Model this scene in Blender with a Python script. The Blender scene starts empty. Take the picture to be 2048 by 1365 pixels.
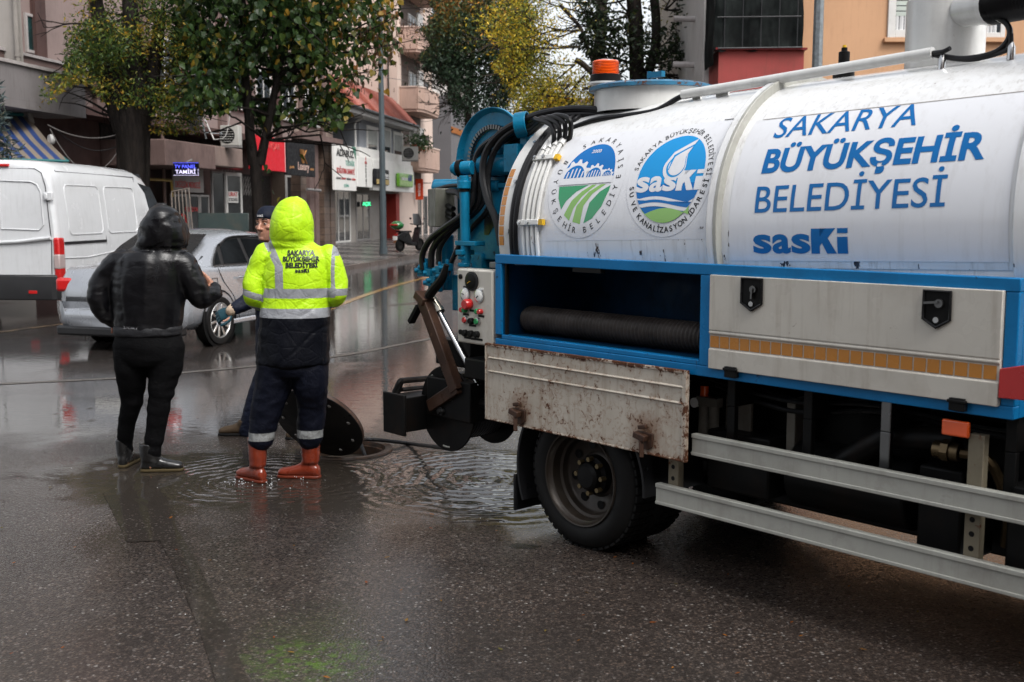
import bpy, bmesh, math, random
import numpy as np
from mathutils import Vector, Matrix, noise
from mathutils.bvhtree import BVHTree

# ------------------------------------------------------------------ camera, world, sun, exposure
SC = bpy.context.scene
COL = SC.collection
FPX, CX, CY, HZ, CAMH = 2200.0, 1024.0, 682.5, 420.0, 1.72
TH = math.atan((CY - HZ) / FPX)
cam_d = bpy.data.cameras.new('camera')
cam_d.sensor_width = 36.0
cam_d.lens = FPX / 2048.0 * 36.0
cam_d.clip_start = 0.05
cam_d.clip_end = 2000.0
cam_d.dof.use_dof = True
cam_d.dof.focus_distance = 6.6
cam_d.dof.aperture_fstop = 4.5
cam = bpy.data.objects.new('camera', cam_d)
COL.objects.link(cam)
cam.location = (0, 0, CAMH)
cam.rotation_euler = (math.pi / 2 - TH, 0, 0)
SC.camera = cam

SUN_EL, SUN_ROT = math.radians(52), math.radians(142)
W = bpy.data.worlds.new('World')
SC.world = W
W.use_nodes = True
nt = W.node_tree
nt.nodes.clear()
sky = nt.nodes.new('ShaderNodeTexSky')
sky.sky_type = 'NISHITA'
sky.sun_disc = False
sky.sun_elevation = SUN_EL
sky.sun_rotation = SUN_ROT
sky.air_density = 1.0
sky.dust_density = 4.0
sky.ozone_density = 1.0
hsv = nt.nodes.new('ShaderNodeHueSaturation')
hsv.inputs['Saturation'].default_value = 0.24
bg = nt.nodes.new('ShaderNodeBackground')
bg.inputs['Strength'].default_value = 0.15
wo = nt.nodes.new('ShaderNodeOutputWorld')
nt.links.new(sky.outputs[0], hsv.inputs['Color'])
nt.links.new(hsv.outputs[0], bg.inputs['Color'])
nt.links.new(bg.outputs[0], wo.inputs['Surface'])
sun_d = bpy.data.lights.new('sun', 'SUN')
sun_d.energy = 0.8
sun_d.angle = math.radians(25)
sun_d.color = (1.0, 0.985, 0.96)
sun = bpy.data.objects.new('sun', sun_d)
COL.objects.link(sun)
# the sun stands high behind the camera; the lamp points from that bearing
_sd = Vector((math.sin(SUN_ROT) * math.cos(SUN_EL), math.cos(SUN_ROT) * math.cos(SUN_EL), math.sin(SUN_EL)))
sun.rotation_euler = _sd.to_track_quat('Z', 'Y').to_euler()
SC.view_settings.view_transform = 'Standard'
SC.view_settings.look = 'None'
SC.view_settings.gamma = 1.0
SC.view_settings.use_curve_mapping = False
SC.view_settings.exposure = 1.0
SC.cycles.use_denoising = True
SC.cycles.max_bounces = 6
SC.cycles.transparent_max_bounces = 6
SC.cycles.sample_clamp_indirect = 6.0

R = math.radians
rnd = random.Random(7)

# ------------------------------------------------------------------ measuring helpers (pixel -> place)
def ray(px, py):
    x = (px - CX) / FPX
    y = -(py - CY) / FPX
    return Vector((x, math.cos(TH) + y * math.sin(TH), -math.sin(TH) + y * math.cos(TH)))
CAM = Vector((0, 0, CAMH))
def G(px, py, z=0.0):
    d = ray(px, py)
    return CAM + d * ((z - CAMH) / d.z)
def PY(px, py, Y):
    d = ray(px, py)
    return CAM + d * (Y / d.y)
def PP(px, py, p0, n):
    d = ray(px, py)
    return CAM + d * ((Vector(p0) - CAM).dot(n) / d.dot(n))

# ------------------------------------------------------------------ object helpers
def link(name, data, parent=None, loc=None, rot=None):
    o = bpy.data.objects.new(name, data)
    COL.objects.link(o)
    if parent is not None:
        o.parent = parent
    if loc is not None:
        o.location = loc
    if rot is not None:
        o.rotation_euler = rot
    return o
def tag(o, label=None, cat=None, group=None, kind=None):
    if label: o['label'] = label
    if cat: o['category'] = cat
    if group: o['group'] = group
    if kind: o['kind'] = kind
    return o
def thing(name, label, cat, loc=(0, 0, 0), rz=0.0, group=None):
    o = link(name, None, None, loc, (0, 0, rz))
    o.empty_display_size = 0.2
    return tag(o, label, cat, group)
def kids(o):
    return [c for c in bpy.data.objects if c.parent == o]
def copy_tree(o, parent=None):
    c = o.copy()
    COL.objects.link(c)
    if parent is not None:
        c.parent = parent
    for ch in kids(o):
        copy_tree(ch, c)
    return c

class MB:
    """collects simple shapes into one mesh"""
    def __init__(s):
        s.v = []; s.f = []; s.m = []; s.M = None; s.cur = 0
    def vadd(s, pts):
        n = len(s.v)
        for p in pts:
            s.v.append(Vector(p) if s.M is None else s.M @ Vector(p))
        return n
    def face(s, idx):
        s.f.append(tuple(idx)); s.m.append(s.cur)
    def quad(s, a, b, c, d):
        n = s.vadd((a, b, c, d)); s.face((n, n + 1, n + 2, n + 3)); return s
    def poly(s, pts):
        n = s.vadd(pts); s.face(range(n, n + len(pts))); return s
    def box(s, x0, x1, y0, y1, z0, z1):
        n = s.vadd([(x, y, z) for z in (z0, z1) for (x, y) in ((x0, y0), (x1, y0), (x1, y1), (x0, y1))])
        for q in ((3, 2, 1, 0), (4, 5, 6, 7), (0, 1, 5, 4), (1, 2, 6, 5), (2, 3, 7, 6), (3, 0, 4, 7)):
            s.face([n + i for i in q])
        return s
    def obox(s, c, sz, mat=None):
        """box centred at c with sizes sz turned by matrix mat"""
        c = Vector(c); mat = mat or Matrix.Identity(3)
        n = s.vadd([c + mat @ Vector((x * sz[0] / 2, y * sz[1] / 2, z * sz[2] / 2)) for z in (-1, 1) for (x, y) in ((-1, -1), (1, -1), (1, 1), (-1, 1))])
        for q in ((3, 2, 1, 0), (4, 5, 6, 7), (0, 1, 5, 4), (1, 2, 6, 5), (2, 3, 7, 6), (3, 0, 4, 7)):
            s.face([n + i for i in q])
        return s
    def beam(s, p0, p1, w, h, up=(0, 0, 1)):
        p0 = Vector(p0); p1 = Vector(p1); d = (p1 - p0)
        L = d.length; x = d.normalized(); u = Vector(up)
        y = u.cross(x)
        if y.length < 1e-4: y = Vector((0, 1, 0)).cross(x)
        y.normalize(); z = x.cross(y)
        return s.obox((p0 + p1) / 2, (L, w, h), Matrix((x, y, z)).transposed())
    def prism(s, pts, vec):
        """polygon pts pushed along vec"""
        vec = Vector(vec); k = len(pts)
        n = s.vadd([Vector(p) for p in pts] + [Vector(p) + vec for p in pts])
        s.face(range(n + k - 1, n - 1, -1)); s.face(range(n + k, n + 2 * k))
        for i in range(k):
            j = (i + 1) % k
            s.face((n + i, n + j, n + k + j, n + k + i))
        return s
    def tube(s, pts, r, n=10, cap=True, closed=False, rx=None, ref=None):
        """tube along pts; r a number or list; rings may be elliptic via rx (list of side radii)"""
        pts = [Vector(p) for p in pts]; k = len(pts)
        rr = r if isinstance(r, (list, tuple)) else [r] * k
        prev = None; rings = []
        for i, p in enumerate(pts):
            if closed: t = pts[(i + 1) % k] - pts[i - 1]
            else: t = pts[min(i + 1, k - 1)] - pts[max(i - 1, 0)]
            if t.length < 1e-9: t = Vector((0, 0, 1))
            t.normalize()
            if ref is not None:
                a = Vector(ref); a = a - t * a.dot(t)
                if a.length < 1e-3: a = t.orthogonal()
            elif prev is None:
                a = t.cross(Vector((0, 0, 1)))
                if a.length < 1e-3: a = Vector((1, 0, 0))
            else:
                a = prev - t * prev.dot(t)
            a.normalize(); prev = a; b = t.cross(a)
            r1 = rr[i]; r2 = rx[i] if rx else r1
            rings.append(s.vadd([p + a * (math.cos(2 * math.pi * j / n) * r1) + b * (math.sin(2 * math.pi * j / n) * r2) for j in range(n)]))
        for i in range(k if closed else k - 1):
            A = rings[i]; B = rings[(i + 1) % k]
            for j in range(n):
                q = (j + 1) % n
                s.face((A + j, A + q, B + q, B + j))
        if cap and not closed:
            s.face([rings[0] + j for j in reversed(range(n))]); s.face([rings[-1] + j for j in range(n)])
        return s
    def cyl(s, p0, p1, r0, r1=None, n=20, cap=True):
        return s.tube([p0, p1], [r0, r0 if r1 is None else r1], n, cap)
    def lathe(s, prof, c=(0, 0, 0), ax=(0, 0, 1), n=32, a0=0.0, a1=2 * math.pi, ref=(1, 0, 0)):
        """prof: list of (radius, height along ax)"""
        ax = Vector(ax).normalized(); a = Vector(ref); a = (a - ax * a.dot(ax)).normalized(); b = ax.cross(a); c = Vector(c)
        full = abs(a1 - a0 - 2 * math.pi) < 1e-6
        m = n if full else n + 1
        rings = []
        for (r, h) in prof:
            rings.append(s.vadd([c + ax * h + a * (r * math.cos(a0 + (a1 - a0) * j / n)) + b * (r * math.sin(a0 + (a1 - a0) * j / n)) for j in range(m)]))
        for i in range(len(prof) - 1):
            for j in range(n):
                q = (j + 1) % m
                s.face((rings[i] + j, rings[i] + q, rings[i + 1] + q, rings[i + 1] + j))
        return s
    def disc(s, c, ax, r, n=24, ref=None):
        ax = Vector(ax).normalized(); a = Vector(ref) if ref else ax.orthogonal(); a = (a - ax * a.dot(ax)).normalized(); b = ax.cross(a); c = Vector(c)
        return s.poly([c + a * (r * math.cos(2 * math.pi * j / n)) + b * (r * math.sin(2 * math.pi * j / n)) for j in range(n)])
    def ball(s, c, r, n=12, m=8):
        """r a number or 3 radii"""
        c = Vector(c); r = (r, r, r) if isinstance(r, (int, float)) else r
        top = s.vadd([c + Vector((0, 0, r[2]))]); rings = []
        for i in range(1, m):
            t = math.pi * i / m
            rings.append(s.vadd([c + Vector((r[0] * math.sin(t) * math.cos(2 * math.pi * j / n), r[1] * math.sin(t) * math.sin(2 * math.pi * j / n), r[2] * math.cos(t))) for j in range(n)]))
        bot = s.vadd([c - Vector((0, 0, r[2]))])
        for j in range(n):
            s.face((top, rings[0] + j, rings[0] + (j + 1) % n)); s.face((bot, rings[-1] + (j + 1) % n, rings[-1] + j))
        for i in range(len(rings) - 1):
            for j in range(n):
                q = (j + 1) % n
                s.face((rings[i] + j, rings[i + 1] + j, rings[i + 1] + q, rings[i] + q))
        return s
    def loft(s, rings, cap=True, closed=True):
        """rings: lists of points of equal length"""
        k = len(rings[0]); ids = [s.vadd(r) for r in rings]
        for A, B in zip(ids, ids[1:]):
            for j in range(k if closed else k - 1):
                q = (j + 1) % k
                s.face((A + j, A + q, B + q, B + j))
        if cap and closed:
            s.face([ids[0] + j for j in reversed(range(k))]); s.face([ids[-1] + j for j in range(k)])
        return s
    def grid(s, fn, nu, nv):
        n = s.vadd([fn(i / nu, j / nv) for j in range(nv + 1) for i in range(nu + 1)])
        for j in range(nv):
            for i in range(nu):
                a = n + j * (nu + 1) + i
                s.face((a, a + 1, a + nu + 2, a + nu + 1))
        return s
    def mesh(s, name, normals=True):
        me = bpy.data.meshes.new(name)
        me.from_pydata([tuple(v) for v in s.v], [], s.f)
        me.polygons.foreach_set('material_index', s.m)
        if normals:
            bm = bmesh.new(); bm.from_mesh(me)
            bmesh.ops.recalc_face_normals(bm, faces=bm.faces)
            bm.to_mesh(me); bm.free()
        me.update()
        return me
    def build(s, name, mat, parent=None, smooth=35, bevel=0.0, seg=2, loc=None, rot=None, normals=True):
        me = s.mesh(name, normals)
        for m in (mat if isinstance(mat, (list, tuple)) else [mat]):
            me.materials.append(m)
        if smooth:
            me.polygons.foreach_set('use_smooth', [True] * len(me.polygons))
            try: me.set_sharp_from_angle(angle=R(smooth))
            except Exception: pass
        o = link(name, me, parent, loc, rot)
        if bevel:
            b = o.modifiers.new('bevel', 'BEVEL'); b.width = bevel; b.segments = seg; b.limit_method = 'ANGLE'; b.angle_limit = R(40)
            try: b.harden_normals = False
            except Exception: pass
        return o

def curve_pts(ctrl, n=40):
    """smooth Catmull-Rom line through control points"""
    P = [Vector(p) for p in ctrl]
    P = [P[0] * 2 - P[1]] + P + [P[-1] * 2 - P[-2]]
    out = []
    segs = len(P) - 3
    per = max(2, n // segs)
    for i in range(segs):
        a, b, c, d = P[i:i + 4]
        for k in range(per):
            t = k / per
            out.append(0.5 * ((2 * b) + (c - a) * t + (2 * a - 5 * b + 4 * c - d) * t * t + (3 * b - a - 3 * c + d) * t ** 3))
    out.append(P[-2])
    return out

# ------------------------------------------------------------------ lettering
def text_polys(txt, bold=0.0, shear=0.0, slices=0):
    """flat lettering, width and cap height normalised by the caller; returns (verts2d, faces, w, h)"""
    cu = bpy.data.curves.new('lettering', 'FONT')
    cu.body = txt; cu.size = 1.0; cu.offset = bold; cu.shear = shear; cu.fill_mode = 'FRONT'; cu.resolution_u = 4
    o = bpy.data.objects.new('lettering', cu); COL.objects.link(o)
    dg = bpy.context.evaluated_depsgraph_get()
    me = bpy.data.meshes.new_from_object(o.evaluated_get(dg))
    V = [(v.co.x, v.co.y) for v in me.vertices]; Fc = [tuple(p.vertices) for p in me.polygons]
    bpy.data.objects.remove(o); bpy.data.curves.remove(cu); bpy.data.meshes.remove(me)
    return V, Fc
def letter_bm(txt, w, h, bold=0.0, shear=0.0, cap='H'):
    """bmesh of flat lettering scaled to width w and capital height h, lower left at the origin"""
    V, Fc = text_polys(txt, bold, shear)
    Vc, _ = text_polys(cap, bold, 0.0)
    ch = max(y for x, y in Vc) - min(y for x, y in Vc)
    y0 = min(y for x, y in Vc)
    x0 = min(x for x, y in V); x1 = max(x for x, y in V)
    sx = w / (x1 - x0) if w else h / ch
    bm = bmesh.new()
    vs = [bm.verts.new(((x - x0) * sx, (y - y0) * h / ch, 0)) for x, y in V]
    for f in Fc:
        try: bm.faces.new([vs[i] for i in f])
        except ValueError: pass
    return bm
def slice_bm(bm, axis, step):
    i = 'xyz'.index(axis)
    lo = min(v.co[i] for v in bm.verts); hi = max(v.co[i] for v in bm.verts)
    x = lo + step
    nrm = [0, 0, 0]; nrm[i] = 1
    while x < hi:
        co = [0, 0, 0]; co[i] = x
        bmesh.ops.bisect_plane(bm, geom=bm.verts[:] + bm.edges[:] + bm.faces[:], plane_co=co, plane_no=nrm)
        x += step
def bm_obj(name, bm, mat, parent=None, fn=None, flip=False, thick=0.0):
    """map each vertex by fn and link; thick gives the sheet a back"""
    if fn:
        for v in bm.verts: v.co = fn(v.co.x, v.co.y, v.co.z)
    me = bpy.data.meshes.new(name); bm.to_mesh(me); bm.free()
    for m in (mat if isinstance(mat, (list, tuple)) else [mat]): me.materials.append(m)
    return link(name, me, parent)
def sign_text(name, txt, mat, parent, org, ux, uy, w, h, bold=0.0, shear=0.0, out=None, depth=0.006):
    """raised lettering on a flat board: org lower left, ux/uy unit directions, out = outward unit"""
    bm = letter_bm(txt, w, h, bold, shear)
    org = Vector(org); ux = Vector(ux); uy = Vector(uy); out = Vector(out) if out else ux.cross(uy)
    ext = bmesh.ops.extrude_face_region(bm, geom=bm.faces[:])
    for v in ext['geom']:
        if isinstance(v, bmesh.types.BMVert): v.co.z += depth
    o = bm_obj(name, bm, mat, parent, lambda x, y, z: org + ux * x + uy * y + out * (z + 0.0015))
    return o

# ------------------------------------------------------------------ materials
MATS = {}
class NT:
    def __init__(s, name):
        s.mat = bpy.data.materials.new(name); s.mat.use_nodes = True
        s.t = s.mat.node_tree; s.t.nodes.clear()
        s.out = s.n('ShaderNodeOutputMaterial'); s.b = s.n('ShaderNodeBsdfPrincipled')
        s.l(s.b.outputs[0], s.out.inputs['Surface'])
    def n(s, t, **kw):
        x = s.t.nodes.new(t)
        for k, v in kw.items(): setattr(x, k, v)
        return x
    def l(s, a, b): s.t.links.new(a, b)
    def val(s, inp, v):
        if isinstance(v, bpy.types.NodeSocket): s.l(v, inp)
        else: inp.default_value = v
    def coord(s, kind='Object'):
        return s.n('ShaderNodeTexCoord').outputs[kind]
    def mapping(s, vec, scale=(1, 1, 1), loc=(0, 0, 0), rot=(0, 0, 0)):
        m = s.n('ShaderNodeMapping'); s.l(vec, m.inputs['Vector'])
        m.inputs['Scale'].default_value = scale; m.inputs['Location'].default_value = loc; m.inputs['Rotation'].default_value = rot
        return m.outputs[0]
    def noise(s, vec, scale, detail=4.0, rough=0.55, dist=0.0, out='Fac'):
        x = s.n('ShaderNodeTexNoise'); s.l(vec, x.inputs['Vector'])
        x.inputs['Scale'].default_value = scale; x.inputs['Detail'].default_value = detail; x.inputs['Roughness'].default_value = rough; x.inputs['Distortion'].default_value = dist
        return x.outputs[out]
    def voro(s, vec, scale, feature='F1', out='Distance', rand=1.0):
        x = s.n('ShaderNodeTexVoronoi', feature=feature); s.l(vec, x.inputs['Vector']); x.inputs['Scale'].default_value = scale; x.inputs['Randomness'].default_value = rand
        return x.outputs[out]
    def ramp(s, fac, stops, interp='LINEAR'):
        x = s.n('ShaderNodeValToRGB'); s.l(fac, x.inputs[0]); x.color_ramp.interpolation = interp
        e = x.color_ramp.elements
        while len(e) < len(stops): e.new(0.5)
        for k, (p, c) in enumerate(stops):
            e[k].position = p
            e[k].color = (c, c, c, 1) if isinstance(c, (int, float)) else (c[0], c[1], c[2], 1)
        return x.outputs[0]
    def rng(s, v, a, b, c=0.0, d=1.0, clamp=True):
        x = s.n('ShaderNodeMapRange'); x.clamp = clamp; s.val(x.inputs[0], v)
        for i, q in enumerate((a, b, c, d)): s.val(x.inputs[1 + i], q)
        return x.outputs[0]
    def math(s, op, a, b=0.0, c=None):
        x = s.n('ShaderNodeMath', operation=op); s.val(x.inputs[0], a); s.val(x.inputs[1], b)
        if c is not None: s.val(x.inputs[2], c)
        return x.outputs[0]
    def mix(s, fac, a, b, mode='MIX'):
        x = s.n('ShaderNodeMix', data_type='RGBA', blend_type=mode)
        s.val(x.inputs[0], fac)
        for inp, c in ((x.inputs[6], a), (x.inputs[7], b)):
            s.val(inp, c if isinstance(c, bpy.types.NodeSocket) else (c[0], c[1], c[2], 1))
        return x.outputs[2]
    def sep(s, vec):
        x = s.n('ShaderNodeSeparateXYZ'); s.l(vec, x.inputs[0]); return x.outputs
    def attr(s, name, out='Fac'):
        x = s.n('ShaderNodeAttribute'); x.attribute_name = name; return x.outputs[out]
    def bump(s, h, strength=0.3, dist=0.01, nrm=None):
        x = s.n('ShaderNodeBump'); x.inputs['Strength'].default_value = strength; x.inputs['Distance'].default_value = dist
        s.val(x.inputs['Height'], h)
        if nrm is not None: s.l(nrm, x.inputs['Normal'])
        return x.outputs[0]
    def set(s, **kw):
        names = dict(color='Base Color', rough='Roughness', metal='Metallic', normal='Normal', coat='Coat Weight', coat_rough='Coat Roughness', spec='Specular IOR Level', emit='Emission Color', estr='Emission Strength', trans='Transmission Weight', alpha='Alpha', sheen='Sheen Weight', ior='IOR', sss='Subsurface Weight')
        for k, v in kw.items():
            inp = s.b.inputs[names[k]]
            if k in ('color', 'emit') and not isinstance(v, bpy.types.NodeSocket): v = (v[0], v[1], v[2], 1)
            s.val(inp, v)
        return s

def paint(name, c, rough=0.35, metal=0.0, var=0.12, dirt=0.0, dirt_c=(0.06, 0.045, 0.03), rust=0.0, rust_c=(0.09, 0.03, 0.012), scale=3.0, streak=0.0, bump=0.0, bscale=60.0, coat=0.0, drops=0.0):
    """painted or plain surface with uneven tone, dirt, streaks and rust spots"""
    if name in MATS: return MATS[name]
    m = NT(name); co = m.coord()
    nz = m.noise(co, scale, 5.0, 0.6)
    lo = [x * (1 - var) for x in c]; hi = [min(1, x * (1 + var)) for x in c]
    col = m.mix(m.rng(nz, 0.3, 0.7), lo, hi)
    rg = m.rng(m.noise(co, scale * 2.3, 3.0), 0.3, 0.7, max(0.02, rough * 0.75), min(1, rough * 1.3))
    if streak:
        st = m.noise(m.mapping(co, (9, 9, 0.8)), 2.2, 5.0, 0.65)
        col = m.mix(m.rng(st, 0.52, 0.78, 0, streak), col, dirt_c)
    if dirt:
        dn = m.noise(co, scale * 1.7, 8.0, 0.7)
        col = m.mix(m.rng(dn, 0.5, 0.75, 0, dirt), col, dirt_c)
    if rust:
        r1 = m.noise(co, scale * 6.0, 7.0, 0.68, 0.6); r2 = m.noise(co, scale * 1.1, 3.0)
        rm = m.rng(m.math('ADD', r1, m.math('MULTIPLY', r2, 0.35)), 0.88 - rust * 0.35, 0.93 - rust * 0.35)
        col = m.mix(rm, col, rust_c)
        rg = m.math('ADD', rg, m.math('MULTIPLY', rm, 0.4))
    m.set(color=col, rough=rg, metal=metal, spec=0.45 if (coat or metal) else (0.12 if rough > 0.42 else 0.25))
    if coat: m.set(coat=coat, coat_rough=0.08)
    if bump or drops:
        h = m.noise(co, bscale, 4.0, 0.6)
        n_ = m.bump(h, bump, 0.004) if bump else None
        if drops:
            dr = m.ramp(m.voro(co, 130.0), [(0.0, 1.0), (0.28, 0.0), (1.0, 0.0)])
            n_ = m.bump(dr, drops, 0.002, n_)
        m.set(normal=n_)
    MATS[name] = m.mat
    return m.mat
def flat(name, c, rough=0.5, metal=0.0, **kw):
    return paint(name, c, rough, metal, var=0.06, **kw)
def glow(name, c, s):
    if name in MATS: return MATS[name]
    m = NT(name); m.set(color=[x * 0.3 for x in c], emit=c, estr=s, rough=0.4); MATS[name] = m.mat
    return m.mat
def glass(name, c=(0.02, 0.025, 0.03), rough=0.04, spec=0.5):
    if name in MATS: return MATS[name]
    m = NT(name); co = m.coord()
    nz = m.noise(co, 1.3, 3.0)
    m.set(color=m.mix(m.rng(nz, 0.35, 0.65), [x * 0.6 for x in c], [x * 1.6 for x in c]), rough=rough, spec=spec, normal=m.bump(m.noise(co, 2.5, 2.0), 0.04, 0.02))
    MATS[name] = m.mat
    return m.mat
# ------------------------------------------------------------------ ground
def road_material(name, base_a, base_b, patch=False):
    m = NT(name); co = m.coord(); xyz = m.sep(co)
    big = m.noise(co, 0.45, 4.0, 0.6); mid = m.noise(co, 2.2, 5.0, 0.65)
    # crushed stone in the surface
    vo = m.n('ShaderNodeTexVoronoi'); m.l(co, vo.inputs['Vector']); vo.inputs['Scale'].default_value = 95.0
    v2 = m.n('ShaderNodeTexVoronoi'); m.l(co, v2.inputs['Vector']); v2.inputs['Scale'].default_value = 210.0
    rv = m.sep(vo.outputs['Color']); rv2 = m.sep(v2.outputs['Color'])
    stone = m.ramp(rv[0], [(0.0, base_a), (0.45, base_b), (0.72, [x * 1.7 for x in base_b]), (0.86, (0.13, 0.095, 0.075)), (0.95, (0.19, 0.165, 0.15)), (0.988, (0.33, 0.31, 0.29)), (1.0, (0.22, 0.07, 0.04))], 'CONSTANT')
    stone = m.mix(m.math('MULTIPLY', m.rng(rv2[1], 0.55, 1.0), 0.55), stone, base_a)
    edge = m.rng(vo.outputs['Distance'], 0.25, 0.6)
    col = m.mix(m.math('MULTIPLY', edge, 0.55), stone, (0.017, 0.0135, 0.012))
    col = m.mix(m.rng(big, 0.40, 0.62, 0.0, 0.55), col, (0.012, 0.010, 0.009))
    col = m.mix(m.rng(mid, 0.55, 0.8, 0.0, 0.35), col, (0.045, 0.034, 0.026))
    def blob(cx, cy, rx, ry, soft=0.35, wob=0.35):
        dx = m.math('DIVIDE', m.math('SUBTRACT', xyz[0], cx), rx); dy = m.math('DIVIDE', m.math('SUBTRACT', xyz[1], cy), ry)
        d = m.math('SQRT', m.math('ADD', m.math('MULTIPLY', dx, dx), m.math('MULTIPLY', dy, dy)))
        d = m.math('ADD', d, m.math('MULTIPLY', m.math('SUBTRACT', mid, 0.5), wob * 2))
        return m.rng(d, 1.0 - soft, 1.0, 1.0, 0.0)
    # standing water: the pool round the boots and the shaft, and shallow sheets further up the road
    pool = blob(-1.10, 6.98, 2.35, 1.02, 0.3, 0.4)
    pool = m.math('MAXIMUM', pool, blob(-2.9, 9.4, 2.8, 1.6, 0.5, 0.5))
    pool = m.math('MAXIMUM', pool, blob(0.1, 6.2, 1.1, 0.55, 0.6, 0.5))
    pool = m.math('MAXIMUM', pool, blob(-1.0, 11.0, 1.3, 2.4, 0.5, 0.4))
    far = m.rng(xyz[1], 8.0, 13.0)
    sheet = m.math('MULTIPLY', far, m.rng(m.noise(co, 0.38, 3.0, 0.5), 0.30, 0.46))
    near = m.math('MULTIPLY', m.rng(xyz[1], 8.0, 6.0), m.rng(m.noise(m.mapping(co, (1, 0.55, 1), (3.1, 1.7, 0)), 0.9, 3.0, 0.5), 0.48, 0.66, 0.0, 0.6))
    wet = m.math('MAXIMUM', m.math('MAXIMUM', pool, sheet), near)
    if patch: wet = m.math('MAXIMUM', wet, m.rng(mid, .35, .6, .55, .9))
    else:
        mo = m.math('MULTIPLY', blob(-0.80, 4.05, 0.34, 0.27, 0.8, 0.6), m.rng(m.noise(co, 17.0, 6.0, .75), 0.47, 0.58))
        col = m.mix(m.math('MULTIPLY', mo, 0.85), col, (0.055, 0.105, 0.012))
        st = blob(0.06, 5.5, 0.10, 0.06, 0.4, 0.2); col = m.mix(st, col, (0.006, 0.006, 0.006))
    col = m.mix(m.math('MULTIPLY', pool, 0.85), col, (0.026, 0.021, 0.016))
    col = m.mix(m.math('MULTIPLY', sheet, 0.6), col, (0.018, 0.016, 0.015))
    if patch: col = m.mix(0.5, col, (0.026, 0.021, 0.017))
    # bumps: stone relief, ripples spreading from the boots and the hose, rain rings
    hstone = m.math('MULTIPLY', m.math('ADD', m.math('SUBTRACT', 1.0, vo.outputs['Distance']), m.math('MULTIPLY', rv[1], 0.6)), m.math('SUBTRACT', 1.0, m.math('MULTIPLY', wet, 0.85)))
    n_st = m.bump(hstone, 0.55, 0.006)
    wob = m.noise(co, 3.5, 3.0, 0.55)
    def rings(cx, cy, freq, reach, amp):
        dx = m.math('SUBTRACT', xyz[0], cx); dy = m.math('SUBTRACT', xyz[1], cy)
        d = m.math('SQRT', m.math('ADD', m.math('MULTIPLY', dx, dx), m.math('MULTIPLY', dy, dy)))
        s_ = m.math('SINE', m.math('MULTIPLY', m.math('ADD', d, m.math('MULTIPLY', wob, 0.24)), freq))
        return m.math('MULTIPLY', m.math('MULTIPLY', s_, m.rng(d, 0.02, reach, 1.0, 0.0)), amp)
    rip = m.math('ADD', rings(-1.62, 6.85, 70, 0.9, 1.0), rings(-0.15, 6.95, 58, 1.25, 1.25))
    rip = m.math('ADD', rip, rings(-1.30, 6.90, 64, 0.8, 0.8))
    vr = m.n('ShaderNodeTexVoronoi'); m.l(co, vr.inputs['Vector']); vr.inputs['Scale'].default_value = 5.5
    on = m.math('GREATER_THAN', m.sep(vr.outputs['Color'])[0], 0.62)
    rr = m.sep(vr.outputs['Color'])[1]
    dd = vr.outputs['Distance']
    ringd = m.math('MULTIPLY', m.math('SINE', m.math('MULTIPLY', dd, 85.0)), m.rng(dd, m.math('ADD', m.math('MULTIPLY', rr, 0.18), 0.05), m.math('ADD', m.math('MULTIPLY', rr, 0.18), 0.16), 1.0, 0.0))
    rain = m.math('MULTIPLY', m.math('MULTIPLY', ringd, on), m.rng(xyz[1], 11.0, 6.0))
    chop = m.math('ADD', m.math('MULTIPLY', m.noise(m.mapping(co, (1, 1.6, 1)), 9.0, 3.0, 0.55), 0.55), m.math('MULTIPLY', m.noise(co, 40.0, 2.0), 0.07))
    water_h = m.math('ADD', m.math('ADD', m.math('MULTIPLY', rip, 1.5), m.math('MULTIPLY', rain, 0.35)), chop)
    n_w = m.bump(water_h, 0.11 if not patch else 0.06, 0.02, None)
    nmix = m.n('ShaderNodeMix', data_type='VECTOR'); m.l(wet, nmix.inputs[0]); m.l(n_st, nmix.inputs[4]); m.l(n_w, nmix.inputs[5])
    m.set(color=col, rough=0.5, normal=nmix.outputs[1], spec=0.10)
    # a thin water film lies over everything; smooth in the pools, broken by the stones elsewhere
    n_st2 = m.bump(hstone, 0.22, 0.005); n2 = m.n('ShaderNodeMix', data_type='VECTOR'); m.l(wet, n2.inputs[0]); m.l(n_st2, n2.inputs[4]); m.l(n_w, n2.inputs[5])
    m.set(coat=1.0, coat_rough=m.math('MULTIPLY', m.rng(wet, 0.0, 0.9, 1.0, 0.12), m.rng(m.noise(co, 0.8, 4.0, 0.6), 0.35, 0.65, 0.07, 0.15)))
    m.l(n2.outputs[1], m.b.inputs['Coat Normal']); m.b.inputs['Coat IOR'].default_value = 1.42
    return m.mat
M_road = road_material('wet_asphalt', (0.032, 0.025, 0.0215), (0.060, 0.047, 0.040))
HOLE = G(694, 901); HR = 0.275
def ground_mesh():
    """one sheet to the horizon with the open shaft left out"""
    bm = bmesh.new(); n = 48
    inner = [bm.verts.new((HOLE.x + HR * math.cos(2 * math.pi * k / n), HOLE.y + HR * math.sin(2 * math.pi * k / n), 0)) for k in range(n)]
    mid = [bm.verts.new((HOLE.x + 3 * math.cos(2 * math.pi * k / n), HOLE.y + 3 * math.sin(2 * math.pi * k / n), 0)) for k in range(n)]
    out = [bm.verts.new((HOLE.x + 700 * math.cos(2 * math.pi * k / n), HOLE.y + 700 * math.sin(2 * math.pi * k / n), 0)) for k in range(n)]
    for k in range(n):
        j = (k + 1) % n
        bm.faces.new((inner[k], mid[k], mid[j], inner[j])); bm.faces.new((mid[k], out[k], out[j], mid[j]))
    bmesh.ops.recalc_face_normals(bm, faces=bm.faces)
    for f in bm.faces:
        if f.normal.z < 0: f.normal_flip()
    return bm
tag(bm_obj('road', ground_mesh(), M_road), kind='structure')
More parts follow.
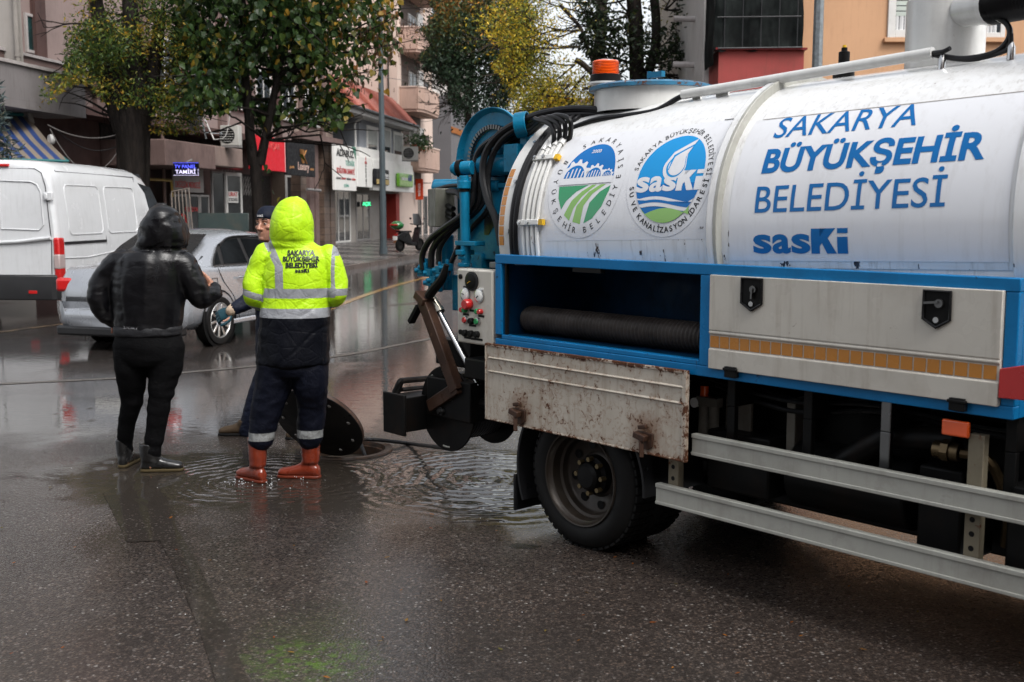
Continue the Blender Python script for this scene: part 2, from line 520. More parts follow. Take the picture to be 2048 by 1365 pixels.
def sheet(name, pts, z, mat, kind='structure'):
    m = MB(); m.poly([(p.x, p.y, z) for p in pts]); o = m.build(name, mat, smooth=0)
    if o.data.polygons[0].normal.z < 0: o.data.flip_normals()
    return tag(o, kind=kind)
M_patch = road_material('old_trench_asphalt', (0.022, 0.018, 0.015), (0.042, 0.034, 0.028), True)
pp = [(205, 985), (345, 990), (352, 1055), (392, 1120), (430, 1200), (462, 1270), (497, 1366), (515, 1420), (455, 1420), (432, 1366), (400, 1265), (370, 1190), (340, 1125), (320, 1083), (255, 1086), (232, 1040)]
sheet('road_patch', [G(*q) for q in pp], 0.004, M_patch)
def strip(name, px, w, z, mat, n=60, wob=0.0):
    pts = curve_pts([G(*q) for q in px], n); m = MB(); L = []
    for i, p in enumerate(pts):
        t = (pts[min(i + 1, len(pts) - 1)] - pts[max(i - 1, 0)]).normalized(); s_ = Vector((-t.y, t.x, 0))
        k = 1 + wob * noise.noise((p.x * 3, p.y * 3, 1.0)); k2 = 1 + wob * noise.noise((p.x * 3, p.y * 3, 9.0))
        L.append(((p + s_ * w / 2 * k), (p - s_ * w / 2 * k2)))
    for a, b in zip(L, L[1:]): m.quad((a[0].x, a[0].y, z), (b[0].x, b[0].y, z), (b[1].x, b[1].y, z), (a[1].x, a[1].y, z))
    o = m.build(name, mat, smooth=0)
    if o.data.polygons[0].normal.z < 0: o.data.flip_normals()
    return tag(o, kind='structure')
M_seam = paint('gravel_seam', (0.085, 0.078, 0.07), 0.35, var=0.5, scale=40, dirt=0.9, dirt_c=(0.02, 0.018, 0.016), bump=0.6, bscale=70)
strip('asphalt_seam', [(-80, 772), (0, 768), (240, 757), (390, 744), (500, 734), (690, 711), (800, 690), (870, 676)], 0.10, 0.004, M_seam, 90, 0.6)
def worn_line(name, c, wear=0.5):
    m = NT(name); co = m.coord(); a = m.noise(co, 6.0, 6.0, 0.7)
    m.set(color=m.mix(m.rng(a, wear - .06, wear + .06), c, (0.03, 0.027, 0.025)), rough=0.2, coat=0.5, coat_rough=0.1); return m.mat
M_yline = worn_line('worn_yellow_line', (0.42, 0.22, 0.03), 0.56)
strip('road_marking', [(640, 626), (700, 602), (770, 578), (835, 560), (900, 545)], 0.16, 0.004, M_yline, 40, 0.15)
strip('road_marking', [(-60, 672), (0, 665), (100, 652), (210, 640)], 0.12, 0.004, worn_line('worn_pale_line', (0.25, 0.17, 0.10), 0.5), 30, 0.2)

# pavement of the far street with its kerb
kx = [(-60, 24.2), (-20, 24.2), (-9, 24.2), (-6.8, 24.6), (-5.85, 26.0), (-5.2, 28.6), (-4.9, 30.3), (-3.3, 39.8), (-0.9, 55.0), (3.5, 82.0), (12, 140)]
def pave_mat():
    m = NT('striped_paving'); co = m.coord(); xyz = m.sep(co)
    w = m.math('SINE', m.math('MULTIPLY', m.math('ADD', xyz[1], m.math('MULTIPLY', xyz[0], 0.9)), 1.75))
    nz = m.noise(co, 1.5, 5.0, 0.6); br = m.n('ShaderNodeTexBrick'); m.l(co, br.inputs['Vector']); br.inputs['Scale'].default_value = 2.5
    br.inputs['Color1'].default_value = (1, 1, 1, 1); br.inputs['Color2'].default_value = (0.85, 0.85, 0.85, 1); br.inputs['Mortar'].default_value = (0.4, 0.4, 0.4, 1)
    c = m.mix(m.rng(w, -0.12, 0.12), (0.035, 0.033, 0.034), (0.17, 0.155, 0.145))
    c = m.mix(0.6, c, br.outputs[0], 'MULTIPLY')
    m.set(color=m.mix(m.rng(nz, 0.4, 0.75, 0, 0.5), c, (0.05, 0.045, 0.04)), rough=m.rng(nz, 0.3, 0.7, 0.12, 0.4), spec=0.25); return m.mat
m = MB(); top = [(x, y, 0.13) for x, y in kx] + [(12 - 40, 140, 0.13), (-60, 60, 0.13)]
m.poly(top); pv = m.build('pavement', pave_mat(), smooth=0)
if pv.data.polygons[0].normal.z < 0: pv.data.flip_normals()
tag(pv, kind='structure')
m = MB(); rings = []
for i, (x, y) in enumerate(kx):
    a = Vector(kx[max(i - 1, 0)]); b = Vector(kx[min(i + 1, len(kx) - 1)]); t = (b - a).normalized(); s_ = Vector((t.y, -t.x))
    rings.append([(x - s_.x * .12, y - s_.y * .12, 0.0), (x - s_.x * .12, y - s_.y * .12, 0.135), (x + s_.x * .05, y + s_.y * .05, 0.135), (x + s_.x * .07, y + s_.y * .07, 0.0)])
m.loft(rings); tag(m.build('kerb', paint('kerb_stone', (0.10, 0.075, 0.065), 0.3, var=0.3, dirt=0.5, scale=1.5), smooth=0), kind='structure')
# far side pavement behind the truck
m = MB(); q = [(2.6, 15.5), (3.4, 24.0), (6.0, 45), (12, 90), (60, 90), (60, 15.5)]
m.prism([(x, y, 0.0) for x, y in q], (0, 0, 0.13)); tag(m.build('pavement', pave_mat() if False else paint('plain_paving', (0.12, 0.11, 0.10), 0.25, var=0.2, dirt=0.4, scale=1.2), smooth=0), kind='structure')

# ------------------------------------------------------------------ the left street row
S0 = Vector((-8.2, 51.1, 0)); SD = Vector((0.148, 1.0, 0)).normalized(); SN = Vector((SD.y, -SD.x, 0))   # SN looks across the street
SRZ = math.atan2(SD.y, SD.x)
def FS(px, py, out=0.0):
    p = PP(px, py, S0 + SN * out, SN) - S0
    return (p.dot(SD), p.z)
class Block:
    def __init__(s, name, label, cat, s0):
        s.s0 = s0; s.root = thing(name, label, cat, S0 + SD * s0, SRZ)
    def at(s, px, py, out=0.0):
        a, z = FS(px, py, out); return (a - s.s0, z)
    def rect(s, px0, py0, px1, py1, out=0.0):
        """pixel rectangle (upper left, lower right) to x0, x1, z0, z1 on the plane out metres in front"""
        a, z1 = s.at(px0, py0, out); b, z0 = s.at(px1, py1, out)
        return a, b, z0, z1
    def part(s, name, mb, mat, parent=None, **kw):
        return mb.build(name, mat, parent or s.root, **kw)
M_frame = paint('white_frame', (0.55, 0.54, 0.52), 0.35, var=0.06, dirt=0.2)
M_glass = glass('window_glass', (0.03, 0.035, 0.04))
M_shopglass = glass('shop_glass', (0.022, 0.024, 0.026), 0.03)
def window(root, x0, x1, z0, z1, y=0.0, fr=None, sill=True, mull=1, name='window', w=0.07, glassm=None, lace=False):
    """window in a wall whose face is y; everything stands out towards -y"""
    m = MB(); d0, d1 = y - 0.05, y + 0.02
    m.box(x0, x0 + w, d0, d1, z0, z1); m.box(x1 - w, x1, d0, d1, z0, z1); m.box(x0 + w, x1 - w, d0, d1, z1 - w, z1); m.box(x0 + w, x1 - w, d0, d1, z0, z0 + w)
    for k in range(mull):
        c = x0 + (x1 - x0) * (k + 1) / (mull + 1); m.box(c - w * .35, c + w * .35, d0 + .01, d1, z0 + w, z1 - w)
    o = m.build(name, fr or M_frame, root, smooth=0, bevel=0.006, seg=1)
    m = MB(); m.box(x0 + w * .6, x1 - w * .6, y - 0.02, y + 0.01, z0 + w * .6, z1 - w * .6); m.build('pane', glassm or M_glass, o, smooth=0)
    if lace:
        m = MB(); m.grid(lambda u, v: Vector((x0 + w + (x1 - x0 - 2 * w) * u, y - 0.024 - 0.004 * math.sin(u * 40), z0 + w + (z1 - z0 - 2 * w) * (.3 + .7 * v))), 30, 2); m.build('blind', paint('net_blind', (0.35, 0.36, 0.34), 0.7), o)
    if sill:
        m = MB(); m.box(x0 - .1, x1 + .1, y - 0.16, y, z0 - 0.09, z0 - 0.002); m.build('sill', fr or M_frame, o, smooth=0, bevel=0.01, seg=1)
    return o
M_mauve = paint('mauve_plaster', (0.27, 0.205, 0.19), 0.6, var=0.1, dirt=0.35, dirt_c=(0.12, 0.085, 0.075), streak=0.4, scale=0.5, bump=0.1, bscale=20)
M_brown = paint('dark_brown_plaster', (0.085, 0.050, 0.045), 0.6, var=0.25, dirt=0.5, dirt_c=(0.02, 0.014, 0.013), streak=0.5, scale=0.5, bump=0.1, bscale=20)
M_conc = paint('brown_concrete', (0.16, 0.11, 0.10), 0.6, var=0.15, dirt=0.5, dirt_c=(0.05, 0.035, 0.03), streak=0.6, scale=0.8, bump=0.15, bscale=15)
M_cap = paint('white_coping', (0.38, 0.35, 0.34), 0.5, var=0.1, dirt=0.4)
M_pink = paint('pink_plaster', (0.62, 0.49, 0.42), 0.65, var=0.06, dirt=0.2, dirt_c=(0.22, 0.16, 0.13), streak=0.25, scale=0.3, bump=0.08, bscale=20)
M_pink2 = paint('salmon_plaster', (0.46, 0.32, 0.26), 0.65, var=0.08, dirt=0.25, dirt_c=(0.16, 0.11, 0.09), streak=0.5, scale=0.5)
M_grey = paint('blue_grey_plaster', (0.23, 0.245, 0.27), 0.6, var=0.08, dirt=0.2, streak=0.3, dirt_c=(0.08, 0.08, 0.085), scale=0.6)
def stone_mat(name, a, b, sc):
    m = NT(name); co = m.coord()
    br = m.n('ShaderNodeTexBrick'); m.l(m.mapping(co, (1, 1, 1), (0, 0, 0), (R(90), 0, 0)), br.inputs['Vector']); br.inputs['Scale'].default_value = sc
    br.inputs['Color1'].default_value = (*a, 1); br.inputs['Color2'].default_value = (*b, 1); br.inputs['Mortar'].default_value = (0.03, 0.022, 0.018, 1); br.inputs['Mortar Size'].default_value = 0.02
    br.inputs['Brick Width'].default_value = 0.7; br.inputs['Row Height'].default_value = 0.4
    nz = m.noise(co, 7.0, 6.0, 0.7)
    m.set(color=m.mix(m.rng(nz, 0.35, 0.7, 0, 0.8), br.outputs[0], [x * .35 for x in a]), rough=0.5, normal=m.bump(m.math('ADD', br.outputs[1] if False else nz, 0.0), 0.5, 0.03)); return m.mat
M_stone = stone_mat('rough_brown_stone', (0.17, 0.115, 0.085), (0.10, 0.062, 0.045), 1.3)

# brown block of flats with shops below
bb = Block('apartment_building', 'mauve brown block of flats with dark recessed shops behind the big trees', 'building', -24.7)
Lb = 19.2
m = MB(); m.box(0, Lb, 0.0, 10, 4.45, 23.5); wall = bb.part('wall', m, M_mauve, smooth=0)  # unseen upper storeys raised to darken the road's reflection
m = MB(); m.box(0, Lb, 0.9, 10, 0.0, 4.45); bb.part('ground_floor', m, M_brown, smooth=0)
m = MB(); m.box(-.05, Lb, -0.18, 0.9, 4.22, 4.44); bb.part('slab_edge', m, M_brown, smooth=0)
for k in range(9):
    x = 0.8 + k * 2.75
    m = MB(); m.box(x, x + 0.45, -0.14, -0.002, 4.46, 23.4); bb.part('pilaster', m, M_brown if k % 3 == 0 else M_conc, smooth=0)
    if k < 8 and k not in (0, 1):
        for fl in range(4):
            window(bb.root, x + 0.8, x + 2.3, 5.35 + fl * 3.05, 6.95 + fl * 3.05, -0.002)
# balcony at the left end
a, b, z0, z1 = bb.rect(52, 132, 172, 222, 1.3)
m = MB(); m.box(a - 2.5, b, -1.3, -1.18, z0, z1 - .02); m.box(b - .12, b, -1.18, -0.15, z0, z1 - .02); m.box(a - 2.5, b, -1.3, -0.2, z0 - .18, z0 - .002); bal = bb.part('balcony', m, paint('grey_balcony', (0.20, 0.185, 0.185), 0.6, var=0.1, dirt=0.3, streak=0.4, scale=0.8), smooth=0)
m = MB(); m.box(a - 2.55, b + .05, -1.36, -1.12, z1 - .02, z1 + .05); m.box(b - .18, b + .05, -1.12, -.15, z1 - .02, z1 + .05); bb.part('coping', m, M_cap, bal, smooth=0)
a, b, z0, z1 = bb.rect(58, 112, 163, 131, 0.25)
m = MB(); m.box(a - 2.5, b + 1.0, -0.25, -0.003, z0 - 0.5, z1 - .03); lo = bb.part('parapet', m, M_conc, smooth=0)
m = MB(); m.box(a - 2.55, b + 1.05, -0.30, -0.003, z1 - .028, z1 + .04); bb.part('coping', m, M_cap, lo, smooth=0)
a, b, z0, z1 = bb.rect(57, 28, 75, 110, 0.02); window(bb.root, a - .2, b, z0, z1, -0.02, fr=M_cap, glassm=glass('green_glass', (0.01, 0.035, 0.035)), mull=0, sill=False)
# concrete canopy above the repair shop, dark loft behind it
a, b, z0, z1 = bb.rect(330, 278, 432, 340, 1.1)
m = MB(); m.box(a, b, -1.1, 0.9, z0, z1); can = bb.part('canopy', m, M_conc, smooth=0, bevel=0.03)
a2, b2, z02, z12 = bb.rect(404, 288, 486, 330, 0.8)
m = MB(); m.box(b + .002, b2, -0.8, 0.9, z02 - .12, z12); bb.part('canopy', m, paint('lighter_concrete', (0.22, 0.165, 0.145), 0.6, var=0.12, dirt=0.4, streak=0.5, scale=0.9), smooth=0, bevel=0.03)
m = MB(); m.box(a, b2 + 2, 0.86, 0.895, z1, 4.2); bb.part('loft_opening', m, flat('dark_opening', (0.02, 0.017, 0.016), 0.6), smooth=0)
# repair shop front
y0 = -0.15
def shop_panel(bk, px0, py0, px1, py1, out, mat, name, d=0.05, **kw):
    a, b, z0, z1 = bk.rect(px0, py0, px1, py1, out); m = MB(); m.box(a, b, -out, -out + d, z0, z1); return bk.part(name, m, mat, smooth=0, **kw), (a, b, z0, z1)
M_shoppanel = paint('shop_panel', (0.24, 0.22, 0.21), 0.5, var=0.05, dirt=0.2)
M_rtext = flat('red_lettering', (0.36, 0.025, 0.025), 0.4)
M_sfr = paint('shop_frame', (0.20, 0.19, 0.185), 0.4, var=0.1, dirt=0.3)
ax = (1, 0, 0); az = (0, 0, 1); ao = (0, -1, 0)
o, (a, b, z0, z1) = shop_panel(bb, 346, 335, 408, 386, 0.05, M_shoppanel, 'shop_fascia')
sign_text('lettering', 'DEĞİŞİM MERKEZİ', M_rtext, o, (a + .12, -0.052, z0 + .14), ax, az, (b - a) * .82, .19, .012, out=ao)
sign_text('lettering', 'YEDEK TAMİR VE', M_rtext, o, (a + .22, -0.052, z0 + .52), ax, az, (b - a) * .7, .15, .01, out=ao)
a, b, z0, z1 = bb.rect(340, 388, 420, 520, 0.0)
for (u0, u1) in ((0, .42), (.44, .72), (.74, 1.0)):
    w_ = window(bb.root, a + (b - a) * u0, a + (b - a) * u1, 0.14, z1, 0.0, fr=M_sfr, sill=False, mull=0, name='shop_window', glassm=M_shopglass)
sign_text('window_lettering', 'TELEVİZYON', M_rtext, bb.root, (a + .9, -.056, z1 - .55), ax, az, 0.95, .14, .01, out=ao)
m = MB(); m.tube([(a + .75 + .18 * math.cos(t), -.058, z1 - .85 + .22 * math.sin(t)) for t in np.linspace(0, 6.2, 14)], 0.03, 6); m.build('window_mark', M_rtext, bb.root)
o, q = shop_panel(bb, 420, 328, 486, 341, 0.3, flat('dark_red_awning', (0.13, 0.012, 0.015), 0.5), 'shop_lintel', 0.4)
a, b, z0, z1 = bb.rect(421, 342, 486, 520, 0.0)
window(bb.root, a, a + (b - a) * .42, .14, z1, 0, fr=M_sfr, sill=False, mull=0, name='shop_window', glassm=M_shopglass)
dr = window(bb.root, a + (b - a) * .45, b, .14, z1, 0, fr=M_frame, sill=False, mull=0, name='door', w=.12, glassm=M_shopglass)
o, (a, b, z0, z1) = shop_panel(bb, 456, 383, 477, 406, 0.08, M_frame, 'door_sign', .02)
sign_text('lettering', 'URAT', M_rtext, o, (a + .05, -.081, z0 + .22), ax, az, (b - a) * .85, .15, .02, out=ao)
sign_text('lettering', 'KTRONİK', flat('black_lettering', (0.012, 0.012, 0.013), 0.4), o, (a + .05, -.081, z0 + .05), ax, az, (b - a) * .85, .11, .0, out=ao)
# dark shop under the red and black boards
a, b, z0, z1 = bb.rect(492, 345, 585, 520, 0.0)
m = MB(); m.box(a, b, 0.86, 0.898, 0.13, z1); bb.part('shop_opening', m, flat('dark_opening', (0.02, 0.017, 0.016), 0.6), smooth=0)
a, b, z0, z1 = bb.rect(512, 352, 552, 392, 0.0)
m = MB()
for k in range(9): m.tube([(a + (b - a) * k / 8, 0.82 + .01 * (k % 2), z1), (a + (b - a) * k / 8 + .0, 0.82, z0)], 0.014, 5)
for k in range(16):
    x0 = a + (b - a) * (k - 8) / 8; m.tube([(max(a, x0), 0.82, z0 + max(0, a - x0)), (min(b, x0 + (z1 - z0)), 0.82, z0 + min(z1 - z0, b - x0))], 0.012, 5)
bb.part('window_grille', m, M_sfr, smooth=0)
# gas and rain pipes
m = MB(); a, z = bb.at(322, 200, .1); m.tube([(a, -.1, 4.2), (a, -.1, 0.3)], 0.055, 8); a, z = bb.at(300, 360, .1)
bb.part('drain_pipe', m, paint('pipe_brown', (0.13, 0.09, 0.08), 0.45))
m = MB(); a, z = bb.at(297, 359, .2); b, _ = bb.at(345, 359, .2); m.tube(curve_pts([(a, -.2, z), (b - .3, -.2, z), (b - .1, -.2, z - .05), (b - .05, -.2, z - .5)], 16), 0.04, 8); bb.part('gas_pipe', m, paint('gas_yellow', (0.35, 0.24, 0.06), 0.4, dirt=0.5))

# stone clad building
sb = Block('stone_building', 'narrow building with rough brown stone columns beside the black sign', 'building', -5.5)
m = MB(); m.box(0, 5.5, 0.35, 10, 0, 4.9); sb.part('ground_floor', m, paint('brown_shop_wall', (0.10, 0.075, 0.06), 0.5, var=0.2, dirt=0.4, scale=.8), smooth=0)
m = MB(); m.box(0, 5.5, 0.0, 10, 4.92, 16.0); sb.part('wall', m, paint('tan_plaster', (0.30, 0.235, 0.20), 0.6, var=0.1, dirt=0.3, streak=0.4, scale=0.5), smooth=0)
m = MB(); m.box(-.05, 5.6, -0.45, 0.35, 4.62, 4.90); sb.part('cornice', m, M_conc, smooth=0)
for px0, px1 in ((603, 614), (621, 629), (632, 639), (649, 660), (662, 671)):
    a, _ = sb.at(px0, 480, .1); b, _ = sb.at(px1, 480, .1); m = MB(); m.box(a, min(b, 5.5), -0.12, 0.34, 0.13, 4.6); sb.part('column', m, M_stone if px1 - px0 > 8 else M_conc, smooth=0)
for px0, px1, p1 in ((586, 602, 350), (640, 649, 300), (615, 621, 370)):
    a, b, z0, z1 = sb.rect(px0, p1, px1, 500, 0.0); window(sb.root, a, b, .14, z1, .33, fr=M_frame, sill=False, mull=0, name='door', w=.09, glassm=M_shopglass)
for px0, px1 in ((614, 632), (640, 664)):
    a, b, z0, z1 = sb.rect(px0, 172, px1, 238, 0.0); window(sb.root, a, b, z0, z1, -.003, mull=1)
    m = MB()
    for k in range(8): x = a - .1 + (b - a + .2) * k / 7; m.tube([(x, -.38, z0 - .25), (x, -.38, z1 - .2)], 0.014, 5)
    for zz in np.linspace(z0 - .25, z1 - .2, 5): m.tube([(a - .1, -.38, zz), (b + .1, -.38, zz)], 0.014, 5); m.tube([(a - .1, -.38, zz), (a - .1, 0, zz)], 0.012, 5)
    sb.part('window_grille', m, M_sfr, smooth=0)
for fl in range(3):
    for x in (0.6, 3.3): window(sb.root, x, x + 1.4, 8.8 + fl * 3, 10.3 + fl * 3, -.003)
m = MB(); a, z = sb.at(618, 379, .4); m.tube([(a, -.3, z), (a + 1.6, -.3, z - .02)], 0.06, 10); m.tube([(a + 1.5, -.3, z - .02), (a + 1.75, -.3, z - .02)], 0.07, 10); sb.part('wall_lamp', m, M_sfr)

# small grey house with red tiled roof
gh = Block('house', 'small two storey grey house with red tiled roof above white shop signs', 'house', 0.0)
HL = 12.0
m = MB(); m.box(0.05, HL, 0.3, 9, 0, 3.2); gh.part('ground_floor', m, paint('pale_shop_wall', (0.26, 0.24, 0.22), 0.5, var=0.1, dirt=0.4, scale=.7), smooth=0)
xa, _ = gh.at(718, 240, 0.3)
m = MB(); m.box(0.05, xa, 2.2, 9, 3.2, 6.3); m.box(xa, HL - .3, -0.3, 9, 3.2, 6.35); wl = gh.part('wall', m, M_grey, smooth=0)
for (p0, q0, p1, q1) in ((733, 250, 756, 312), (761, 252, 782, 316), (786, 262, 806, 324)):
    a, b, z0, z1 = gh.rect(p0, q0, p1, q1, 0.32); window(gh.root, a, b, z0, z1, -.302, w=.17, mull=0, lace=True)
# hipped roof, tiles as rows of half round ridges
def tile_mat():
    m = NT('red_roof_tiles'); co = m.coord(); xyz = m.sep(co)
    w = m.math('SINE', m.math('MULTIPLY', xyz[0], 26.0)); w2 = m.math('FRACT', m.math('MULTIPLY', xyz[2], 5.0)); nz = m.noise(co, 3.5, 5.0, 0.65)
    vo = m.voro(m.mapping(co, (4.1, 2.5, 5)), 1.0, out='Color')
    m.set(color=m.mix(m.math('MULTIPLY', m.sep(vo)[0], 0.6), m.mix(m.rng(nz, .3, .7), (0.34, 0.075, 0.045), (0.20, 0.045, 0.032)), (0.36, 0.12, 0.08)), rough=0.4, normal=m.bump(m.math('ADD', m.math('MULTIPLY', w, 0.6), w2), 0.9, 0.06)); return m.mat
ez = 6.42; ov = 0.75
x0, x1, yb, yf = -1.2, HL + .5, 9.5, -0.3 - ov
rz = 7.95; ra, rb = 0.2, 10.2; ym = 0.35
m = MB(); P = [(x0, yf, ez), (x1, yf, ez), (x1, yb, ez), (x0, yb, ez), (ra, ym, rz), (rb, ym, rz)]
n0 = m.vadd(P)
for f in ((0, 1, 5, 4), (1, 2, 5), (2, 3, 4, 5), (3, 0, 4)): m.face([n0 + i for i in f])
roof = gh.part('roof', m, tile_mat(), smooth=0)
m = MB(); m.box(x0 + .02, x1 - .02, yf + .04, yb - .04, ez - .30, ez - .06); gh.part('eave', m, paint('eave_white', (0.33, 0.32, 0.31), 0.5, dirt=.3), roof, smooth=0)
m = MB(); m.tube([(x0, yf - .06, ez - .03), (x1, yf - .06, ez - .03)], 0.07, 8); m.tube([(x1, yf - .06, ez - .03), (x1, yf + 3, ez - .03)], 0.07, 8); gh.part('gutter', m, flat('dark_gutter', (0.03, 0.035, 0.04), 0.4), roof)
m = MB(); a, z = gh.at(716, 250, .5); m.tube(curve_pts([(a, -.9, ez - .12), (a, -.7, ez - .35), (a, -.36, ez - .6), (a, -.36, ez - 1.2), (a, -.36, 3.2)], 20), 0.055, 8)
a, z = gh.at(815, 258, .5); m.tube(curve_pts([(HL + .3, -.95, ez - .15), (HL + .25, -.7, ez - .5), (HL - .1, -.4, ez - .6)], 12), 0.055, 8); gh.part('drain_pipe', m, M_frame)
m = MB()
for k in range(60):
    x = x0 + .1 + k * (x1 - x0 - .2) / 60; m.tube([(x, yf - .02, ez + .02), (x, yf + 1.36, ez + .02 + 1.36 * (rz - ez) / (ym - yf))], 0.055, 6)
gh.part('roof_tiles', m, M_tile if False else roof.data.materials[0], roof)
# shop fronts of the house
for (p0, q0, p1) in ((674, 378, 712), (722, 385, 750), (769, 392, 782), (786, 394, 797)):
    a, b, z0, z1 = gh.rect(p0, q0, p1, 495, 0.0)
    window(gh.root, a, b, .14, z1, 0.29, fr=M_frame if p0 < 700 else M_sfr, sill=False, mull=2 if p0 < 700 else 1, name='shop_window', w=.1, glassm=M_shopglass)
a, b, z0, z1 = gh.rect(792, 388, 800, 490, 0.3); m = MB(); m.box(a, b, -.3, .28, .13, z1); gh.part('red_pillar', m, flat('red_panel', (0.26, 0.03, 0.022), 0.5), smooth=0)

# tall pink block behind the house
pb = Block('apartment_building', 'tall pink block of flats with stacked balconies beyond the grey house', 'building', 12.05)
PL = 9.0
m = MB(); m.box(0, PL, 0.0, 16, 0, 22); pb.part('wall', m, M_pink, smooth=0)
m = MB(); m.box(0.9, 5.6, -0.012, -0.002, 3.2, 22); pb.part('recess_shade', m, flat('recess_shade_paint', (0.10, 0.078, 0.068), 0.7), smooth=0)  # darkened pink sheet on the flat wall; shade behind balconies put into colour
for fl in range(5):
    zb = 3.95 + fl * 3.3
    m = MB(); ring = [(0.5, 0.0), (0.5, -1.0), (1.1, -1.25), (5.0, -1.25), (5.7, -0.95), (5.7, 0.0)]
    m.prism([(x, y, zb) for x, y in ring], (0, 0, 0.16))
    for (p, q) in zip(ring, ring[1:]): m.beam((p[0], p[1], zb + .75), (q[0], q[1], zb + .75), 0.12, 1.2)
    ba = pb.part('balcony', m, M_pink2, smooth=0)
    m = MB()
    for (p, q) in zip(ring, ring[1:]): m.beam((p[0], p[1], zb + 1.38), (q[0], q[1], zb + 1.38), 0.2, 0.07)
    pb.part('coping', m, M_pink, ba, smooth=0)
    window(pb.root, 2.6, 4.6, zb + .2, zb + 2.5, -.014, mull=1, sill=False)
    m = MB(); m.box(3.2, 4.4, -0.5, -.40, zb + .2, zb + 2.6); pb.part('shutter', m, M_frame, smooth=0)
    window(pb.root, 6.6, 7.8, zb + .9, zb + 2.4, -.003, mull=1, fr=paint('brown_frame', (0.10, 0.06, 0.05), .5))
m = MB(); m.tube([(-.08, .5, 0.1), (-.08, .5, 22)], 0.05, 8); pb.part('drain_pipe', m, flat('pipe_dark', (0.06, 0.05, 0.045), .5))
for (p0, p1) in ((836, 843), (846, 855), (858, 866)):
    a, b, z0, z1 = pb.rect(p0, 392, p1, 480, .02); window(pb.root, a, b, .14, z1, -.005, fr=M_sfr, sill=False, mull=0, name='shop_window', glassm=M_shopglass)
# grey hall and pale block further on
gb = Block('warehouse', 'plain grey building with orange slatted band beyond the pink flats', 'building', 27.0)
m = MB(); m.box(0, 16, 0.0, 14, 0, 9.6); gb.part('wall', m, paint('grey_cladding', (0.13, 0.125, 0.13), 0.5, var=.08, scale=.4), smooth=0)
a, b, z0, z1 = gb.rect(868, 240, 905, 266, .06); m = MB()
for k in range(10): m.box(0.0, 15, -.08, -.01, z0 + (z1 - z0) * k / 10, z0 + (z1 - z0) * (k + .7) / 10)
gb.part('slat_band', m, flat('orange_slats', (0.38, 0.14, 0.04), .5), smooth=0)
m = MB(); m.box(0, 15, -.05, -.01, 0.2, 3.4); gb.part('shop_band', m, flat('dark_band', (0.03, 0.03, 0.035), .4), smooth=0)
def plain_block(name, label, x0, x1, Y, dep, h, mat, floors=4, rows=4, wmat=None):
    r = thing(name, label, 'building', (x0, Y, 0)); L = x1 - x0
    m = MB(); m.box(0, L, 0, dep, 0, h); m.build('wall', mat, r, smooth=0)
    m = MB(); m.box(-.2, L + .2, -.2, dep, h + .002, h + .3); m.build('roof', M_conc, r, smooth=0)
    for fl in range(floors):
        for k in range(rows):
            x = L * (k + .25) / rows; z = 1.2 + fl * h / floors
            window(r, x, x + L * .45 / rows, z, z + 1.5, -.004, sill=True, mull=1)
    return r
plain_block('distant_building', 'pale block far down the street behind the dark green tree', -11, -4.0, 108, 12, 17, paint('pale_plaster', (0.50, 0.47, 0.44), 0.7, var=.05, scale=.2), 5, 2)
plain_block('distant_building', 'low cream and maroon block glimpsed under the yellow tree', 3.4, 11.5, 92, 12, 10.5, paint('cream_plaster', (0.48, 0.44, 0.39), 0.7, var=.05, scale=.2), 3, 3)

# far left corner building with drain pipe
lb = thing('corner_building', 'pale grey building edge with a drain pipe at the far left', 'building', (-15.6, 25.9, 0))
lx = PY(46, 100, 25.9).x + 15.6
m = MB(); m.prism([(-6, 0, 0), (lx, 0, 0), (lx - 3.0, 6.2, 0), (-9, 6.2, 0)], (0, 0, 18)); m.build('wall', paint('pale_grey_plaster', (0.27, 0.25, 0.23), 0.65, var=.06, dirt=.2, streak=.25, dirt_c=(.12, .11, .1), scale=.6, bump=.08, bscale=30), lb, smooth=0)
px = lx - .06
m = MB(); m.tube([(px - .03, -.09, 18), (px - .03, -.09, 4.35)] , 0.06, 10); m.tube(curve_pts([(px - .03, -.09, 4.35), (px, -.09, 4.1), (px + .15, -.09, 3.95), (px + .22, -.09, 3.7)], 10), 0.06, 10); m.tube(curve_pts([(px, -.09, 4.2), (px + .15, -.09, 4.35), (px + .45, -.07, 4.45)], 10), .05, 8)
for z in (5.2, 7.8, 10.4): m.tube([(px - .03, -.09, z), (px - .03, -.09, z + .06)], 0.075, 10)
m.build('drain_pipe', paint('pipe_grey', (0.24, 0.22, 0.2), .45), lb)

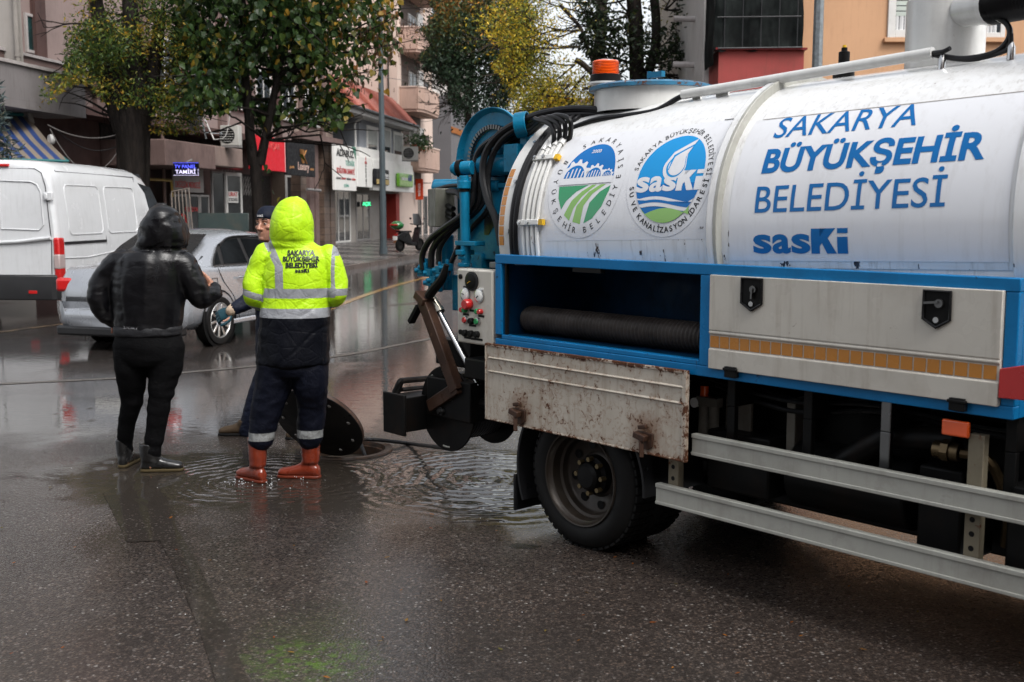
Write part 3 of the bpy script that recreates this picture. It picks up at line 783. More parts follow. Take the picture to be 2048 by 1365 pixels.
# right hand side: orange house front and its neighbour with the netted balcony
ob = thing('apartment_building', 'orange plastered house front with white window behind the tank', 'building', (0, 24, 0))
X = lambda px, Y=24.0: PY(px, 420, Y).x
Z = lambda py, Y=24.0: PY(1024, py, Y).z
M_orng = paint('orange_plaster', (0.47, 0.275, 0.16), 0.65, var=.07, dirt=.2, dirt_c=(.26, .13, .07), streak=.25, scale=.5, bump=.12, bscale=18)
m = MB(); m.box(X(1580), 18, 0, 9, 0, 9.5); m.build('wall', M_orng, ob, smooth=0)
for k, (p0, p1) in enumerate(((1760, 1872), (1893, 1990), (2180, 2290))):
    w_ = window(ob, X(p0), X(p1), Z(76), Z(76) + 1.75, -.004, w=.16 if k == 0 else .1, mull=0, sill=False)
    m = MB(); m.box(X(p0) - .08, X(p1) + .08, -.12, -.003, Z(86), Z(77)); m.build('sill', M_orng, w_, smooth=0, bevel=.01)
    m = MB(); zz = Z(60)
    for q in range(12): m.box(X(p0) + .17, X(p1) - .17, -.034, -.028, zz + .28 + q * .11, zz + .28 + q * .11 + .09)
    m.build('blind', paint('pale_green_blind', (0.42, 0.46, 0.42), .6), w_, smooth=0)
    m = MB(); m.grid(lambda u, v: Vector((X(p0) + .17 + (X(p1) - X(p0) - .34) * u, -.03 - .008 * math.sin(u * 55), zz - .14 + .42 * v)), 40, 2); m.build('curtain', paint('net_curtain', (.5, .5, .5), .8), w_)
m = MB(); m.box(X(1567), X(1580) - .002, -.12, .3, 0, 9.5); m.build('corner_pier', flat('dark_red_paint', (0.17, 0.018, 0.02), .4), ob, smooth=0)
nb = thing('apartment_building', 'white clad flats with a dark netted balcony over dark red panels', 'building', (0, 25, 0))
X5 = lambda px: PY(px, 420, 25.0).x
Z5 = lambda py: PY(1024, py, 25.0).z
M_clad = paint('white_cladding', (0.50, 0.48, 0.46), .5, var=.06, dirt=.3, streak=.4, scale=.6)
m = MB(); m.box(X5(1404), X5(1566), 0, 8, 0, 9.5); m.build('front_wall', M_clad, nb, smooth=0)
m = MB()
for k in range(25):
    z = 2 + k * .3; m.box(X5(1540), X5(1566), -.03, -.002, z, z + .26)
m.build('cladding', M_clad, nb, smooth=0)
m = MB(); m.prism([(X5(1400), 0.0, 0), (X5(1404) - .005, 0.0, 0), (X5(1404) + 4, 30, 0), (X5(1400) + 4.9, 30.5, 0)], (0, 0, 9.5)); m.build('side_wall', M_clad, nb, smooth=0)
for k in range(6):
    z = 3.0 + k * 1.05; m = MB(); m.tube([(X5(1400) + .3, 1.5, z), (X5(1400) - .45, 1.5, z + .02)], .07, 8); m.build('bracket', M_cap, nb)
for k in range(5):
    for fl in range(3):
        y = 3 + k * 5; x = X5(1400) + y * .163 - .02; z = 2.2 + fl * 3
        m = MB(); m.box(x - .04, x + .02, y, y + 1.6, z, z + 1.5); m.build('window', flat('dark_window', (.04, .04, .045), .2), nb, smooth=0)
m = MB(); m.box(X5(1412), X5(1572), -1.15, -1.0, Z5(205), Z5(116)); m.box(X5(1412), X5(1572), -1.15, -.01, Z5(205) - .2, Z5(205) - .002); m.box(X5(1412), X5(1412) + .12, -1.0, -.01, Z5(205), Z5(116)); par = m.build('parapet', paint('brick_red_paint', (0.27, 0.055, 0.05), .5, var=.1, dirt=.3, streak=.3, scale=.8), nb, smooth=0)
m = MB(); m.box(X5(1405), X5(1576), -1.25, -.95, Z5(116), Z5(112)); m.build('coping', flat('dark_red_paint', (0.17, 0.018, 0.02), .4), par, smooth=0)
def net(u, v):
    x = X5(1402) + (X5(1568) - X5(1402)) * u; z = Z5(116) + 3.2 * v
    return Vector((x + .05 * noise.noise((v * 4, u * 3, 2)), -1.2 - .10 * noise.noise((u * 5, v * 4, 0)) - .03 * noise.noise((u * 22, v * 9, 5)), z - .10 * noise.noise((u * 6, 1, 0)) * (1 - v)))
m = MB(); m.grid(net, 60, 40); m.grid(lambda u, v: Vector((X5(1402) + .05 * noise.noise((v * 4, u * 3, 7)), -1.2 + 1.1 * u, Z5(116) - .3 + 3.5 * v)), 8, 30)
def netmat():
    m = NT('shade_net'); co = m.coord(); nz = m.noise(co, 2.5, 5, .6); w = m.noise(m.mapping(co, (30, 1, 30)), 4.0, 1.0)
    m.set(color=m.mix(m.rng(nz, .4, .7), (.0055, .0065, .0065), (.016, .02, .019)), rough=.8, spec=.08, normal=m.bump(w, .2, .01)); return m.mat
m.build('shade_net', netmat(), nb, smooth=60)
m = MB(); m.tube([(X5(1406), -1.27, Z5(55)), (X5(1562), -1.27, Z5(53))], .014, 6); m.tube([(X5(1408), -1.28, Z5(114)), (X5(1566), -1.28, Z5(112))], .018, 6)
for k in range(5): m.tube([(X5(1420 + k * 34), -1.26, Z5(112)), (X5(1420 + k * 34), -1.26, Z5(-60))], .010, 5)
m.build('net_rail', flat('rail_dark', (.03, .03, .032), .4), nb)
m = MB(); m.box(X5(1425), X5(1545), -.06, -.005, Z5(100), Z5(100) + 2.6); m.build('balcony_door', M_glass, nb, smooth=0)

# unseen flats added behind the viewer to close off the low sky
def back_block(name, label, x0, x1, Y, h, mat):
    r = thing(name, label, 'building', (x0, Y, 0)); L = x1 - x0; m = MB(); m.box(0, L, -9, 0, 0, h); m.build('wall', mat, r, smooth=0)
    n = int(L / 3.2)
    for fl in range(int(h / 3.2)):
        for k in range(n):
            x = 1 + k * (L - 1.5) / n; z = 1.0 + fl * 3.2; m = MB(); m.box(x, x + 1.5, .003, .05, z, z + 1.7); m.build('window', M_glass, r, smooth=0)
    m = MB(); m.box(-.2, L + .2, -9, .3, h + .002, h + .3); m.build('roof', M_conc, r, smooth=0)
back_block('apartment_building', 'grey brown flats added unseen behind the viewer', -34, -3, -13, 13.5, M_conc)
back_block('apartment_building', 'taller dull pink flats added unseen behind the viewer', 0, 34, -15, 15.5, M_pink2)
# ------------------------------------------------------------------ trees
def leaf_mat(name, stops, rough=0.4):
    if name in MATS: return MATS[name]
    m = NT(name); a = m.attr('tone'); co = m.coord()
    nz = m.noise(co, 9.0, 2.0)
    col = m.ramp(m.math('ADD', a, m.math('MULTIPLY', m.math('SUBTRACT', nz, .5), .15)), stops)
    m.set(color=col, rough=rough, spec=.25)
    tr = m.n('ShaderNodeBsdfTranslucent'); m.l(col, tr.inputs[0]); mx = m.n('ShaderNodeMixShader'); mx.inputs[0].default_value = .25
    m.l(m.b.outputs[0], mx.inputs[1]); m.l(tr.outputs[0], mx.inputs[2]); m.l(mx.outputs[0], m.out.inputs['Surface'])
    MATS[name] = m.mat; return m.mat
LEAF_HEART = [(0, .02, 0), (.22, -.06, .04), (.40, .10, .09), (.40, .36, .08), (.24, .66, .04), (0, 1, -.04), (-.24, .66, .04), (-.40, .36, .08), (-.40, .10, .09), (-.22, -.06, .04)]
LEAF_LONG = [(0, 0, 0), (.17, .3, .03), (.15, .65, .02), (0, 1, -.03), (-.15, .65, .02), (-.17, .3, .03)]
LEAF_QUAD = [(0, 0, 0), (.3, .45, .05), (0, 1, 0), (-.3, .45, .05)]
def crown(parent, pts, shape, size, mat, seed, droop=0.6, tone=None, name='crown'):
    rg = random.Random(seed); V = []; F = []; T = []
    k = len(shape)
    for p in pts:
        s = size * rg.uniform(.6, 1.25)
        d = Vector((rg.gauss(0, 1), rg.gauss(0, 1), rg.gauss(0, .7) - droop * 1.6)).normalized()
        n = Vector((rg.gauss(0, 1), rg.gauss(0, 1), rg.gauss(.4, .7)))
        x = d.cross(n)
        if x.length < 1e-3: continue
        x.normalize(); z = x.cross(d)
        b = len(V)
        for (a, c, e) in shape: V.append(p + x * (a * s) + d * (c * s) + z * (e * s))
        F.append(tuple(range(b, b + k)))
        t = tone(p, rg) if tone else rg.random()
        T.extend([t] * k)
    me = bpy.data.meshes.new(name); me.from_pydata([tuple(v) for v in V], [], F)
    at = me.attributes.new('tone', 'FLOAT', 'POINT'); at.data.foreach_set('value', T)
    me.materials.append(mat)
    return link(name, me, parent)
def limb(mb, p, d, L, r0, r1, rg, bend=.25, n=6, up=.1):
    pts = [Vector(p)]; d = Vector(d).normalized()
    for k in range(n):
        d = (d + Vector((rg.gauss(0, bend), rg.gauss(0, bend), rg.gauss(up, bend))) * (1 / n)).normalized()
        pts.append(pts[-1] + d * (L / n))
    mb.tube(pts, [r0 + (r1 - r0) * k / n for k in range(n + 1)], 8)
    return pts, d
def branchy(mb, p, d, L, r, depth, rg, tips, split=3, spread=.8, minr=.006, up=.15, keep=.62):
    pts, d2 = limb(mb, p, d, L, r, r * .6, rg, .5, 5, up)
    if depth <= 1: tips.extend(pts[1:])
    if depth == 0: return
    for k in range(split):
        t = rg.uniform(.45, 1.0); q = pts[min(len(pts) - 1, int(t * (len(pts) - 1)))] if k else pts[-1]
        dd = (d2 + Vector((rg.gauss(0, spread), rg.gauss(0, spread), rg.gauss(up, spread * .6)))).normalized()
        branchy(mb, q, dd, L * rg.uniform(.55, .8), max(minr, r * keep), depth - 1, rg, tips, split, spread, minr, up, keep)
def bark(name, a, b):
    if name in MATS: return MATS[name]
    m = NT(name); co = m.coord(); nz = m.noise(m.mapping(co, (1, 1, .22)), 14.0, 6, .7, .4)
    m.set(color=m.mix(m.rng(nz, .35, .65), a, b), rough=.6, spec=.12, normal=m.bump(nz, .9, .04)); MATS[name] = m.mat; return m.mat
M_bark = bark('wet_dark_bark', (.006, .005, .0045), (.022, .017, .014))
M_bark2 = bark('grey_bark', (.018, .015, .012), (.07, .055, .045))
def around(pts, n, rad, rg, box=None):
    out = []
    while len(out) < n:
        p = rg.choice(pts) + Vector((rg.gauss(0, rad), rg.gauss(0, rad), rg.gauss(-.05, rad)))
        if box is None or box(p): out.append(p)
    return out
def px_of(p):
    q = Vector(p) - CAM; f = q.y * math.cos(TH) - q.z * math.sin(TH); u = q.y * math.sin(TH) + q.z * math.cos(TH)
    return CX + FPX * q.x / f, CY - FPX * u / f

# broad leaved tree with heart shaped leaves
def tree(name, label, base, group=None):
    t = thing(name, label, 'tree', base, 0, group); return t
rg = random.Random(11)
TL = G(512, 575); TL = Vector((-5.75, 25.4, .12))
lt = tree('linden_tree', 'linden with large heart shaped green and yellow leaves beside the black board', TL, 'street trees')
loc = lambda px, py, Y=25.4: PY(px, py, Y) - TL
tb = MB(); tips = []
tb.tube([loc(524, 590), loc(520, 520), loc(517, 450), loc(515, 400), loc(512, 350), loc(512, 315)], [.20, .155, .14, .13, .135, .16], 12)
A = [loc(508, 330), loc(500, 270), loc(496, 200), loc(488, 130), loc(490, 60), loc(485, -60)]
B = [loc(520, 330), loc(530, 280), loc(540, 230), loc(556, 150), loc(575, 70), loc(590, -50)]
tb.tube(A, [.13, .115, .10, .08, .06, .03], 10); tb.tube(B, [.115, .10, .09, .07, .05, .03], 10)
for src in (A[2:], B[1:]):
    for p in src:
        for k in range(5):
            an = rg.uniform(0, 6.28); branchy(tb, p, (math.cos(an), math.sin(an), rg.uniform(-.1, .5)), rg.uniform(.9, 1.7), .035, 2, rg, tips, 2, .7, .006, .0)
for (p0, p1, p2, p3) in (((560, 130), (640, 112), (730, 100), (832, 80)), ((560, 120), (650, 90), (740, 60), (800, 28)), ((555, 170), (640, 165), (700, 150), (770, 140))):
    c = curve_pts([loc(*p0), loc(*p1), loc(*p2), loc(*p3)], 14); tb.tube(c, [.035 * (1 - k / len(c)) + .006 for k in range(len(c))], 6); tips.extend(c[3:12])
lt_tr = tb.build('trunk', M_bark, lt, smooth=60)
def lin_ok(p):
    x, y = px_of(p + TL)
    return 345 < x < 800 and y < 222 + 34 * math.exp(-((x - 640) / 90) ** 2) + 26 * noise.noise((x * .02, 3, 1)) + (22 if 490 < x < 560 else 0) and not (x > 700 and y > 190)
extra = [Vector((rg.gauss(-.1, 1.15), rg.gauss(0, 1.0), rg.uniform(5.0, 7.8))) for _ in range(500)] + [Vector((rg.gauss(0, 1.2), rg.gauss(0, 1.2), rg.uniform(7.8, 10.8))) for _ in range(420)]  # unseen top leaves added to darken the reflection in the road
lp = around(tips + extra, 11500, .28, rg, lin_ok)
lp += [loc(px, py, 25.4 + rg.uniform(-.5, .4)) for px, py in ((505, 290), (520, 300), (530, 330), (540, 340), (515, 395), (545, 385), (560, 395), (555, 410), (525, 360), (570, 402), (535, 405), (600, 400 - 90), (700, 215), (726, 208), (690, 200), (745, 190), (710, 185), (655, 232), (640, 228), (612, 240), (590, 250), (735, 120), (752, 128), (828, 80), (745, 150), (765, 95))]
GREENS = [(0, (.010, .022, .006)), (.35, (.020, .045, .010)), (.62, (.045, .075, .014)), (.72, (.14, .12, .018)), (.86, (.26, .15, .018)), (1, (.16, .065, .015))]
def lin_tone(p, rg):
    x, y = px_of(p + TL); e = max(0, min(1, (x - 520) / 260)) * .22
    return min(1, max(0, rg.betavariate(1.6, 2.6) * 1.0 + e - .05))
crown(lt, lp, LEAF_HEART, .152, leaf_mat('linden_leaf', GREENS), 3, .9, lin_tone)
sd = MB()
for k in range(260):
    p = rg.choice([loc(750, 110), loc(790, 95), loc(720, 150), loc(735, 60), loc(690, 150), loc(800, 50)]) + Vector((rg.gauss(0, .22), rg.gauss(0, .3), rg.gauss(-.06, .14)))
    sd.tube([p, p + Vector((rg.gauss(0, .01), 0, -.08))], .008, 3, cap=False); sd.ball(p + Vector((0, 0, -.09)), .013, 4, 3)
tag(sd.build('seed_clusters', flat('dry_seed', (.085, .045, .03), .6), lt), kind='stuff')
# big old tree on the left
rg = random.Random(5)
TB = Vector((-8.75, 25.3, .12))
ot = tree('ash_tree', 'thick trunked old tree with fine yellow green leaves behind the white van', TB, 'street trees')
loc = lambda px, py, Y=25.3: PY(px, py, Y) - TB
tb = MB(); tips = []
tb.tube([loc(270, 600), loc(268, 500), loc(267, 420), loc(268, 340), loc(266, 280), loc(264, 240), loc(262, 215)], [.5, .38, .35, .33, .36, .42, .38], 16)
A = [loc(250, 260), loc(228, 190), loc(212, 120), loc(200, 50), loc(185, -40)]; B = [loc(275, 250), loc(280, 180), loc(268, 110), loc(262, 40), loc(255, -60)]; C_ = [loc(282, 255), loc(300, 190), loc(312, 110), loc(322, 20)]
for q, r in ((A, .27), (B, .30), (C_, .2)): tb.tube(q, [r * (1 - .13 * k) for k in range(len(q))], 12)
for k in range(7):
    a = k * .9; tb.tube([loc(268, 560) + Vector(((.30 * math.cos(a)), .25 * math.sin(a), 0)), loc(267, 380) + Vector((.23 * math.cos(a + .2), .22 * math.sin(a), 0)), loc(266, 250) + Vector((.28 * math.cos(a + .1), .25 * math.sin(a), 0))], [.16, .15, .12], 8)
for src in (A[1:], B[1:], C_[1:]):
    for p in src:
        for k in range(6):
            an = rg.uniform(0, 6.28); branchy(tb, p, (math.cos(an), math.sin(an) * .8, rg.uniform(-.35, .35)), rg.uniform(.6, 1.1), .022, 2, rg, tips, 2, .7, .005, -.02)
for q in (((250, 250), (200, 215), (150, 190), (95, 175)), ((262, 235), (210, 230), (160, 210), (120, 205)), ((285, 240), (330, 235), (370, 240), (392, 252)), ((280, 225), (335, 215), (385, 212)), ((290, 250), (330, 262), (345, 268))):
    c = curve_pts([loc(*p) for p in q], 16); tb.tube(c, [.035 * (1 - k / len(c)) + .006 for k in range(len(c))], 6); tips.extend(c[4:] * 2)
ot_tr = tb.build('trunk', M_bark, ot, smooth=60)
def ash_ok(p):
    x, y = px_of(p + TB)
    lim = 205 + 40 * math.sin(x * .03) if x < 230 else (215 if x < 300 else 268)
    return 72 < x < 410 and y < lim and not (x < 128 and y < 145)
lp = around(tips, 22000, .18, rg, ash_ok)
def ash_tone(p, rg):
    return min(1, max(0, .40 + .38 * noise.noise(p * .9) + rg.gauss(0, .18) + .10 * (px_of(p + TB)[1] > 150)))
crown(ot, lp, LEAF_LONG, .092, leaf_mat('ash_leaf', [(0, (.016, .034, .008)), (.30, (.040, .075, .014)), (.5, (.095, .125, .02)), (.64, (.24, .20, .022)), (.8, (.42, .26, .025)), (1, (.30, .13, .015))]), 4, .55, ash_tone)
# far trees
def soft(x, y, cx, cy, rx, ry, w):
    """uneven oval limit of a crown"""
    a = math.atan2(y - cy, x - cx); k = 1 + w / 100 * (noise.noise((math.cos(a) * 2.2 + cx, math.sin(a) * 2.2, 1.0)) + .6 * noise.noise((math.cos(a) * 7 + cx, math.sin(a) * 7, 4.0)))
    return math.hypot((x - cx) / rx, max(0, y - cy) / ry) < k
def far_tree(name, label, base, Y, tr, cl, n, size, mat, seed, rad=.5, tone=None, barkm=None, ok=None, sub=3, extra=()):
    rg = random.Random(seed); B0 = Vector(base); t = tree(name, label, B0, 'street trees'); tb = MB(); tips = []
    for pts, rr in tr:
        tb.tube(curve_pts([PY(px, py, Y) - B0 for px, py in pts], 18), None or [rr[0] + (rr[1] - rr[0]) * k / 60 for k in range(60)][:len(curve_pts([PY(px, py, Y) - B0 for px, py in pts], 18))], 9)
    for (px, py, dx, dz, L) in cl:
        for k in range(sub):
            branchy(tb, PY(px, py, Y) - B0 + Vector((0, 0, 0)), (dx + rg.gauss(0, .35), rg.gauss(0, .7), dz + rg.gauss(0, .3)), L * .85, .028, 2, rg, tips, 3, .6, .004, .08)
    tb.build('trunk', barkm or M_bark2, t, smooth=60)
    lp = around(tips, n, rad, rg, (lambda p: ok(*px_of(p + B0))) if ok else None)
    for (px, py, k, sd) in extra:
        c = PY(px, py, Y) - B0; lp += [c + Vector((rg.gauss(0, sd), rg.gauss(0, sd * 1.3), rg.gauss(0, sd * .75))) for _ in range(k)]
    crown(t, lp, LEAF_LONG, size, mat, seed, .45, tone); return t
M_dk = leaf_mat('dark_leaf', [(0, (.014, .028, .016)), (.45, (.032, .060, .028)), (.68, (.075, .095, .026)), (.84, (.22, .12, .025)), (1, (.30, .12, .025))])
M_yl = leaf_mat('yellow_leaf', [(0, (.08, .11, .02)), (.28, (.22, .24, .03)), (.5, (.48, .38, .035)), (.78, (.70, .45, .04)), (1, (.45, .20, .03))])
M_iv = leaf_mat('ivy_leaf', [(0, (.008, .016, .008)), (.6, (.02, .035, .014)), (1, (.08, .085, .02))])
Y = 56.0; cl = [(945, y, s * .9, .25, 2.4) for y in (200, 165, 130, 95, 60, 25, -10) for s in (-1, 0, 1)] + [(905, 190, -.6, -.2, 1.6), (985, 195, .7, -.2, 1.8), (1000, 120, .8, .1, 1.8), (900, 110, -.8, .1, 1.8), (1005, 50, .7, .2, 1.8), (895, 40, -.7, .3, 1.6), (890, 205, -.5, -.1, 1.2), (1010, 210, .6, -.1, 1.4), (1030, 160, .7, .0, 1.4), (1035, 90, .7, .1, 1.4), (1030, 20, .7, .2, 1.4), (885, 150, -.5, .1, 1.2), (880, 100, -.6, .1, 1.3), (900, 0, -.6, .2, 1.4)]
far_tree('street_tree', 'dense dark green tree turning orange on top beyond the blue reel', (PY(940, 420, Y).x, Y, .13), Y, [([(935, 489), (934, 300), (938, 200), (945, 100), (950, -20)], (.16, .10))], cl, 36000, .20, M_dk, 21, .75,
         lambda p, rg: min(1, max(0, .32 + .11 * (p.z - 8.6) + .3 * noise.noise(p * .55) + rg.gauss(0, .16))), None, lambda x, y: soft(x, y, 958, 95, 106, 132, 26), 3, [(900, 60, 500, .8), (900, 150, 700, .7), (930, 210, 500, .6), (990, 200, 700, .7), (1010, 120, 700, .8), (960, 20, 800, 1.0), (1020, 40, 500, .8), (905, 110, 500, .6)])
Y = 33.0; cl = [(1165, 60, -1, .25, 1.9), (1160, 95, -1, .1, 1.8), (1150, 130, -1, -.05, 1.8), (1175, 30, -.7, .5, 1.7), (1170, 150, -.8, -.25, 1.6), (1140, 170, -.8, -.3, 1.4), (1185, 0, -.6, .6, 1.8), (1120, 60, -1, .3, 1.2), (1100, 110, -.8, .1, 1.3), (1200, 20, .5, .5, 1.6), (1090, 175, -.4, -.3, 1.0), (1060, 150, -.8, -.2, 1.2), (1040, 90, -.8, .1, 1.2), (1150, 200, -.3, -.2, 1.1), (1110, 215, -.6, -.1, 1.0), (1165, 180, .3, .1, .9)]
far_tree('street_tree', 'slender tree with sparse bright yellow leaves and dark trunk above the tank', (PY(1192, 420, Y).x, Y, .13), Y, [([(1192, 540), (1193, 300), (1196, 200), (1200, 100), (1205, -30)], (.18, .11)), ([(1188, 150), (1165, 128), (1150, 120)], (.09, .07)), ([(1192, 140), (1175, 95), (1160, 55), (1120, 10)], (.06, .04))], cl, 9000, .105, M_yl, 31, .34,
         lambda p, rg: min(1, max(0, .45 + .35 * noise.noise(p * .8) + rg.gauss(0, .2))), None, lambda x, y: soft(x, y, 1105, 70, 132, 172, 34), 2, [(1000, 40, 260, .5), (1030, 95, 420, .45), (1045, 20, 300, .5), (1080, 70, 330, .45), (1075, 165, 420, .42), (1115, 205, 380, .42), (1120, 130, 260, .42), (1150, 185, 240, .42), (1150, 70, 160, .6), (1130, 10, 200, .6), (1060, 215, 300, .35), (1175, 215, 150, .35)])
Y = 29.0; cl = [(1270, 130, -.6, .0, 1.0), (1275, 90, -.7, .2, 1.0), (1282, 140, .5, .0, .9), (1320, 120, .7, .0, 1.0), (1330, 150, .8, -.2, .9), (1260, 30, -.8, .3, 1.3), (1250, 0, -.8, .2, 1.4), (1330, 20, .6, .3, 1.2), (1240, 60, -.7, .0, 1.0), (1355, 130, .3, -.1, .7)]
far_tree('street_tree', 'twin stemmed tree with dark ivy green leaves between yellow tree and netted balcony', (PY(1270, 420, Y).x, Y, .13), Y, [([(1275, 560), (1275, 300), (1274, 160), (1272, 60), (1265, -30)], (.20, .17)), ([(1278, 180), (1305, 120), (1312, 50), (1305, -30)], (.13, .09))], cl, 4300, .145, M_iv, 41, .26, lambda p, rg: min(1, max(0, rg.betavariate(2, 3) + .15 * noise.noise(p))), M_bark, lambda x, y: soft(x, y, 1275, 60, 118, 118, 26) and not (1318 < x < 1346 and y < 50), 3)
Y = 40.0; cl = [(1130, 215, -.8, .1, 1.2), (1160, 215, .5, .1, 1.0), (1115, 200, -.5, .3, 1.2), (1100, 235, -.6, .0, 1.1)]
far_tree('street_tree', 'low yellow green young tree just above the hose bundle', (PY(1130, 420, Y).x, Y, .13), Y, [([(1130, 510), (1130, 300), (1130, 200)], (.08, .05))], cl, 2600, .15, leaf_mat('lime_leaf', [(0, (.05, .07, .012)), (.5, (.20, .18, .02)), (1, (.36, .24, .03))]), 51, .33, None, None, None, 4)
Y = 33.0; cl = [(1330, 60, .4, .4, 1.6), (1350, 30, .5, .3, 1.4), (1340, 100, .3, .1, 1.2)]
far_tree('street_tree', 'thin pale green tree beside the white clad flats', (PY(1345, 420, Y).x, Y, .13), Y, [([(1345, 540), (1345, 200), (1348, 60), (1350, -30)], (.06, .04))], cl, 1100, .12, leaf_mat('pale_leaf', [(0, (.10, .11, .03)), (1, (.28, .24, .06))]), 61, .3, None, None, lambda x, y: x < 1352, 3)
# blue grey conifer at the far left edge
rg = random.Random(77); CB = Vector((PY(0, 420, 21.5).x - .5, 21.5, 0.0)); ct = tree('conifer', 'feathery blue grey conifer at the left edge in front of the awning', CB, 'street trees'); tb = MB(); tips = []
tb.tube([(0, 0, 0), (0, 0, 4.6)], [.1, .02], 8)
for k in range(110):
    z = rg.uniform(1.2, 4.4); an = rg.uniform(0, 6.28); L = (4.9 - z) * .33 + .1; pts, _ = limb(tb, (0, 0, z), (math.cos(an), math.sin(an), .25), L, .015, .004, rg, .2, 4, .05); tips.extend(pts[1:])
tb.build('trunk', M_bark2, ct)
crown(ct, around(tips, 9000, .08, rg), [(0, 0, 0), (.09, .5, .02), (0, 1, 0), (-.09, .5, .02)], .20, leaf_mat('conifer_leaf', [(0, (.03, .045, .045)), (.7, (.07, .10, .10)), (1, (.13, .13, .09))]), 9, -.2)
# ------------------------------------------------------------------ tanker truck
M_white = paint('white_paint', (0.62, 0.62, 0.60), 0.22, var=0.06, dirt=0.22, streak=0.16, rust=0.03, coat=0.4, scale=2.0)
def tank_mat():
    m = NT('tank_paint'); co = m.coord(); xyz = m.sep(co)
    nz = m.noise(co, 1.8, 5.0, .6); c = m.mix(m.rng(nz, .3, .7), (.66, .665, .66), (.75, .755, .755))
    st = m.noise(m.mapping(co, (10, 10, .7)), 2.4, 6.0, .65); c = m.mix(m.rng(st, .50, .78, 0, .45), c, (.30, .27, .23))
    fi = m.noise(m.mapping(co, (34, 20, 2.2)), 1.6, 4.0, .6); c = m.mix(m.rng(fi, .60, .70, 0, .30), c, (.16, .12, .09))
    low = m.rng(xyz[2], .20, -.10)
    ch = m.noise(m.mapping(co, (1, 1, .38)), 22.0, 4.0, .6); chip = m.math('MULTIPLY', m.rng(m.math('ADD', ch, m.math('MULTIPLY', low, .10)), .725, .745), m.rng(low, .05, .4))
    c = m.mix(chip, c, (.035, .017, .010)); sp = m.noise(co, 36, 3.0); c = m.mix(m.rng(sp, .76, .79), c, (.12, .08, .05))
    m.set(color=c, rough=m.rng(st, .4, .75, .16, .32), coat=.5, coat_rough=.06, normal=m.bump(m.noise(co, 2.6, 2.0), .10, .03)); return m.mat
M_tank = tank_mat()
M_cream = paint('cream_paint', (0.50, 0.475, 0.42), 0.28, var=0.08, dirt=0.30, dirt_c=(.22, .17, .12), streak=0.45, rust=0.02, coat=0.2, scale=2.0, drops=0.06)
def flap_mat():
    m = NT('rusty_cream_paint'); co = m.coord(); xyz = m.sep(co)
    nz = m.noise(co, 3.0, 6.0, .65); c = m.mix(m.rng(nz, .3, .7), (.38, .335, .275), (.52, .48, .415))
    st = m.noise(m.mapping(co, (9, 9, .9)), 2.2, 6.0, .7); c = m.mix(m.rng(st, .48, .76, 0, .6), c, (.20, .125, .075))
    def near(x0, z0, rx, rz):
        a = m.math('DIVIDE', m.math('SUBTRACT', xyz[0], x0), rx); b = m.math('DIVIDE', m.math('SUBTRACT', xyz[2], z0), rz)
        return m.rng(m.math('SQRT', m.math('ADD', m.math('MULTIPLY', a, a), m.math('MULTIPLY', b, b))), .2, 1.0, 1.0, 0.0)
    stain = m.math('MAXIMUM', near(-.525, .66, .12, .12), near(.36, .67, .13, .13)); c = m.mix(m.math('MULTIPLY', stain, m.rng(nz, .3, .6, .3, .9)), c, (.16, .07, .03))
    edge = m.math('MAXIMUM', m.rng(xyz[2], .972, 1.0), m.math('MAXIMUM', m.math('MULTIPLY', m.rng(xyz[2], .60, .578), .7), m.math('MULTIPLY', m.rng(xyz[0], .56, .60), .6)))
    r1 = m.noise(co, 30.0, 7.0, .7, .8); r2 = m.noise(co, 5.0, 3.0); r3 = m.noise(m.mapping(co, (1, 1, .5)), 75.0, 3.0)
    lev = m.math('ADD', m.math('ADD', r1, m.math('MULTIPLY', r2, .40)), m.math('ADD', m.math('MULTIPLY', edge, .22), m.math('MULTIPLY', stain, .12)))
    rm = m.math('MAXIMUM', m.rng(lev, .815, .85), m.rng(m.math('ADD', r3, m.math('MULTIPLY', r2, .25)), .84, .87))
    halo = m.rng(lev, .70, .82, 0, .45); c = m.mix(halo, c, (.22, .11, .055)); c = m.mix(rm, c, m.mix(m.rng(r3, .3, .7), (.045, .016, .008), (.12, .042, .015)))
    m.set(color=c, rough=m.math('ADD', .32, m.math('MULTIPLY', rm, .4)), spec=.35, normal=m.bump(m.math('SUBTRACT', 0.0, rm), .3, .003)); return m.mat
M_flap = flap_mat()
M_blue = paint('blue_paint', (0.004, 0.15, 0.37), 0.30, var=0.15, dirt=0.3, dirt_c=(0.01, 0.04, 0.08), rust=0.16, rust_c=(0.02, 0.012, 0.01), coat=0.0, scale=2.2, drops=0.08)
M_teal = paint('machine_blue_paint', (0.004, 0.16, 0.29), 0.3, var=0.25, dirt=0.65, dirt_c=(0.008, 0.03, 0.045), rust=0.14, rust_c=(0.02, 0.012, 0.01), coat=0.0, scale=4.0)
M_black = flat('black_steel', (0.007, 0.007, 0.007), 0.45)
M_blackwet = flat('wet_black_steel', (0.006, 0.006, 0.006), 0.43, dirt=0.3, dirt_c=(0.03, 0.015, 0.008))
M_rubber = flat('black_rubber', (0.009, 0.009, 0.010), 0.33, bump=0.05)
M_tyre = flat('tyre_rubber', (0.009, 0.009, 0.009), 0.5, bump=0.15, bscale=30)
M_rusty = paint('rusty_steel', (0.050, 0.026, 0.017), 0.35, var=0.4, dirt=0.7, dirt_c=(0.02, 0.012, 0.01), rust=0.2, rust_c=(0.16, 0.10, 0.06), scale=5.0)
M_steel = flat('bright_steel', (0.5, 0.5, 0.5), 0.25, 1.0)
M_dsteel = flat('dark_steel', (0.16, 0.16, 0.16), 0.35, 1.0)
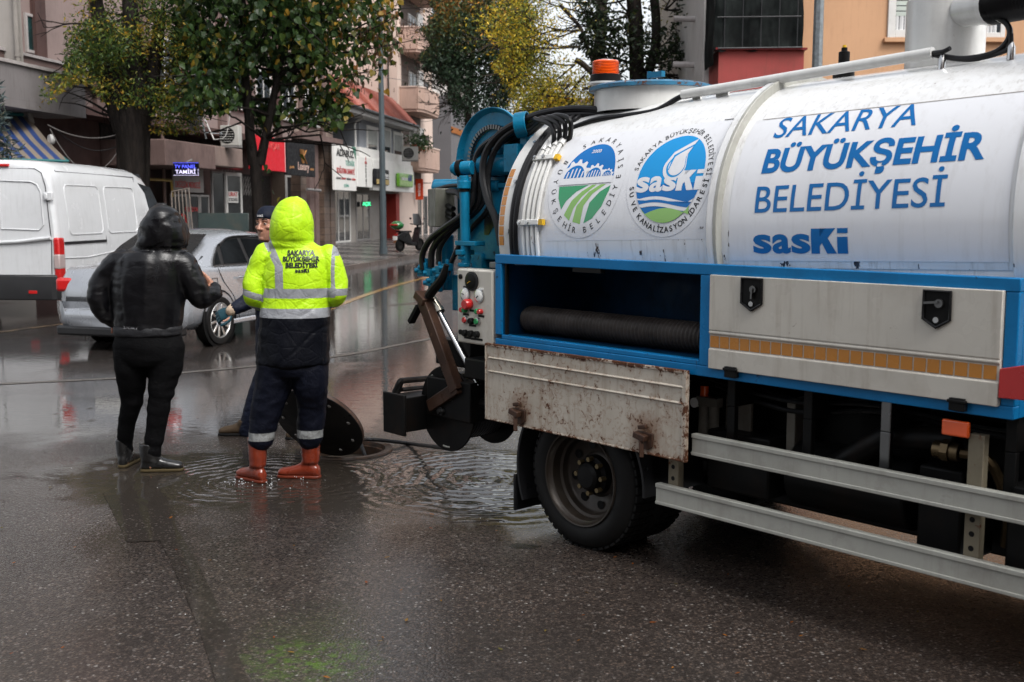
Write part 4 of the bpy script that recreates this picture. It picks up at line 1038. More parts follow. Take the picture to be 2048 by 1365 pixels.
M_alu = paint('painted_aluminium', (0.34, 0.34, 0.305), 0.33, var=0.08, dirt=0.5, streak=0.3, scale=2.5, coat=0.15, dirt_c=(0.12, 0.1, 0.08))
M_rim = paint('wheel_rim_paint', (0.030, 0.024, 0.019), 0.4, metal=0.35, var=0.3, dirt=0.6, dirt_c=(0.03, 0.018, 0.01), scale=6)
M_amber = flat('amber_reflector', (0.42, 0.16, 0.012), 0.25, bump=0.2, bscale=150, coat=0.5)
M_orange = flat('orange_lens', (0.75, 0.09, 0.006), 0.12, coat=0.8)
M_red = flat('red_plastic', (0.42, 0.012, 0.012), 0.25, coat=0.4)
M_green = flat('green_plastic', (0.02, 0.22, 0.07), 0.25)
M_yellow = flat('yellow_plastic', (0.6, 0.36, 0.02), 0.3)
M_film = paint('sticker_film', (0.69, 0.70, 0.725), 0.16, var=0.03, dirt=0.10, dirt_c=(.4, .38, .36), streak=0.28, scale=1.5, coat=0.5)
M_ltext = flat('blue_lettering', (0.003, 0.125, 0.37), 0.2)
M_lblue = flat('sky_blue_film', (0.010, 0.27, 0.62), 0.2)
M_lblue2 = flat('deep_blue_film', (0.004, 0.14, 0.43), 0.2)
M_lgreen = flat('green_film', (0.01, 0.28, 0.10), 0.16, coat=0.5)
M_lgreen2 = flat('light_green_film', (0.22, 0.46, 0.09), 0.16, coat=0.5)
M_dtext = flat('dark_lettering', (0.02, 0.022, 0.025), 0.25)

TANG = R(41.5)
TO = G(1190, 1108)
FR = Vector((math.sin(TANG), -math.cos(TANG), 0))
NR = Vector((-math.cos(TANG), -math.sin(TANG), 0))
truck = thing('tanker_truck', 'white and blue sewer tanker truck with large blue lettering on its tank', 'truck', TO, TANG - math.pi / 2)
def TK(px, py, v):
    p = PP(px, py, TO + NR * v, NR) - TO
    return Vector((p.dot(FR), -v, p.z))
def tw(p):
    """truck-local point to world"""
    return TO + FR * p[0] - NR * p[1] + Vector((0, 0, p[2]))

# --- tank
TR_, TPIT = 0.705, 0.03
tank_mb = MB()
prof = [(0.05, -0.99), (0.25, -0.975), (0.45, -0.935), (0.58, -0.89), (0.66, -0.84), (TR_, -0.79), (TR_, 0.6), (TR_, 1.3), (TR_, 2.1), (TR_, 3.35), (0.62, 3.45), (0.4, 3.52), (0.02, 3.55)]
tank_mb.lathe(prof, ax=(1, 0, 0), n=96, ref=(0, 0, 1), a0=R(-103), a1=R(103))
_y, _z = TR_ * math.sin(R(103)), TR_ * math.cos(R(103))
tank_mb.quad((-0.79, -_y, _z), (3.35, -_y, _z), (3.35, _y, _z), (-0.79, _y, _z))      # saddle under the drum
tank = tank_mb.build('tank', M_tank, truck, loc=(0, 0.8, 1.602), rot=(0, -TPIT, 0))
def cm(x, s, off=0.0):
    t = s / TR_
    return Vector((x, -(TR_ + off) * math.cos(t), (TR_ + off) * math.sin(t)))
DEG = TR_ * math.pi / 180
def arcbar(x0, x1, r0, r1, a0, a1, n=60):
    """bent bar round the tank axis, angles measured up from the camera side"""
    m = MB(); rings = []
    for i in range(n + 1):
        t = R(a0 + (a1 - a0) * i / n); c, s_ = -math.cos(t), math.sin(t)
        rings.append([(x0, r0 * c, r0 * s_), (x0, r1 * c, r1 * s_), (x1, r1 * c, r1 * s_), (x1, r0 * c, r0 * s_)])
    m.loft(rings); return m
arcbar(-0.845, -0.755, 0.66, 0.712, -60, 240).build('rear_flange', M_white, tank, bevel=0.004)
arcbar(0.652, 0.672, 0.70, 0.745, -45, 225).build('stiffener_ring', M_alu, tank, bevel=0.003)
arcbar(0.612, 0.652, 0.70, 0.742, -45, 225).build('stiffener_band', M_tank, tank, bevel=0.004)
arcbar(1.975, 2.03, 0.70, 0.722, -45, 225).build('stiffener_ring', M_tank, tank, bevel=0.004)
sq = MB()
for k in range(8):
    a0 = -4 + k * 4.4
    m = arcbar(-0.835, -0.80, 0.711, 0.714, a0, a0 + 3.9, 4)
    n0 = sq.vadd(m.v)
    for f in m.f: sq.face([n0 + i for i in f])
sq.build('reflector_tape', M_amber, tank, smooth=0)
cab = MB(); cab.tube([( -0.725, -(TR_ + 0.012) * math.cos(R(a)), (TR_ + 0.012) * math.sin(R(a))) for a in range(-10, 62, 3)], 0.017, 10)
cab.tube([( -0.70, -(TR_ + 0.012) * math.cos(R(a)), (TR_ + 0.012) * math.sin(R(a))) for a in range(-10, 60, 3)], 0.014, 10)
cab.build('flange_cable', M_rubber, tank)
for k in range(4):
    xx = -0.63 + k * 0.036
    pm = MB(); pm.tube([(xx, -(TR_ + 0.016) * math.cos(R(a)), (TR_ + 0.016) * math.sin(R(a))) for a in np.linspace(-9, 41 + k, 24)], 0.0115, 8)
    a = R(42 + k)
    pm.tube([(xx, -(TR_ + 0.016) * math.cos(R(t)), (TR_ + 0.016) * math.sin(R(t))) for t in (39 + k, 42 + k, 44 + k)], 0.019, 6)
    pm.build('pipe', M_white, tank)
for a0, xoff in ((4.2, 0.0), (33.0, 0.0)):
    c_ = arcbar(-0.66, -0.50, 0.716, 0.74, a0, a0 + 2.4, 3).build('pipe_clamp', M_white, tank, bevel=0.004)
    arcbar(-0.5, -0.47, 0.712, 0.735, a0, a0 + 2.4, 3).build('clamp_end', M_yellow, c_)
    b_ = MB()
    for xx in (-0.64, -0.575): b_.cyl((xx, -0.74 * math.cos(R(a0 + 1.2)), 0.74 * math.sin(R(a0 + 1.2))), (xx, -0.752 * math.cos(R(a0 + 1.2)), 0.752 * math.sin(R(a0 + 1.2))), 0.009, n=6)
    b_.build('bolt', M_steel, c_)
lug = MB()
for a in (2, 24, 45):
    lug.cyl(cm(-0.755, a * DEG, 0.0), cm(-0.755, a * DEG, 0.022), 0.011, n=10)
lug.build('flange_bolts', M_steel, tank)

# --- stickers and lettering, laid on the drum
def film(name, x0, x1, s0, s1, off=0.0016, mat=None, nx=2, ny=40, skew=0.0):
    m = MB(); m.grid(lambda u, v: cm(x0 + (x1 - x0) * u + skew * (1 - v) * 0, s0 + (s1 - s0) * v, off), nx, ny)
    return m.build(name, mat or M_film, tank, smooth=60)
film('sticker', 0.715, 1.955, -10.5 * DEG, 44.5 * DEG)
film('sticker', -0.50, 0.60, -2.5 * DEG, 47.0 * DEG, 0.0008)
film('seam', 0.52, 0.60, 46.9 * DEG, 47.3 * DEG, 0.003, M_black, 2, 2)
film('seam', 0.75, 1.95, 44.4 * DEG, 44.7 * DEG, 0.003, flat('seam_dirt', (0.2, 0.18, 0.16), 0.5), 2, 2)
def drum_text(txt, x0, x1, base, cap, bold, shear):
    bm = letter_bm(txt, x1 - x0, cap * DEG, bold, shear)
    slice_bm(bm, 'y', 0.012)
    bm_obj('lettering', bm, M_ltext, tank, lambda x, y, z: cm(x0 + x, base * DEG + y, 0.0032))
drum_text('SAKARYA', 0.855, 1.525, 34.7, 9.4, 0.006, 0.0)
drum_text('BÜYÜKŞEHİR', 0.855, 1.84, 20.5, 9.5, 0.034, 0.0)
drum_text('BELEDİYESİ', 0.850, 1.712, 6.4, 9.3, 0.006, 0.0)
def bm_merge(dst, src, mi=0, fn=None):
    mp = {}
    for v in src.verts:
        mp[v] = dst.verts.new(fn(v.co.x, v.co.y, v.co.z) if fn else v.co)
    for f in src.faces:
        try:
            nf = dst.faces.new([mp[v] for v in f.verts]); nf.material_index = mi
        except ValueError: pass
    src.free()
def flat_poly(dst, pts, z, mi):
    b = bmesh.new()
    f = b.faces.new([b.verts.new((x, y, z)) for x, y in pts])
    bmesh.ops.triangulate(b, faces=[f])
    bm_merge(dst, b, mi)
def saski(bm_out, x0, y0, w, h, z, mi, bold=0.032):
    """the authority's heavy lower case wordmark: s a s, tall K, dotted i"""
    x = x0
    for ch, ww, hh in (('s', .205, .80), ('a', .20, .80), ('s', .20, .80), ('K', .245, 1.0), ('i', .105, 1.0)):
        if ch == 'i':
            flat_poly(bm_out, [(x, y0), (x + ww * w, y0), (x + ww * w, y0 + .66 * h), (x, y0 + .66 * h)], z, mi); flat_poly(bm_out, [(x, y0 + .80 * h), (x + ww * w, y0 + .80 * h), (x + ww * w, y0 + h), (x, y0 + h)], z, mi); continue
        if ch == 'K':
            K = [(0, 0), (.36, 0), (.36, .30), (.46, .42), (.66, 0), (1.06, 0), (.70, .62), (1.02, 1), (.62, 1), (.36, .68), (.36, 1), (0, 1)]
            flat_poly(bm_out, [(x + a * ww * w, y0 + c * h) for a, c in K], z, mi); x += ww * w * 1.09; continue
        b = letter_bm(ch, None, 1.0, bold, 0.0, cap=ch)
        xs = [v.co.x for v in b.verts]; ys = [v.co.y for v in b.verts]
        a, e = min(xs), max(xs); c, d = min(ys), max(ys)
        for v in b.verts:
            v.co = (x + (v.co.x - a) / (e - a) * ww * w, y0 + (v.co.y - c) / (d - c) * hh * h, z)
        x += ww * w * 1.045
        bm_merge(bm_out, b, mi)
bs = bmesh.new(); saski(bs, 0.845, -7.9 * DEG, 0.46, 8.4 * DEG, 0.0, 0)
slice_bm(bs, 'y', 0.012)
bm_obj('wordmark', bs, M_ltext, tank, lambda x, y, z: cm(x, y, 0.0032))

def ell(a, b, t0=0, t1=360, n=72, cx=0, cy=0):
    return [(cx + a * math.cos(R(t0 + (t1 - t0) * k / n)), cy + b * math.sin(R(t0 + (t1 - t0) * k / n))) for k in range(n if abs(t1 - t0) == 360 else n + 1)]
def ring_text(dst, txt, a, b, t0, t1, h, z, mi, outward=True, bold=0.0, wmax=None):
    """letters one by one round an oval"""
    chars = list(txt); k = len(chars)
    wd = {'I': .45, 'İ': .45, ' ': .55}
    tot = sum(wd.get(c, 1.0) for c in chars); acc = 0.0
    for c in chars:
        wc = wd.get(c, 1.0); t = R(t0 + (t1 - t0) * (acc + wc / 2) / tot); acc += wc
        if c == ' ': continue
        px, py = a * math.cos(t), b * math.sin(t)
        nx_, ny_ = math.cos(t) / a, math.sin(t) / b; l = math.hypot(nx_, ny_); nx_, ny_ = nx_ / l, ny_ / l
        up = (nx_, ny_) if outward else (-nx_, -ny_)
        rt = (up[1], -up[0])
        g = letter_bm(c, None, h, bold)
        xs = [v.co.x for v in g.verts]; mx = (min(xs) + max(xs)) / 2
        sc = 1.0
        bm_merge(dst, g, mi, lambda x, y, z_: (px + rt[0] * (x - mx) * sc + up[0] * (y - h / 2), py + rt[1] * (x - mx) * sc + up[1] * (y - h / 2), z))
EM = [M_film, M_lblue2, M_lgreen, M_lgreen2, M_dtext, M_lblue]
def clip_poly(pts, a, b):
    return [(x * min(1, 1 / max(1e-6, math.hypot(x / a, y / b))), y * min(1, 1 / max(1e-6, math.hypot(x / a, y / b)))) for x, y in pts]
# emblem one: bridge arches as cog wheels over green fields
e1 = bmesh.new(); A1, B1 = 0.262, 0.292; ia, ib = 0.186, 0.222
flat_poly(e1, ell(A1, B1), 0.0, 0)
flat_poly(e1, ell(ia, ib, 4, 176, 40) + [(-ia, 0.0), (ia, 0.0)][:0], 0.0008, 1)
def cog(cx, cy, r, teeth, z):
    pts = []
    for k in range(teeth * 4 + 1):
        t = math.pi - math.pi * k / (teeth * 4); rr = r * (1.28 if (k // 2) % 2 == 0 else 1.05)
        pts.append((cx + rr * math.cos(t), cy + rr * math.sin(t)))
    pts = [p for p in clip_poly(pts, ia * 0.999, ib * 0.999)]
    flat_poly(e1, pts, z, 0)
    arch = [(cx + r * 0.82 * math.cos(math.pi * k / 20), cy + 0.004 + r * 0.82 * math.sin(math.pi * k / 20)) for k in range(21)]
    flat_poly(e1, clip_poly(arch, ia, ib), z + 0.0006, 1)
    for q in range(-2, 3):
        x = cx + q * r * 0.3; hh = math.sqrt(max(0.0, (r * 0.82) ** 2 - (q * r * 0.3) ** 2)) * 0.8
        w_ = r * 0.05
        if hh > 0.01 and x - w_ > -ia * 0.97: flat_poly(e1, [(x - w_, cy), (x + w_, cy), (x + w_ + r * .06, cy + hh), (x - w_ + r * .06, cy + hh)], z + 0.0012, 0)
cog(-0.095, 0.018, 0.088, 6, 0.0016); cog(0.045, 0.018, 0.062, 6, 0.0016); cog(0.138, 0.018, 0.036, 6, 0.0016)
flat_poly(e1, [(-ia * 1.01, 0.018), (ia * 1.01, 0.018), (ia * 1.01, -0.015), (-ia * 1.01, -0.015)], 0.0034, 0)
g_ = letter_bm('2000', 0.066, 0.021, 0.01); bm_merge(e1, g_, 0, lambda x, y, z: (x - 0.033, y + 0.165, 0.0018))
flat_poly(e1, clip_poly([(-0.19, -0.022), (0.03, -0.022), (-0.05, -0.055), (-0.11, -0.10), (-0.155, -0.16), (-0.185, -0.09)], ia, ib), 0.0008, 2)
flat_poly(e1, clip_poly([(0.055, -0.022), (0.085, -0.022), (0.0, -0.08), (-0.05, -0.14), (-0.075, -0.205), (-0.12, -0.18), (-0.07, -0.10), (-0.01, -0.055)], ia, ib), 0.0008, 3)
flat_poly(e1, clip_poly([(0.115, -0.022), (0.15, -0.022), (0.07, -0.07), (0.02, -0.13), (0.005, -0.222), (-0.05, -0.21), (-0.03, -0.13), (0.04, -0.06)], ia, ib), 0.0008, 3)
flat_poly(e1, clip_poly([(0.19, -0.03), (0.12, -0.06), (0.06, -0.115), (0.03, -0.222), (0.09, -0.20), (0.15, -0.14), (0.185, -0.06)], ia, ib), 0.0008, 2)
ring_text(e1, 'SAKARYA', 0.222, 0.254, 128, 32, 0.030, 0.0012, 4, True, 0.004)
ring_text(e1, 'BÜYÜKŞEHİR BELEDİYESİ', 0.222, 0.254, 146, 388, 0.030, 0.0012, 4, False, 0.004)
slice_bm(e1, 'y', 0.014)
bm_obj('emblem', e1, EM, tank, lambda x, y, z: cm(-0.222 + x, 22.3 * DEG + y, 0.0026 + z))
# emblem two: water drop over the wordmark
e2 = bmesh.new(); A2, B2 = 0.262, 0.290; ia, ib = 0.200, 0.224
flat_poly(e2, ell(A2, B2), 0.0, 0)
flat_poly(e2, ell(ia, ib), 0.0008, 5)
flat_poly(e2, ell(ia, ib, 190, 350, 40), 0.0014, 1)
def drop(cx, cy, r, hgt, z, mi, lean=0.06):
    pts = [(cx + r * math.cos(R(t)), cy + r * math.sin(R(t))) for t in range(160, 381, 10)]
    pts += [(cx + r * 0.82 + 0.0, cy + hgt * 0.45), (cx + lean, cy + hgt), (cx - r * 0.45, cy + hgt * 0.55)]
    flat_poly(e2, pts, z, mi)
drop(0.015, 0.045, 0.068, 0.150, 0.0020, 0, 0.085); drop(0.022, 0.048, 0.056, 0.118, 0.0026, 5, 0.07); drop(0.026, 0.05, 0.049, 0.10, 0.0032, 0, 0.06)
flat_poly(e2, [(-0.02, 0.03), (-0.014, 0.03), (0.0, 0.10), (0.085, 0.155), (-0.01, 0.11)], 0.0034, 5)
saski(e2, -0.198, -0.075, 0.40, 0.098, 0.0022, 0, 0.032)
wave = lambda y, am, w: [(x, y + am * math.sin((x + 0.2) / 0.4 * math.pi * 1.6)) for x in np.linspace(-0.2, 0.2, 21)] + [(x, y - w + am * 0.9 * math.sin((x + 0.2) / 0.4 * math.pi * 1.6)) for x in np.linspace(0.2, -0.2, 21)]
flat_poly(e2, clip_poly(wave(-0.115, 0.018, 0.045), ia * 1.005, ib * 1.005), 0.0026, 0)
flat_poly(e2, clip_poly(wave(-0.130, 0.018, 0.012), ia * 0.995, ib * 0.995), 0.0032, 1)
low = [(x, -0.185 + 0.03 * math.sin((x + 0.13) / 0.27 * math.pi)) for x in np.linspace(-0.115, 0.15, 16)]
flat_poly(e2, low + ell(ia, ib, 318, 222, 24)[0:], 0.0038, 3)
ring_text(e2, 'SAKARYA BÜYÜKŞEHİR BELEDİYESİ', 0.229, 0.256, 172, -2, 0.0265, 0.0012, 4, True, 0.004)
ring_text(e2, 'SU VE KANALİZASYON İDARESİ', 0.229, 0.256, 188, 354, 0.0275, 0.0012, 4, False, 0.022)
slice_bm(e2, 'y', 0.014)
bm_obj('emblem', e2, EM, tank, lambda x, y, z: cm(0.334 + x, 22.0 * DEG + y, 0.0026 + z))
bt = letter_bm('.tr', 0.03, 0.014); bm_obj('lettering', bt, M_dtext, tank, lambda x, y, z: cm(0.545 + x, 1.2 * DEG + y, 0.0026))

# --- fittings on top of the tank
HB = (-0.375, 0.8, 2.25)
h_ = MB(); h_.box(0.672, 2.025, 0.118, 1.482, 1.30, 1.56); h_.build('tank_saddle', M_tank, truck)
h_ = MB(); h_.lathe([(0.315, 0.0), (0.315, 0.12)], c=HB, ax=(0, 0, 1), n=48)
hatch = h_.build('hatch', M_white, truck)
h_ = MB(); h_.lathe([(0.30, 0.118), (0.345, 0.118), (0.345, 0.136), (0.30, 0.15), (0.02, 0.165), (0.0, 0.165)], c=HB, n=48)
h_.build('hatch_lid', paint('worn_lid_paint', (0.03, 0.15, 0.26), 0.4, rust=0.5, dirt=0.6, scale=6), hatch)
h_ = MB(); h_.obox((HB[0] + 0.12, HB[1] - 0.1, HB[2] + 0.19), (0.10, 0.03, 0.03)); h_.cyl((HB[0] + 0.07, HB[1] - 0.1, HB[2] + 0.16), (HB[0] + 0.07, HB[1] - 0.1, HB[2] + 0.21), 0.012)
h_.build('hatch_handle', M_teal, hatch)
# beacon on its post
bx, by = -0.725, 0.8
b_ = MB(); b_.tube([(bx + 0.04, by, 2.2), (bx + 0.04, by, 2.44)], 0.028, 12); b_.lathe([(0.0, 2.435), (0.10, 2.435), (0.10, 2.445), (0.0, 2.445)], c=(bx, by, 0), n=24)
beacon = b_.build('beacon', M_white, truck)
b_ = MB(); b_.lathe([(0.088, 2.446), (0.088, 2.485), (0.08, 2.49)], c=(bx, by, 0), n=32); b_.build('beacon_base', M_black, beacon)
b_ = MB(); pr = []
for k in range(9):
    z = 2.49 + k * 0.0085; pr += [(0.078, z), (0.074, z + 0.004)]
pr += [(0.072, 2.566), (0.05, 2.572), (0.0, 2.573)]
b_.lathe(pr, c=(bx, by, 0), n=32); b_.build('lens', M_orange, beacon)
# rail along the top
h_ = MB(); p0, p1 = TK(1366, 190, -.55), TK(1866, 106, -.55)
h_.tube([p0, p1], 0.024, 14); rail = h_.build('top_rail', M_white, truck)
for f in (0.05, 0.17):
    h_ = MB(); p = p0.lerp(p1, f); h_.obox((p.x, p.y + 0.03, p.z - 0.05), (0.05 if f < .1 else 0.075, 0.012, 0.11)); h_.build('rail_bracket', M_white, rail)
# black relief valve
vx = TK(1688, 125, -.8).x
v_ = MB(); v_.lathe([(0.045, 2.27), (0.045, 2.335)], c=(vx, .8, 0), n=20); vb = v_.build('relief_valve', M_white, truck)
v_ = MB(); v_.lathe([(0.05, 2.33), (0.05, 2.375), (0.044, 2.38), (0.044, 2.40), (0.026, 2.405), (0.026, 2.455), (0.014, 2.46), (0.014, 2.475), (0, 2.475)], c=(vx, .8, 0), n=20); v_.build('valve_body', M_blackwet, vb)
v_ = MB(); v_.cyl((vx, .8, 2.474), (vx, .8, 2.487), 0.009); v_.build('valve_cap', M_yellow, vb)
# tall separator drum and its suction pipe
sx = 1.315
s_ = MB(); s_.lathe([(0.165, 2.25), (0.165, 2.62), (0.15, 2.64), (0.0, 2.66)], c=(sx, .8, 0), n=40)
sep = s_.build('separator_drum', M_white, truck)
s_ = MB(); s_.tube([(sx + 0.12, 0.72, 2.555), (sx + 0.27, 0.66, 2.55)], 0.072, 20); s_.tube([(sx + 0.25, 0.668, 2.55), (sx + 0.275, 0.659, 2.55)], 0.08, 20)
s_.build('outlet_pipe', M_white, sep)
s_ = MB(); pts = curve_pts([(sx + 0.27, 0.66, 2.55), (sx + 0.5, 0.58, 2.54), (sx + 0.9, 0.5, 2.5), (sx + 1.4, 0.6, 2.4)], 120)
s_.tube(pts, [0.074 + (0.007 if k % 2 else 0) for k in range(len(pts))], 20); s_.build('corrugated_hose', M_rubber, sep)
s_ = MB(); s_.tube(curve_pts([TK(1955, 20, -.62), TK(2010, 45, -.60), TK(2018, 75, -.56), TK(1990, 105, -.55), TK(1930, 118, -.55), TK(1880, 112, -.55), TK(1862, 107, -.55)], 50), 0.012, 8)
s_.tube(curve_pts([TK(2022, 68, -.54), TK(2020, 92, -.54), TK(2000, 106, -.55), TK(1935, 120, -.55), TK(1870, 108, -.55)], 40), 0.010, 8)
s_.tube(curve_pts([TK(1862, 107, -.55), TK(1885, 104, -.53), TK(1900, 97, -.52)], 16), 0.010, 8)
s_.build('air_hose', M_rubber, truck)
s_ = MB()
for (px, py) in ((1884, 120), (2023, 95)):
    p = TK(px, py, -.54); s_.lathe([(0.016, -0.05), (0.016, 0.0), (0.011, 0.01), (0.008, 0.02)], c=p, n=12)
s_.build('hose_fitting', M_steel, truck)

# --- blue side cabinet body
M_in = paint('cabinet_inside_shaded', (0.002, 0.030, 0.075), 0.45, var=0.2, dirt=0.8, dirt_c=(0.004, 0.012, 0.022), scale=5)  # cabinet blue darkened; the shade inside the locker is in this colour
c = MB()
c.box(-0.77, 2.05, 0.0, 0.045, 1.433, 1.482)        # top beam
c.box(-0.77, 2.05, 0.045, 0.62, 1.45, 1.478)         # top plate
c.box(-0.77, -0.72, 0.001, 0.045, 1.048, 1.433)      # rear post
c.box(-0.77, 2.05, 0.0005, 0.045, 0.978, 1.026)      # bottom beam
c.box(-0.72, 0.635, 0.002, 0.045, 1.026, 1.050)
c.box(0.635, 0.70, 0.001, 0.045, 1.026, 1.433)       # divider
c.box(2.0, 2.05, 0.001, 0.045, 1.026, 1.433)
c.box(2.03, 2.05, 0.045, 0.62, 0.978, 1.45)          # front end plate
c.box(-0.77, 2.03, 0.60, 0.62, 0.978, 1.45)          # back
c.box(-0.77, -0.745, 0.045, 0.60, 1.0, 1.45)
cabn = c.build('cabinet', M_blue, truck, bevel=0.004)
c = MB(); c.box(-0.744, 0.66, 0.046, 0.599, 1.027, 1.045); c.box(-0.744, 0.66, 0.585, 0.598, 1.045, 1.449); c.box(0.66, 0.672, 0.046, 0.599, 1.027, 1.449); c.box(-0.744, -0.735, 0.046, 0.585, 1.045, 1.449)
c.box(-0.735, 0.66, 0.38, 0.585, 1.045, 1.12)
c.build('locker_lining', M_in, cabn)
c = MB(); c.box(-0.17, 0.02, -0.004, 0.03, 1.412, 1.434); c.build('locker_catch', M_black, cabn)
c = MB(); c.box(-0.70, -0.70 + .012, 0.01, 0.03, 1.05, 1.432); c.build('door_seal', M_black, cabn)
# white cabinet door
c = MB()
x0, x1 = 0.702, 1.998
c.loft([[(x0, y, z) for y, z in q] for q in [[]]] if False else [[(x, 0.03, 1.022), (x, -0.018, 1.022), (x, -0.018, 1.108), (x, -0.011, 1.112), (x, -0.011, 1.172), (x, -0.018, 1.178), (x, -0.018, 1.186), (x, -0.014, 1.19), (x, -0.018, 1.194), (x, -0.018, 1.437), (x, 0.03, 1.437)] for x in (x0, x1)])
door = c.build('cabinet_door', M_cream, cabn, bevel=0.003, smooth=25)
c = MB()
nsq = 24
for k in range(nsq):
    a = x0 + 0.006 + k * (x1 - x0 - 0.01) / nsq; c.box(a, a + (x1 - x0) / nsq - 0.007, -0.0135, -0.0115, 1.117, 1.168)
c.build('reflector_tape', M_amber, door, smooth=0)
for (lx, lz, op) in ((0.931, 1.365, 0), (1.759, 1.358, 1)):
    l = MB(); w_ = 0.052
    l.prism([(lx - w_, -0.019, lz + .065), (lx + w_, -0.019, lz + .065), (lx + w_, -0.019, lz - .04), (lx, -0.019, lz - .07), (lx - w_, -0.019, lz - .04)], (0, -0.004, 0))
    la = l.build('latch', M_black, door, bevel=0.002)
    l = MB(); fr = [(lx - w_, lz + .065), (lx + w_, lz + .065), (lx + w_, lz - .04), (lx, lz - .07), (lx - w_, lz - .04)]
    l.tube([(x, -0.025, z) for x, z in fr], 0.006, 6, closed=True); l.build('latch_rim', M_rubber, la)
    l = MB(); l.cyl((lx + 0.01, -0.022, lz + .02), (lx + 0.01, -0.034, lz + .02), 0.016); l.beam((lx + 0.01, -0.034, lz + .025), (lx + (-0.045 if op else 0.008), -0.034, lz + (.02 if op else -.02)), 0.014, 0.008)
    l.build('latch_handle', M_dsteel, la)
    l = MB(); l.cyl((lx, -0.022, lz - .042), (lx, -0.030, lz - .042), 0.011); l.build('lock', M_steel, la)
for (hx, hz) in ((0.829, 1.016), (1.853, 1.010)):
    l = MB(); l.box(hx - 0.03, hx + 0.03, -0.03, 0.0, hz - 0.022, hz + 0.026); l.box(hx - 0.036, hx + 0.036, -0.034, -0.018, hz + 0.008, hz + 0.02)
    l.build('hinge', M_black, door, bevel=0.003)
# red marker at the front corner
c = MB(); c.prism([(2.0, -0.02, 1.16), (2.12, -0.03, 1.19), (2.12, -0.03, 1.06), (2.0, -0.02, 1.055)], (0, 0.02, 0)); c.build('red_marker', M_red, cabn, bevel=0.003)
# dropped locker flap
c = MB(); fy = -0.035
c.box(-0.81, 0.60, fy, fy + 0.018, 0.578, 1.0)
for zz in (0.922, 0.848): c.prism([(-0.78, fy, zz - .008), (-0.78, fy - .010, zz), (-0.78, fy, zz + .008)], (1.36, 0, 0))
c.box(-0.81, -0.80, fy - .006, fy, 0.578, 1.0); c.box(0.575, 0.60, fy - .006, fy, 0.578, 1.0); c.box(-0.80, 0.575, fy - .005, fy, 0.985, 1.0); c.box(-0.80, 0.575, fy - .005, fy, 0.578, 0.588)
flap = c.build('locker_flap', M_flap, truck, bevel=0.003, smooth=25)
flap['label'] = 'rust spotted locker flap hanging open'
for lx, lz in ((-0.525, 0.645), (0.36, 0.655)):
    l = MB(); l.prism([(lx - .05, fy - .002, lz + .03), (lx + .05, fy - .002, lz + .03), (lx + .05, fy - .002, lz - .035), (lx + .02, fy - .002, lz - .055), (lx - .03, fy - .002, lz - .05)], (0, -0.012, 0))
    l.obox((lx - .01, fy - .03, lz + .01), (0.07, 0.035, 0.03), Matrix.Rotation(R(12), 3, 'Y')); l.beam((lx, fy - .035, lz), (lx + .012, fy - .045, lz - .085), 0.022, 0.016); l.beam((lx - .03, fy - .02, lz + .05), (lx + .02, fy - .02, lz + .06), 0.02, 0.02)
    l.build('latch', M_rusty, flap, bevel=0.004)
# control box
c = MB(); c.box(-1.1, -0.79, 0.0, 0.10, 0.975, 1.393); ctl = c.build('control_panel', M_cream, truck, bevel=0.012, seg=3)
def knob(name, x, z, r, mat, d=0.012, ring=None):
    k = MB(); k.lathe([(r, 0), (r, d), (r * .8, d * 1.25), (0, d * 1.25)], c=(x, 0, z), ax=(0, -1, 0), n=18); o = k.build(name, mat, ctl)
    if ring is not None:
        k = MB(); k.lathe([(r * 1.02, 0), (r * 1.25, 0), (r * 1.25, d * .8), (r * 1.02, d * .9)], c=(x, 0, z), ax=(0, -1, 0), n=18); k.build('bezel', ring, o)
M_face = flat('gauge_face', (0.75, 0.75, 0.72), 0.2)
knob('gauge', -0.962, 1.327, 0.043, M_black, 0.014, M_rubber)
knob('gauge', -1.019, 1.250, 0.031, M_face, 0.012, M_steel)
knob('gauge', -0.897, 1.250, 0.031, M_face, 0.012, M_steel)
nd = MB(); nd.beam((-1.019, -.017, 1.25), (-1.037, -.017, 1.256), 0.003, 0.003); nd.beam((-0.897, -.017, 1.25), (-0.91, -.017, 1.238), 0.003, 0.003); nd.build('gauge_needle', M_black, ctl)
nd = MB(); nd.beam((-0.962, -.019, 1.327), (-0.985, -.019, 1.315), 0.004, 0.003); nd.build('gauge_needle', M_yellow, ctl)
knob('stop_button', -0.985, 1.198, 0.030, M_red, 0.035)
for bx_, m1, m2 in ((-1.03, M_red, M_green), (-0.897, M_green, M_red)):
    knob('push_button', bx_ - .012, 1.163, 0.015, m1, 0.02); knob('push_button', bx_ + .012, 1.163, 0.015, m2, 0.02)
knob('push_button', -1.015, 1.108, 0.017, M_red, 0.02, M_steel); knob('selector', -0.963, 1.105, 0.018, M_black, 0.02); knob('push_button', -0.91, 1.107, 0.017, M_green, 0.02, M_steel)
knob('socket', -1.063, 1.348, 0.014, M_black, 0.008); knob('socket', -1.066, 1.036, 0.014, M_black, 0.008)
for k in range(3): knob('selector', -1.02 + k * 0.052, 1.034, 0.019, M_black, 0.02)
pl = MB()
for (x, z, w_) in ((-1.015, 1.29, .05), (-0.963, 1.163, .045), (-1.018, 1.138, .05), (-0.885, 1.138, .05), (-0.96, 1.08, .06), (-1.005, 1.008, .06), (-0.925, 1.006, .1)): pl.box(x - w_ / 2, x + w_ / 2, -0.0025, 0.001, z - .006, z + .006)
pl.build('name_plate', M_black, ctl)
pl = MB(); pl.box(-0.885 - .02, -0.885 + .02, -0.0025, .001, 1.284, 1.294); pl.build('name_plate', M_face, ctl)

